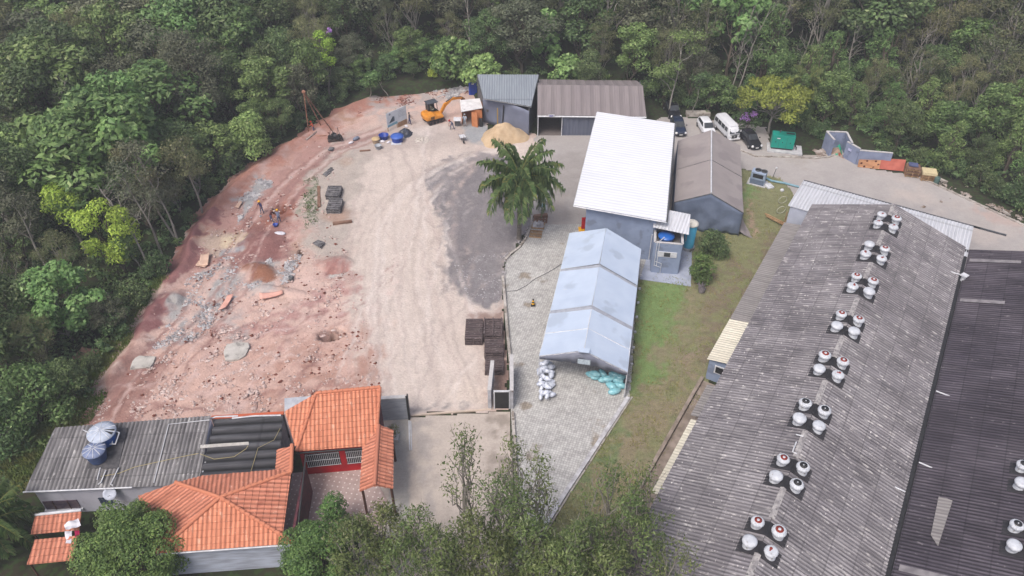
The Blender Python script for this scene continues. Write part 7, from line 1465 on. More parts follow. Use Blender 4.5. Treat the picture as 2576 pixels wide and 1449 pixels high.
LEAF = {
    'dark': leafmat('leaf_dark_green', (.028, .058, .018, 1), (.075, .125, .040, 1), c3=(.15, .19, .08, 1)),
    'green': leafmat('leaf_green', (.038, .080, .020, 1), (.10, .17, .045, 1), c3=(.18, .24, .09, 1)),
    'olive': leafmat('leaf_olive', (.060, .072, .026, 1), (.135, .145, .062, 1), c3=(.20, .19, .10, 1)),
    'grey': leafmat('leaf_grey_green', (.064, .080, .042, 1), (.135, .150, .090, 1), c3=(.15, .17, .10, 1), bright=1.25),
    'lime': leafmat('leaf_lime', (.11, .20, .012, 1), (.26, .38, .035, 1), var=.1),
    'yellow': leafmat('leaf_yellow', (.09, .11, .012, 1), (.20, .215, .028, 1), var=.06),
    'fresh': leafmat('leaf_fresh', (.07, .15, .035, 1), (.17, .28, .08, 1), c3=(.26, .36, .14, 1), var=.1),
    'brown': leafmat('leaf_brownish', (.050, .066, .026, 1), (.105, .120, .050, 1), c3=(.16, .14, .06, 1), bright=1.35),
    'euc': leafmat('leaf_eucalyptus', (.048, .082, .020, 1), (.125, .165, .048, 1), c3=(.2, .21, .12, 1), var=.08, bright=1.35),
    'citrus': leafmat('leaf_mango', (.030, .078, .018, 1), (.085, .165, .035, 1), c3=(.14, .22, .055, 1), var=.06),
    'purple': leafmat('flower_purple', (.22, .10, .42, 1), (.45, .25, .68, 1), var=.05),
    'palm': leafmat('palm_leaflet', (.04, .088, .026, 1), (.15, .21, .075, 1), c3=(.22, .21, .06, 1), var=.05),
}
def leaves(V, F, c, rad, n, size, r, up=.35, aspect=.55, shell=.55, flat=1.0, droop=0.0):
    """n folded leaves spread over the outside of one clump of twigs"""
    for _ in range(n):
        while True:
            d = Vector((r.gauss(0, 1), r.gauss(0, 1), r.gauss(0, 1)))
            if d.length > .1: break
        d.normalize(); 
        if d.z < -.35 and r.random() < .6: d.z = -d.z
        q = shell + (1 - shell) * r.random() ** .6; p = c + Vector((d.x * rad * q, d.y * rad * q, d.z * rad * q * flat))
        nrm = (d + Vector((r.gauss(0, .5), r.gauss(0, .5), r.gauss(0, .5) + up))).normalized()
        t = nrm.cross(Vector((r.gauss(0, 1), r.gauss(0, 1), r.gauss(0, 1)))).normalized()
        if droop: t = (t + Vector((0, 0, -droop))).normalized()
        s = nrm.cross(t).normalized(); L_ = size * r.uniform(.6, 1.3); w = L_ * aspect * .5; o = len(V)
        V += [p - t * L_ * .5, p + s * w - nrm * L_ * .1, p + t * L_ * .5, p - s * w - nrm * L_ * .1]; F.append((o, o + 1, o + 2)); F.append((o, o + 2, o + 3))
def limb(b, a, c, r0, r1, r, n=5, wob=.12):
    L_ = (c - a).length; P = [a + (c - a) * (i / n) + Vector((r.gauss(0, wob), r.gauss(0, wob), r.gauss(0, wob * .5))) * (L_ * .12 if 0 < i < n else 0) * 1.0 for i in range(n + 1)]
    b.tube(P, [r0 + (r1 - r0) * i / n for i in range(n + 1)], n=6, cap=False)
    return P
def tree_mesh(kind, seed, H=9, Rc=3.0, base=.45, nb=14, nl=230, size=.36, leaf='green', bark=None, tr=.16, blob=1.25, aspect=.55, lean=0, shape='round', multi=1, shell=.5, flat=.8, label='x', cat='tree', name='broadleaf_tree', group=None, limbs=True, droop=0.0, loc=None, twig=0):
    r = random.Random(seed); t = thing(name, (0, 0, 0), label, cat, group); bk = bark or m_barkd
    b = MB(); V = []; F = []
    top = Vector((lean, r.uniform(-.3, .3), H * .93)); tb = []
    for k in range(multi):
        a = Vector((r.uniform(-.3, .3) * (multi > 1), r.uniform(-.3, .3) * (multi > 1), -.5)); tt = top + Vector((r.uniform(-1, 1), r.uniform(-1, 1), 0)) * (1.2 if multi > 1 else 0)
        tb.append(limb(b, a, tt, tr, tr * .2, r, 7, .25))
    for i in range(nb):
        g = (i + .5) / nb; th = i * 2.399 + r.uniform(-.5, .5)
        if shape == 'round': zz = base + (1 - base) * g; rr = Rc * math.sin(math.pi * min(1, (g * .82 + .16))) ** .7 * r.uniform(.45, .95)
        elif shape == 'umbrella': zz = base + (1 - base) * (.55 + .45 * (1 - abs(g - .5))) * r.uniform(.85, 1); rr = Rc * math.sqrt(g) * r.uniform(.75, 1); zz -= .16 * (rr / Rc) ** 2
        elif shape == 'airy': g2 = g ** .85; zz = base + (1 - base) * g2; rr = Rc * (1.5 - 1.25 * g2) * r.uniform(.1, 1)
        elif shape == 'cone': zz = base + (1 - base) * g; rr = Rc * (1 - g * .85) * r.uniform(.5, 1)
        elif shape == 'column': zz = base + (1 - base) * g; rr = Rc * .75 * (1 - .4 * g) * r.uniform(.3, 1)
        br = blob * r.uniform(.7, 1.2) * (1 - .35 * (shape == 'cone') * g)
        P = Vector((top.x * zz + rr * math.cos(th), top.y * zz + rr * math.sin(th), H * zz - br * .35))
        leaves(V, F, P, br, int(nl * (br / blob) ** 2), size, r, shell=shell, flat=flat, aspect=aspect, droop=droop)
        if limbs:
            tk = tb[i % len(tb)]; q = max(1, min(6, int(7 * max(.15, zz - .28)))); limb(b, tk[q], P, tr * .38, .02, r, 4, .3)
            for _ in range(twig): d = Vector((r.gauss(0, 1), r.gauss(0, 1), abs(r.gauss(0, .8)))).normalized(); limb(b, lerp(tk[q], P, .7), P + d * br * 1.15, tr * .12, .012, r, 3, .3)
    b.build('trunk', bk, t)
    c = MB(); c.add(V, F, 0, False); c.build('crown', LEAF[leaf], t); return t
forest_group = 'trees of the surrounding forest'
KINDS = [
    # name, leaf, weight, label, variants(list of kwargs)
    ('dark', 'dense dark green broadleaf tree in the surrounding forest', 9, [dict(H=10, Rc=3.1, nb=16), dict(H=11.5, Rc=3.6, nb=18, lean=.6), dict(H=8.5, Rc=2.8, nb=13)], dict(size=.34, nl=250, leaf='dark', blob=1.3)),
    ('green', 'mid green leafy tree in the surrounding forest', 8, [dict(H=9.5, Rc=3.0, nb=15), dict(H=11, Rc=3.4, nb=17, lean=-.6), dict(H=7.5, Rc=2.7, nb=12)], dict(size=.40, nl=210, leaf='green', blob=1.25)),
    ('olive', 'fine-leaved olive green tree in the surrounding forest', 7, [dict(H=11, Rc=3.3, nb=20), dict(H=12, Rc=3.0, nb=18, lean=.8)], dict(size=.24, nl=300, leaf='olive', blob=1.15, bark=m_bark, aspect=.35, shell=.3, droop=.4)),
    ('grey', 'grey-green fine-leaved tree in the surrounding forest', 5, [dict(H=10, Rc=3.1, nb=18), dict(H=8.5, Rc=2.8, nb=15)], dict(size=.26, nl=290, leaf='grey', blob=1.15, shell=.4)),
    ('brown', 'sparse brownish tree with pale branches in the surrounding forest', 4, [dict(H=11, Rc=2.9, nb=15, twig=3), dict(H=9.5, Rc=2.6, nb=12, twig=3)], dict(size=.24, nl=170, leaf='brown', blob=1.1, bark=m_bark, tr=.2, shell=.2)),
    ('fresh', 'bright green large-leaved tree in the surrounding forest', 2, [dict(H=9.5, Rc=2.7, nb=13), dict(H=8, Rc=2.5, nb=11)], dict(size=.52, nl=120, leaf='fresh', blob=1.15, aspect=.75)),
    ('bamboo', 'plume-shaped dense green tree at the right forest edge', 0, [dict(H=8.5, Rc=1.9, nb=16), dict(H=7.5, Rc=2.2, nb=14), dict(H=9, Rc=2.4, nb=18)], dict(size=.36, nl=220, leaf='green', blob=1.0, shape='cone', base=.22, aspect=.3, multi=3, flat=1.1)),
    ('shrub', 'low dark shrub on the forest edge', 0, [dict(H=2.6, Rc=1.6, nb=8), dict(H=3.4, Rc=1.8, nb=9)], dict(size=.28, nl=150, leaf='dark', blob=.9, base=.25, tr=.06)),
]
PROTO = {}; FT = []
for ki, (k, lb, wgt, vs, kw) in enumerate(KINDS):
    PROTO[k] = []
    for vi, v in enumerate(vs):
        a = dict(kw); a.update(v); PROTO[k].append([tree_mesh(k, 100 + ki * 10 + vi, label=lb, cat='shrub' if k == 'shrub' else 'tree', name={'shrub': 'shrub', 'bamboo': 'plume_tree'}.get(k, 'broadleaf_tree'), group=forest_group, **a), False, v['H']])
def put(k, x, y, sc=1.0, r=random, vi=None, label=None, H=None, sz=None):
    e = PROTO[k][r.randrange(len(PROTO[k])) if vi is None else vi]
    if not e[1]: o = e[0]; e[1] = True
    else: o = copy_tree(e[0])
    o.location = (x, y, hgt(x, y) - .1); o.rotation_euler = (0, 0, r.uniform(0, 6.28)); s = sc if H is None else H / e[2]
    o.scale = (s * (sz or 1), s * (sz or 1), s)
    if label: o['label'] = label
    return o
CLEAR = [(-300, 1560), (-120, 1290), (60, 1180), (190, 1070), (250, 960), (330, 800), (395, 715), (450, 625), (520, 508), (595, 436), (704, 364), (792, 310), (862, 262), (930, 230), (1040, 218), (1178, 208), (1190, 252), (1352, 254), (1640, 262), (1655, 285), (1762, 290), (1905, 312), (2010, 330), (2075, 328), (2150, 330), (2200, 395), (2310, 424), (2440, 478), (2576, 540), (2900, 680), (2900, 1600), (-300, 1600)]
CW = [(p.x, p.y) for p in [at(x, y) for x, y in CLEAR]]
def cdist(x, y): return -float(dpoly(np.array([x]), np.array([y]), CW)[0])      # metres outside the clearing
r = random.Random(21); pts = []
# hand-placed individuals: design-pixel foot, kind, height, label
SPEC = [
    (318, 690, 'lime', dict(H=8.8, Rc=2.9, nb=16, base=.3, size=.30, nl=260, leaf='lime', blob=1.2), 'bright lime green tree beside the bare pale tree left of the red earth', 'lime_tree'),
    (225, 640, 'lime', dict(H=8.5, Rc=1.9, nb=8, base=.6, size=.30, nl=260, leaf='lime', blob=1.2, bark=m_bark, lean=-.4), 'small lime green crown topmost left of the bare pale tree', 'lime_tree'),
    (640, 400, 'lime', dict(H=6.0, Rc=2.3, nb=14, base=.25, size=.34, nl=240, leaf='fresh', blob=1.2), 'round vivid green tree on the left edge of the red earth', 'round_tree'),
    (520, 330, 'grey', dict(H=13.0, Rc=5.2, nb=34, base=.38, size=.28, nl=380, leaf='grey', blob=1.6, shell=.45, tr=.3), 'largest grey-olive domed tree above the forest at upper left', 'domed_tree'),
    (185, 850, 'fresh', dict(H=7.6, Rc=3.8, nb=22, base=.35, size=.42, nl=240, leaf='fresh', blob=1.25, aspect=.7, tr=.14, bark=m_bark), 'light green broad-leaved tree overhanging the grass verge at left', 'broadleaf_tree'),
    (60, 880, 'dark', dict(H=8.5, Rc=3.6, nb=20, base=.3, size=.36, nl=280, leaf='dark', blob=1.4), 'wide dark green tree at the left frame edge below the light green one', 'broadleaf_tree'),
    (100, 1060, 'green', dict(H=5.5, Rc=3.3, nb=18, base=.2, size=.30, nl=270, leaf='green', blob=1.3), 'low spreading green tree above the grass left of the grey-roofed house', 'broadleaf_tree'),
    (20, 1120, 'dark', dict(H=5.5, Rc=2.8, nb=14, base=.2, size=.30, nl=250, leaf='dark', blob=1.3, bark=m_bark), 'dark bushy tree at the left edge beside the grassy strip', 'broadleaf_tree'),
    (1930, 335, 'yellow', dict(H=7.2, Rc=5.2, nb=26, base=.55, size=.42, nl=190, leaf='yellow', blob=1.25, shape='umbrella', aspect=.45, tr=.18, bark=m_bark, flat=.45, droop=.5), 'wide yellow-green umbrella tree over the black car and generator', 'umbrella_tree'),
    (1375, 200, 'fresh', dict(H=8.6, Rc=2.5, nb=18, base=.15, size=.55, nl=130, leaf='fresh', blob=1.3, aspect=.8, shape='cone'), 'tall bright green large-leaved tree behind the grey shed', 'large_leaved_tree'),
    (1430, 236, 'fresh', dict(H=5.0, Rc=2.2, nb=13, base=.2, size=.5, nl=130, leaf='fresh', blob=1.2, aspect=.75), 'yellowish large-leaved tree behind the gap of the two sheds', 'large_leaved_tree'),
    (1140, 212, 'fresh', dict(H=5.5, Rc=3.3, nb=17, base=.25, size=.5, nl=150, leaf='green', blob=1.3, aspect=.75), 'spreading large-leaved tree beside the blue toilet cabin', 'large_leaved_tree'),
    (1222, 238, 'green', dict(H=5.2, Rc=2.7, nb=14, base=.25, size=.5, nl=150, leaf='fresh', blob=1.2, aspect=.75), 'large-leaved tree overhanging the back corner of the grey shed roof', 'large_leaved_tree'),
    (1090, 214, 'fresh', dict(H=1.2, Rc=.7, nb=5, base=.3, size=.25, nl=120, leaf='lime', blob=.55, tr=.04), 'single small vivid green bush above the rock heap', 'bush'),
    (1790, 642, 'dark', dict(H=2.9, Rc=1.35, nb=10, base=.3, size=.24, nl=260, leaf='dark', blob=.95), 'rounded dark green shrub behind the other by the tank block lawn', 'shrub'),
    (1757, 712, 'green', dict(H=3.6, Rc=1.15, nb=11, base=.25, size=.24, nl=260, leaf='citrus', blob=.85), 'lighter green shrub beside the apron of the tank block', 'shrub'),
    (832, 250, 'green', dict(H=9.5, Rc=1.5, nb=8, base=.55, size=.32, nl=180, leaf='lime', blob=.9, bark=m_bark), 'yellow-green slim tree under the upper purple blossoms', 'slender_tree'),
]
for x, y, k, kw, lb, nm in SPEC:
    t = tree_mesh(k, int(x * 7 + y), label=lb, name=nm, cat='shrub' if 'shrub' in nm or 'bush' in nm else 'tree', **kw); p = at(x, y); t.location = (p.x, p.y, hgt(p.x, p.y) - .05); pts.append((p.x, p.y, kw['Rc'] * .75))
def bare(x, y, H, lean, seed, label, crown=None, name='bare_tree', tr=.13, forks=5, spread=.32, start=.5):
    r = random.Random(seed); p = at(x, y, hgt(*at(x, y)[:2])); t = thing(name, (p.x, p.y, hgt(p.x, p.y)), label, 'tree'); b = MB(); o = Vector(t.location)
    top = Vector((lean[0], lean[1], H)); P = [Vector((top.x * q * q * .4 + top.x * q * .6 + .12 * math.sin(q * 9 + seed), top.y * q, H * q - .3)) for q in [i / 9 for i in range(10)]]
    b.tube([o + q for q in P], [tr * (1 - .8 * i / 9) for i in range(10)], n=7)
    V = []; F = []
    for i in range(forks):
        q = start + (1 - start) * i / forks; a = P[int(q * 9)]; th = r.uniform(0, 6.28); d = Vector((math.cos(th) * spread, math.sin(th) * spread, .5)) * H * .42 * (1.15 - q * .5)
        c = a + d; limb(b, o + a, o + c, tr * .38, .025, r, 5, .35)
        for _ in range(3): e = lerp(a, c, r.uniform(.4, .9)); limb(b, o + e, o + e + Vector((r.uniform(-1, 1), r.uniform(-1, 1), r.uniform(.2, 1))) * H * .12, tr * .14, .012, r, 3, .3)
        if crown: leaves(V, F, o + c, crown[1], crown[2], crown[3], r, shell=.2, flat=.5)
    if crown: leaves(V, F, o + P[-1], crown[1], crown[2] * 2, crown[3], r, shell=.2, flat=.5)
    b.build('trunk', m_bark, t)
    if crown: c = MB(); c.add(V, F); c.build('crown', LEAF[crown[0]], t)
    pts.append((p.x, p.y, 1.0)); return t
bare(392, 695, 10.5, (-2.8, 1.0), 3, 'leafless pale tree leaning left over the red earth edge', forks=7, spread=.45)
bare(415, 650, 10.5, (-1.6, .5), 4, 'slim pale trunk just behind the leafless leaning tree', ('grey', 1.2, 110, .26))
bare(452, 612, 11, (-2.0, 1.2), 5, 'tall pale double-stemmed tree at the red bank, left of centre', ('grey', 1.4, 150, .26), forks=6)
bare(440, 600, 10, (-3.0, .6), 8, 'second tall pale stem crossing behind the double-stemmed tree', ('olive', 1.3, 140, .26), forks=5)
bare(509, 537, 9.0, (-.3, .4), 6, 'straight pale forked tree with flat crown at the left bank', ('olive', 1.5, 200, .26), forks=7, spread=.6, start=.6)
bare(135, 710, 9.5, (-.6, .5), 7, 'twisted pale trunk near the left frame edge', ('grey', 1.3, 120, .26), tr=.17)
bare(365, 700, 5, (-.8, .2), 17, 'short pale trunk leaning under the light green tree', ('green', 1.0, 120, .3), tr=.1)
bare(1682, 292, 11, (.9, .8), 9, 'pale forked trunk rising behind the first parked dark car', ('green', 1.5, 160, .32), forks=6, spread=.5, start=.35)
bare(1740, 292, 6, (.8, .2), 10, 'slender forked tree between the dark car and white car', ('dark', 1.1, 120, .3), forks=5, tr=.08, start=.3)
bare(1838, 240, 12, (1.0, .8), 11, 'tall bare grey tree behind the white van, left stem', forks=9, spread=.25, tr=.12, start=.35)
bare(1852, 236, 12.5, (2.4, .6), 12, 'tall bare grey tree behind the white van, right stem', forks=9, spread=.3, tr=.12, start=.3)
bare(2135, 190, 9, (-1.0, .5), 13, 'pale forked bare tree deep in the right forest', forks=8, spread=.4, start=.4, tr=.15)
bare(2262, 200, 10, (2.6, .5), 14, 'long pale bare trunk leaning right in the right forest', forks=5, spread=.3, tr=.11)
bare(745, 270, 9.5, (-1.4, .5), 15, 'pale straight trunk standing left of the drilling tripod', ('dark', 1.4, 160, .32), forks=5, tr=.15, start=.6)
bare(1180, 140, 12, (.2, .2), 16, 'straight white trunk rising out of the frame above the large-leaved trees', tr=.15, forks=3)
bare(930, 240, 3.4, (.6, 0), 18, 'short forked pale tree at the edge above the sign', ('green', 1.2, 200, .36), forks=4, tr=.08)
bare(975, 236, 2.6, (-1.4, .2), 19, 'broken leaning stem at the forest edge above the sign', tr=.07, forks=2)
for q in [(250, 420, 11, (-1.5, .3), 31, 'slim pale trunk deep in the left forest above the small lime crown', 7), (90, 330, 11, (1.2, .5), 32, 'pale forked branches in the upper left forest', 8), (560, 250, 12, (-1.0, .4), 33, 'pale trunk left of the large domed tree', 6), (340, 430, 11, (-2, .4), 34, 'pale leaning trunk in the left forest above the lime trees', 6), (2010, 160, 10, (1.4, .3), 35, 'bare grey forked tree above the yellow umbrella tree', 8), (2420, 230, 10, (2.2, .3), 36, 'bare grey leaning tree in the far right forest', 7), (1950, 120, 10, (.6, .3), 37, 'thin bare tree near the top of the right forest', 7), (2340, 130, 9, (-1.2, .3), 38, 'bare twisted tree in the top right forest', 8)]: bare(q[0], q[1], q[2], q[3], q[4], q[5], forks=q[6], tr=.13, spread=.35, start=.4)
def flowers(x, y, z, rad, n, label, sz=.3):
    r = random.Random(int(x)); V = []; F = []; c = at(x, y, z); t = thing('flowering_tree', (c.x, c.y, hgt(c.x, c.y)), label, 'flowering tree'); b = MB(); limb(b, Vector((c.x, c.y, hgt(c.x, c.y) - .3)), c, .09, .03, r, 5, .2)
    for _ in range(5): d = Vector((r.uniform(-1, 1), r.uniform(-1, 1), r.uniform(-.4, .6))) * rad; leaves(V, F, c + d, rad * .55, n, sz, r, shell=.2); limb(b, c - Vector((0, 0, z * .3)), c + d, .04, .015, r, 4)
    b.build('trunk', m_barkd, t); m_ = MB(); m_.add(V, F); m_.build('blossom', LEAF['purple'], t)
    V = []; F = []
    for _ in range(8): d = Vector((r.uniform(-1, 1), r.uniform(-1, 1), r.uniform(-.9, .2))) * rad * 1.3; leaves(V, F, c + d, rad * .7, n, .3, r, shell=.2)
    m_ = MB(); m_.add(V, F); m_.build('crown', LEAF['dark'], t); pts.append((c.x, c.y, 1))
flowers(822, 82, 8, .55, 26, 'tree with a purple blossom cluster high in the forest above the tripod')
flowers(1884, 300, 1.8, .9, 36, 'purple flowering tree between the white van and black car', .28)
KEEP = [(225, 515, 115, 69), (320, 560, 150, 68), (630, 325, 95, 84), (520, 150, 140, 92), (190, 740, 140, 53), (1950, 240, 160, 91), (1370, 120, 90, 108), (300, 600, 100, 63), (440, 520, 90, 67), (505, 440, 70, 74), (1140, 150, 90, 106), (1850, 120, 70, 103), (1680, 180, 60, 95), (822, 90, 30, 101)]
for t_ in range(16000):                            # the rest of the wood, spaced at random
    if len(pts) > 350: break
    if r.random() < .55: x = r.uniform(-92, 92); y = r.uniform(86, 128)
    elif r.random() < .62: x = r.uniform(-66, -18); y = r.uniform(40, 104)
    else: x = r.uniform(34, 92); y = r.uniform(66, 112)
    d = cdist(x, y)
    if d < .9: continue
    H = 6.0 + 5.5 * min(1, d / 9) if y > 60 else 5 + 3 * min(1, d / 8)
    if x > 36 and y < 104: H = min(H, 6.5 + d * .28)
    z = hgt(x, y); sx, sy = px(x, y, z + H * .8); sx2, sy2 = px(x, y, z + H)
    sx3, sy3 = px(x, y, z + H * .25)
    if sx < -90 or sx > 2670 or sy2 > 1460 or sy3 < -30: continue
    if any(math.hypot(sx - ex, (sy - ey)) < er and y < yy_ for ex, ey, er, yy_ in KEEP): continue
    sep = 3.1 if d > 3 else 2.5
    if any((x - a) ** 2 + (y - b_) ** 2 < (sep * .5 + q * .55 + .55) ** 2 if q != 0 else False for a, b_, q in pts): continue
    pts.append((x, y, sep))
    edgeR = x > 30 and y < 104 and d < 16
    if edgeR and r.random() < .72: FT.append(('bamboo', put('bamboo', x, y, H=H * r.uniform(.8, 1.05), r=r, sz=1.25))); continue
    wz_ = [k[2] for k in KINDS]
    if sx > 2100 and y > 90: wz_[2] += 6; wz_[4] += 4; wz_[1] += 3
    if sx < 700 and sy < 700: wz_[2] += 6; wz_[1] += 3; wz_[0] += 3
    if d < 5: wz_[0] += 8; wz_[1] += 6; wz_[4] = 1
    k = r.choices([q[0] for q in KINDS], wz_)[0]; FT.append((k, put(k, x, y, H=H * r.uniform(.72, 1.25), r=r, sz=r.uniform(.95, 1.45))))
print('forest trees', len(pts))
LAND = [('top left corner', 0, 0), ('upper left frame edge', 0, 350), ('left frame edge', 0, 700), ('grey-roofed house', 250, 1150), ('largest domed tree', 520, 130), ('leafless leaning tree', 310, 560), ('round vivid tree', 630, 330), ('drilling tripod', 790, 280), ('purple blossoms', 822, 82), ('site sign', 1000, 240), ('blue toilet', 1190, 150), ('grey shed', 1275, 100), ('taupe shed', 1480, 150), ('dark parked cars', 1700, 230), ('bare grey trees', 1850, 100), ('yellow umbrella tree', 1960, 200), ('waste enclosure', 2110, 300), ('pallet stacks', 2310, 370), ('right road kerb', 2500, 450), ('top frame centre', 1288, 0), ('top frame edge centre-right', 1750, 0), ('top right corner', 2576, 0), ('right frame edge', 2576, 330), ('deep bare tree', 2135, 100), ('left frame bottom', 0, 1050), ('top frame edge centre-left', 850, 0)]
ORDW = ['nearest', 'second nearest', 'third nearest', 'fourth nearest', 'fifth nearest', 'sixth nearest', 'seventh nearest', 'eighth nearest', 'ninth nearest', 'tenth nearest']
SHORT = {'dark': 'dense dark green tree', 'green': 'mid green leafy tree', 'olive': 'fine-leaved olive green tree', 'grey': 'grey-green fine-leaved tree', 'brown': 'sparse brownish tree', 'fresh': 'bright large-leaved tree', 'bamboo': 'plume-shaped dense green tree', 'shrub': 'low dark shrub'}
def labels_by_landmark(items):
    bag = {}
    for k, o in items:
        e = next((q[2] for q in PROTO[k]), 8); sx, sy = px(o.location.x, o.location.y, o.location.z + (1 if k == 'shrub' else 5)); d, n = min((math.hypot(sx - x, sy - y), n) for n, x, y in LAND); bag.setdefault((k, n), []).append((d, o))
    for (k, n), L_ in bag.items():
        for i, (d, o) in enumerate(sorted(L_, key=lambda q: q[0])): o['label'] = '%s, %s of its kind to the %s' % (SHORT[k], ORDW[min(i, 9)], n)
labels_by_landmark(FT)
# undergrowth closing the gaps under the canopy
def carpet(name, n, m, size, seed, label, hmax=1.6, dmin=.2, lift=0.0):
    r = random.Random(seed); V = []; F = []; k = 0
    while k < n:
        u = r.random()
        if u < .5: x = r.uniform(-95, 95); y = r.uniform(88, 134)
        elif u < .8: x = r.uniform(-70, -18); y = r.uniform(36, 104)
        else: x = r.uniform(34, 95); y = r.uniform(66, 112)
        d = -1
        sx, sy = px(x, y, hgt(x, y))
        if sx < -60 or sx > 2640 or sy > 1480 or sy < -30: k += .02; continue
        if inpoly(np.array([sx if hgt(x, y) < .05 else -999.]), np.array([sy]), CLEAR)[0] or (cdist(x, y) < dmin): continue
        k += 1; c = Vector((x, y, hgt(x, y) + r.uniform(.0, hmax * .6) + lift)); leaves(V, F, c, r.uniform(.5, 1.1), 26, size, r, up=.8, shell=.1, flat=.5)
    b = MB(); b.add(V, F); return tag(b.build(name, m), label, 'undergrowth', kind='stuff')
carpet('undergrowth', 2600, LEAF['dark'], .45, 5, 'dark undergrowth of the forest floor between trunks', 2.2)
carpet('creepers', 1200, LEAF['green'], .36, 6, 'green creeper and weed cover along the forest floor', 1.6)
# edge shrubs
for x, y, k_, h_ in ((975, 205, 'dark', 3.5), (1010, 196, 'green', 4), (1040, 206, 'dark', 2.6), (1060, 190, 'green', 4.5), (1100, 190, 'dark', 3.4), (905, 214, 'green', 4.2), (865, 232, 'dark', 3.8), (1130, 196, 'green', 3)):
    p = at(x, y, .6); FT.append((k_, put(k_, p.x, p.y, H=h_))); FT[-1][1].scale = [FT[-1][1].scale[2] * 1.5] * 2 + [FT[-1][1].scale[2]]
labels_by_landmark(FT)
ES = []
r = random.Random(5)
EDGE = [(900, 222), (940, 210), (985, 205), (1010, 200), (1050, 196), (1085, 200), (1120, 196), (1150, 200), (1240, 240), (1290, 242), (1330, 244), (1400, 248), (1460, 248), (1520, 250), (1580, 252), (1630, 256), (1660, 262), (1720, 268), (1770, 276), (1830, 290), (2000, 318), (230, 940), (290, 850), (345, 785), (400, 700), (470, 570), (530, 495), (590, 436), (645, 395), (705, 358), (750, 330), (800, 300), (860, 262), (900, 242), (960, 228), (1020, 216), (1080, 208), (1700, 282), (1750, 280), (1960, 318), (2030, 340), (2055, 350), (2075, 360), (2240, 405), (2300, 415), (2350, 435), (2400, 452), (2450, 475), (2500, 500), (2550, 520)]
for x, y in EDGE:
    p = at(x + r.uniform(-8, 8), y - r.uniform(4, 14)); o = put('shrub', p.x, p.y, H=r.uniform(1.5, 3.2), r=r); o['group'] = 'shrubs along the forest edge'; ES.append(('shrub', o))
labels_by_landmark(ES)
# ---------------------------------------------------------------- palms
def frond(b, V, F, o, az, el, L_, r, n=50, ll=.75, bend=1.2, w=.03):
    P = []; d = Vector((math.cos(az), math.sin(az), 0))
    for i in range(13):
        q = i / 12; a = el - bend * q ** 1.15 * 1.45
        if i == 0: p = o.copy()
        else: p = p + (d * math.cos(a) + Vector((0, 0, math.sin(a)))) * L_ / 12
        P.append(p.copy())
    b.tube(P, [.035 * (1 - .8 * i / 12) for i in range(13)], n=5, cap=False); side = Vector((-d.y, d.x, 0))
    for i in range(n):
        q = .1 + .9 * i / n; j = min(11, int(q * 12)); base = lerp(P[j], P[j + 1], q * 12 - j); tg = (P[j + 1] - P[j]).normalized(); le = ll * math.sin(math.pi * (.12 + .84 * q)) ** .6
        for s in (-1, 1):
            dr = (side * s * r.uniform(.4, 1) + tg * r.uniform(.2, .9) + Vector((0, 0, r.uniform(-.5, .6)))).normalized(); le2 = le * r.uniform(.7, 1.15); m_ = base + dr * le2 * .5; e = base + dr * le2 * .72 + Vector((0, 0, -le2 * r.uniform(.3, 1.0))); wv = tg * w
            k = len(V); V += [base, m_ + wv, e, m_ - wv]; F.append((k, k + 1, k + 2)); F.append((k, k + 2, k + 3))
def palm(loc, H, L_, nf, label, seed, name='palm_tree', lean=(0, 0), ll=.75):
    r = random.Random(seed); o = Vector(loc); t = thing(name, loc, label, 'palm tree'); b = MB(); n_ = 22
    P = [o + Vector((lean[0] * (i / n_) ** 2, lean[1] * (i / n_) ** 2, H * i / n_ - (.2 if i == 0 else 0))) for i in range(n_ + 1)]
    b.tube(P, [.24 - .07 * i / n_ + (.015 if i % 2 else 0) + (.1 if i == 0 else 0) + (.06 if i > n_ - 3 else 0) for i in range(n_ + 1)], n=12); b.build('trunk', mat('palm_bark', (.17, .15, .13, 1), (.1, .09, .08, 1), scale=2, rough=.95, stretch=(1, 1, 5)), t)
    b = MB(); V = []; F = []; top = P[-1]; V2 = []; F2 = []
    for i in range(nf):
        el = 1.35 - 1.9 * (i / nf) ** .9; az = i * 2.399 + r.uniform(-.15, .15)
        frond(b, V, F, top, az, el, L_ * r.uniform(.9, 1.08), r, ll=ll, bend=.8 + .4 * (i / nf))
    b.build('frond_stalks', mat('frond_stalk', C(150, 150, 80), C(110, 120, 60), rough=.7), t)
    c = MB(); c.add(V, F); c.build('fronds', LEAF['palm'], t)
    b = MB(); leaves(V2, F2, top + Vector((0, -.25, .1)), .35, 60, .3, r, shell=.2); b.add(V2, F2); b.build('new_growth', LEAF['yellow'], t); return t
p = at(1306, 600); palm((p.x, p.y, 0), 7.6, 5.0, 34, 'tall feathery palm standing on the grey gravel in the middle of the yard', 3, ll=1.15)
p = at(22, 1380, 0); palm((p.x, p.y, 0), 3.2, 3.6, 20, 'feathery palm in the bottom left corner by the tiled canopies', 6, ll=.8)
p = at(778, 265, 0); palm((p.x, p.y, 0), 3.0, 1.7, 10, 'small brownish palm behind the drilling tripod', 8, ll=.6)
p = at(2010, 300, 0); palm((p.x, p.y, 0), 5.5, 3.2, 14, 'palm with grey-green fronds rising behind the yellow umbrella tree', 9, ll=.8)
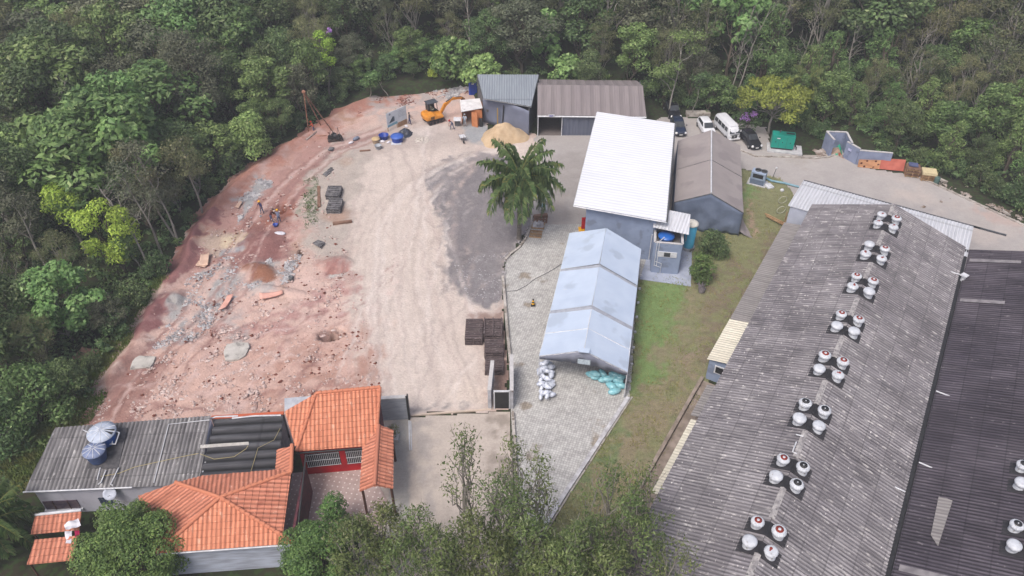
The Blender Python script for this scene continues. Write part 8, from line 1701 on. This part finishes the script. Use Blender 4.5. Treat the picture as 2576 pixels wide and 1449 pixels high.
# ---------------------------------------------------------------- near trees along the bottom edge
def near_tree(x, y, z, label, name, **kw):        # x, y, z locate the middle of the crown
    p = at(x, y, z); kw.setdefault('seed', int(x)); seed = kw.pop('seed'); t = tree_mesh('n', seed, label=label, name=name, **kw); t.location = (p.x, p.y, 0); return t
near_tree(322, 1372, 3.6, 'broad glossy dark green mango tree in front of the tiled house, bottom left', 'mango_tree', H=5.6, Rc=3.5, nb=42, base=.22, size=.20, nl=560, leaf='citrus', blob=1.05, tr=.2, shell=.6)
near_tree(800, 1385, 3.4, 'rounded glossy green tree covering the south-east corner of the tiled house', 'mango_tree', H=5.4, Rc=2.7, nb=32, base=.2, size=.19, nl=560, leaf='citrus', blob=.95, tr=.2, shell=.6, seed=12)
near_tree(835, 1268, 3.0, 'small dark green tree at the patio edge behind the rounded tree', 'mango_tree', H=3.8, Rc=.8, nb=8, base=.3, size=.19, nl=330, leaf='citrus', blob=.75, tr=.1, shell=.6, seed=13)
def euc(x, y, z, H, Rc, nb, label, seed, nl=130, base=.35, blob=.85, leaf='euc', size=.25):
    H *= 1.06; z *= 1.06; p = at(x, y, z); t = tree_mesh('e', seed, label=label, name='eucalyptus_tree', H=H, Rc=Rc, nb=nb, base=base, size=size, nl=int(nl * .8), leaf=leaf, blob=blob, tr=.13, shell=.12, aspect=.4, bark=m_bark, flat=.9, twig=2, shape='airy' if H > 10.6 else 'round', droop=.5); t.location = (p.x, p.y, 0); return t
EU = [(1168, 1095, 11.5, 12, 1.9, 18, 'sparse eucalyptus with the highest top, left of the two over the forecourt', 62), (1290, 1130, 11, 12, 1.7, 16, 'sparse eucalyptus with slim top beside the long kerb', 60), (1362, 1175, 10.5, 11.3, 1.7, 15, 'thin eucalyptus over the lower block paving', 60), (1052, 1290, 8.3, 9.2, 1.6, 13, 'olive green eucalyptus crown below the porch roof', 110), (962, 1290, 7.2, 8, 1.7, 17, 'denser willowy tree right beside the porch roof', 190),
      (1530, 1185, 10.2, 11, 1.9, 17, 'eucalyptus standing over the dry grass strip', 70), (1625, 1200, 10.2, 11, 1.9, 17, 'rightmost tall eucalyptus beside the warehouse eave', 70), (1180, 1330, 8.6, 9.6, 2.0, 20, 'leafy eucalyptus in the middle of the bottom thicket', 120), (1335, 1320, 8.8, 10, 2.3, 24, 'yellowish eucalyptus above the end of the low white wall', 160), (1480, 1330, 8.6, 9.6, 2.2, 22, 'full eucalyptus covering the bottom of the grass slope', 140),
      (1620, 1330, 8.3, 9.3, 2.0, 19, 'eucalyptus overlapping the near corner of the warehouse roof', 130), (890, 1350, 6.8, 7.8, 2.2, 24, 'dense willowy eucalyptus right of the rounded green tree', 200), (1015, 1400, 7, 8, 2.3, 20, 'bottom edge eucalyptus left of the forecourt centre', 120), (1230, 1400, 8, 9, 2.6, 28, 'dense bottom edge eucalyptus below the paving', 190), (1380, 1410, 8, 9, 2.6, 28, 'dense bottom edge eucalyptus between paving and grass', 190), (1530, 1420, 8, 9, 2.5, 26, 'dense bottom edge eucalyptus at the foot of the warehouse', 180), (1700, 1390, 8, 9, 1.7, 12, 'thin eucalyptus sprays over the near warehouse roof', 60), (1110, 1380, 8.5, 10, 2.6, 26, 'broad eucalyptus crown over the lower end of the forecourt', 150), (1440, 1380, 9.2, 10.6, 2.8, 30, 'broad olive eucalyptus over the lower grass strip', 150), (1300, 1250, 9.6, 10.9, 1.9, 18, 'airy eucalyptus rising over the middle of the paving edge', 80), (1590, 1260, 9.6, 10.8, 2.2, 20, 'airy eucalyptus over the retaining wall near the warehouse', 90), (1240, 1220, 9.8, 10.9, 1.8, 16, 'airy eucalyptus between the two tall ones over the long kerb', 70)]
for i, (x, y, z, H, Rc, nb, lb, nl) in enumerate(EU): euc(x, y, z, H, Rc, nb, lb, 300 + i, nl=nl)
r = random.Random(2); V = []; F = []; c = planter_c; leaves(V, F, Vector((c.x, c.y, 1.0)), .6, 260, .16, r, shell=.2); b = MB(); b.add(V, F)
b.build('shrub', LEAF['olive'], bpy.data.objects['planter'])

# ---------------------------------------------------------------- light haze in the air over the valley
hm = bpy.data.materials.new('haze'); hm.use_nodes = True; hn = hm.node_tree.nodes; hn.remove(hn['Principled BSDF']); pv = hn.new('ShaderNodeVolumePrincipled'); pv.inputs['Density'].default_value = 0.0007; pv.inputs['Color'].default_value = (.86, .90, .96, 1); hm.node_tree.links.new(pv.outputs[0], hn['Material Output'].inputs['Volume'])
b = MB(); b.box((0, 1450, 36), (5040, 4140, 78)); o = b.build('haze', hm); o['kind'] = 'stuff'
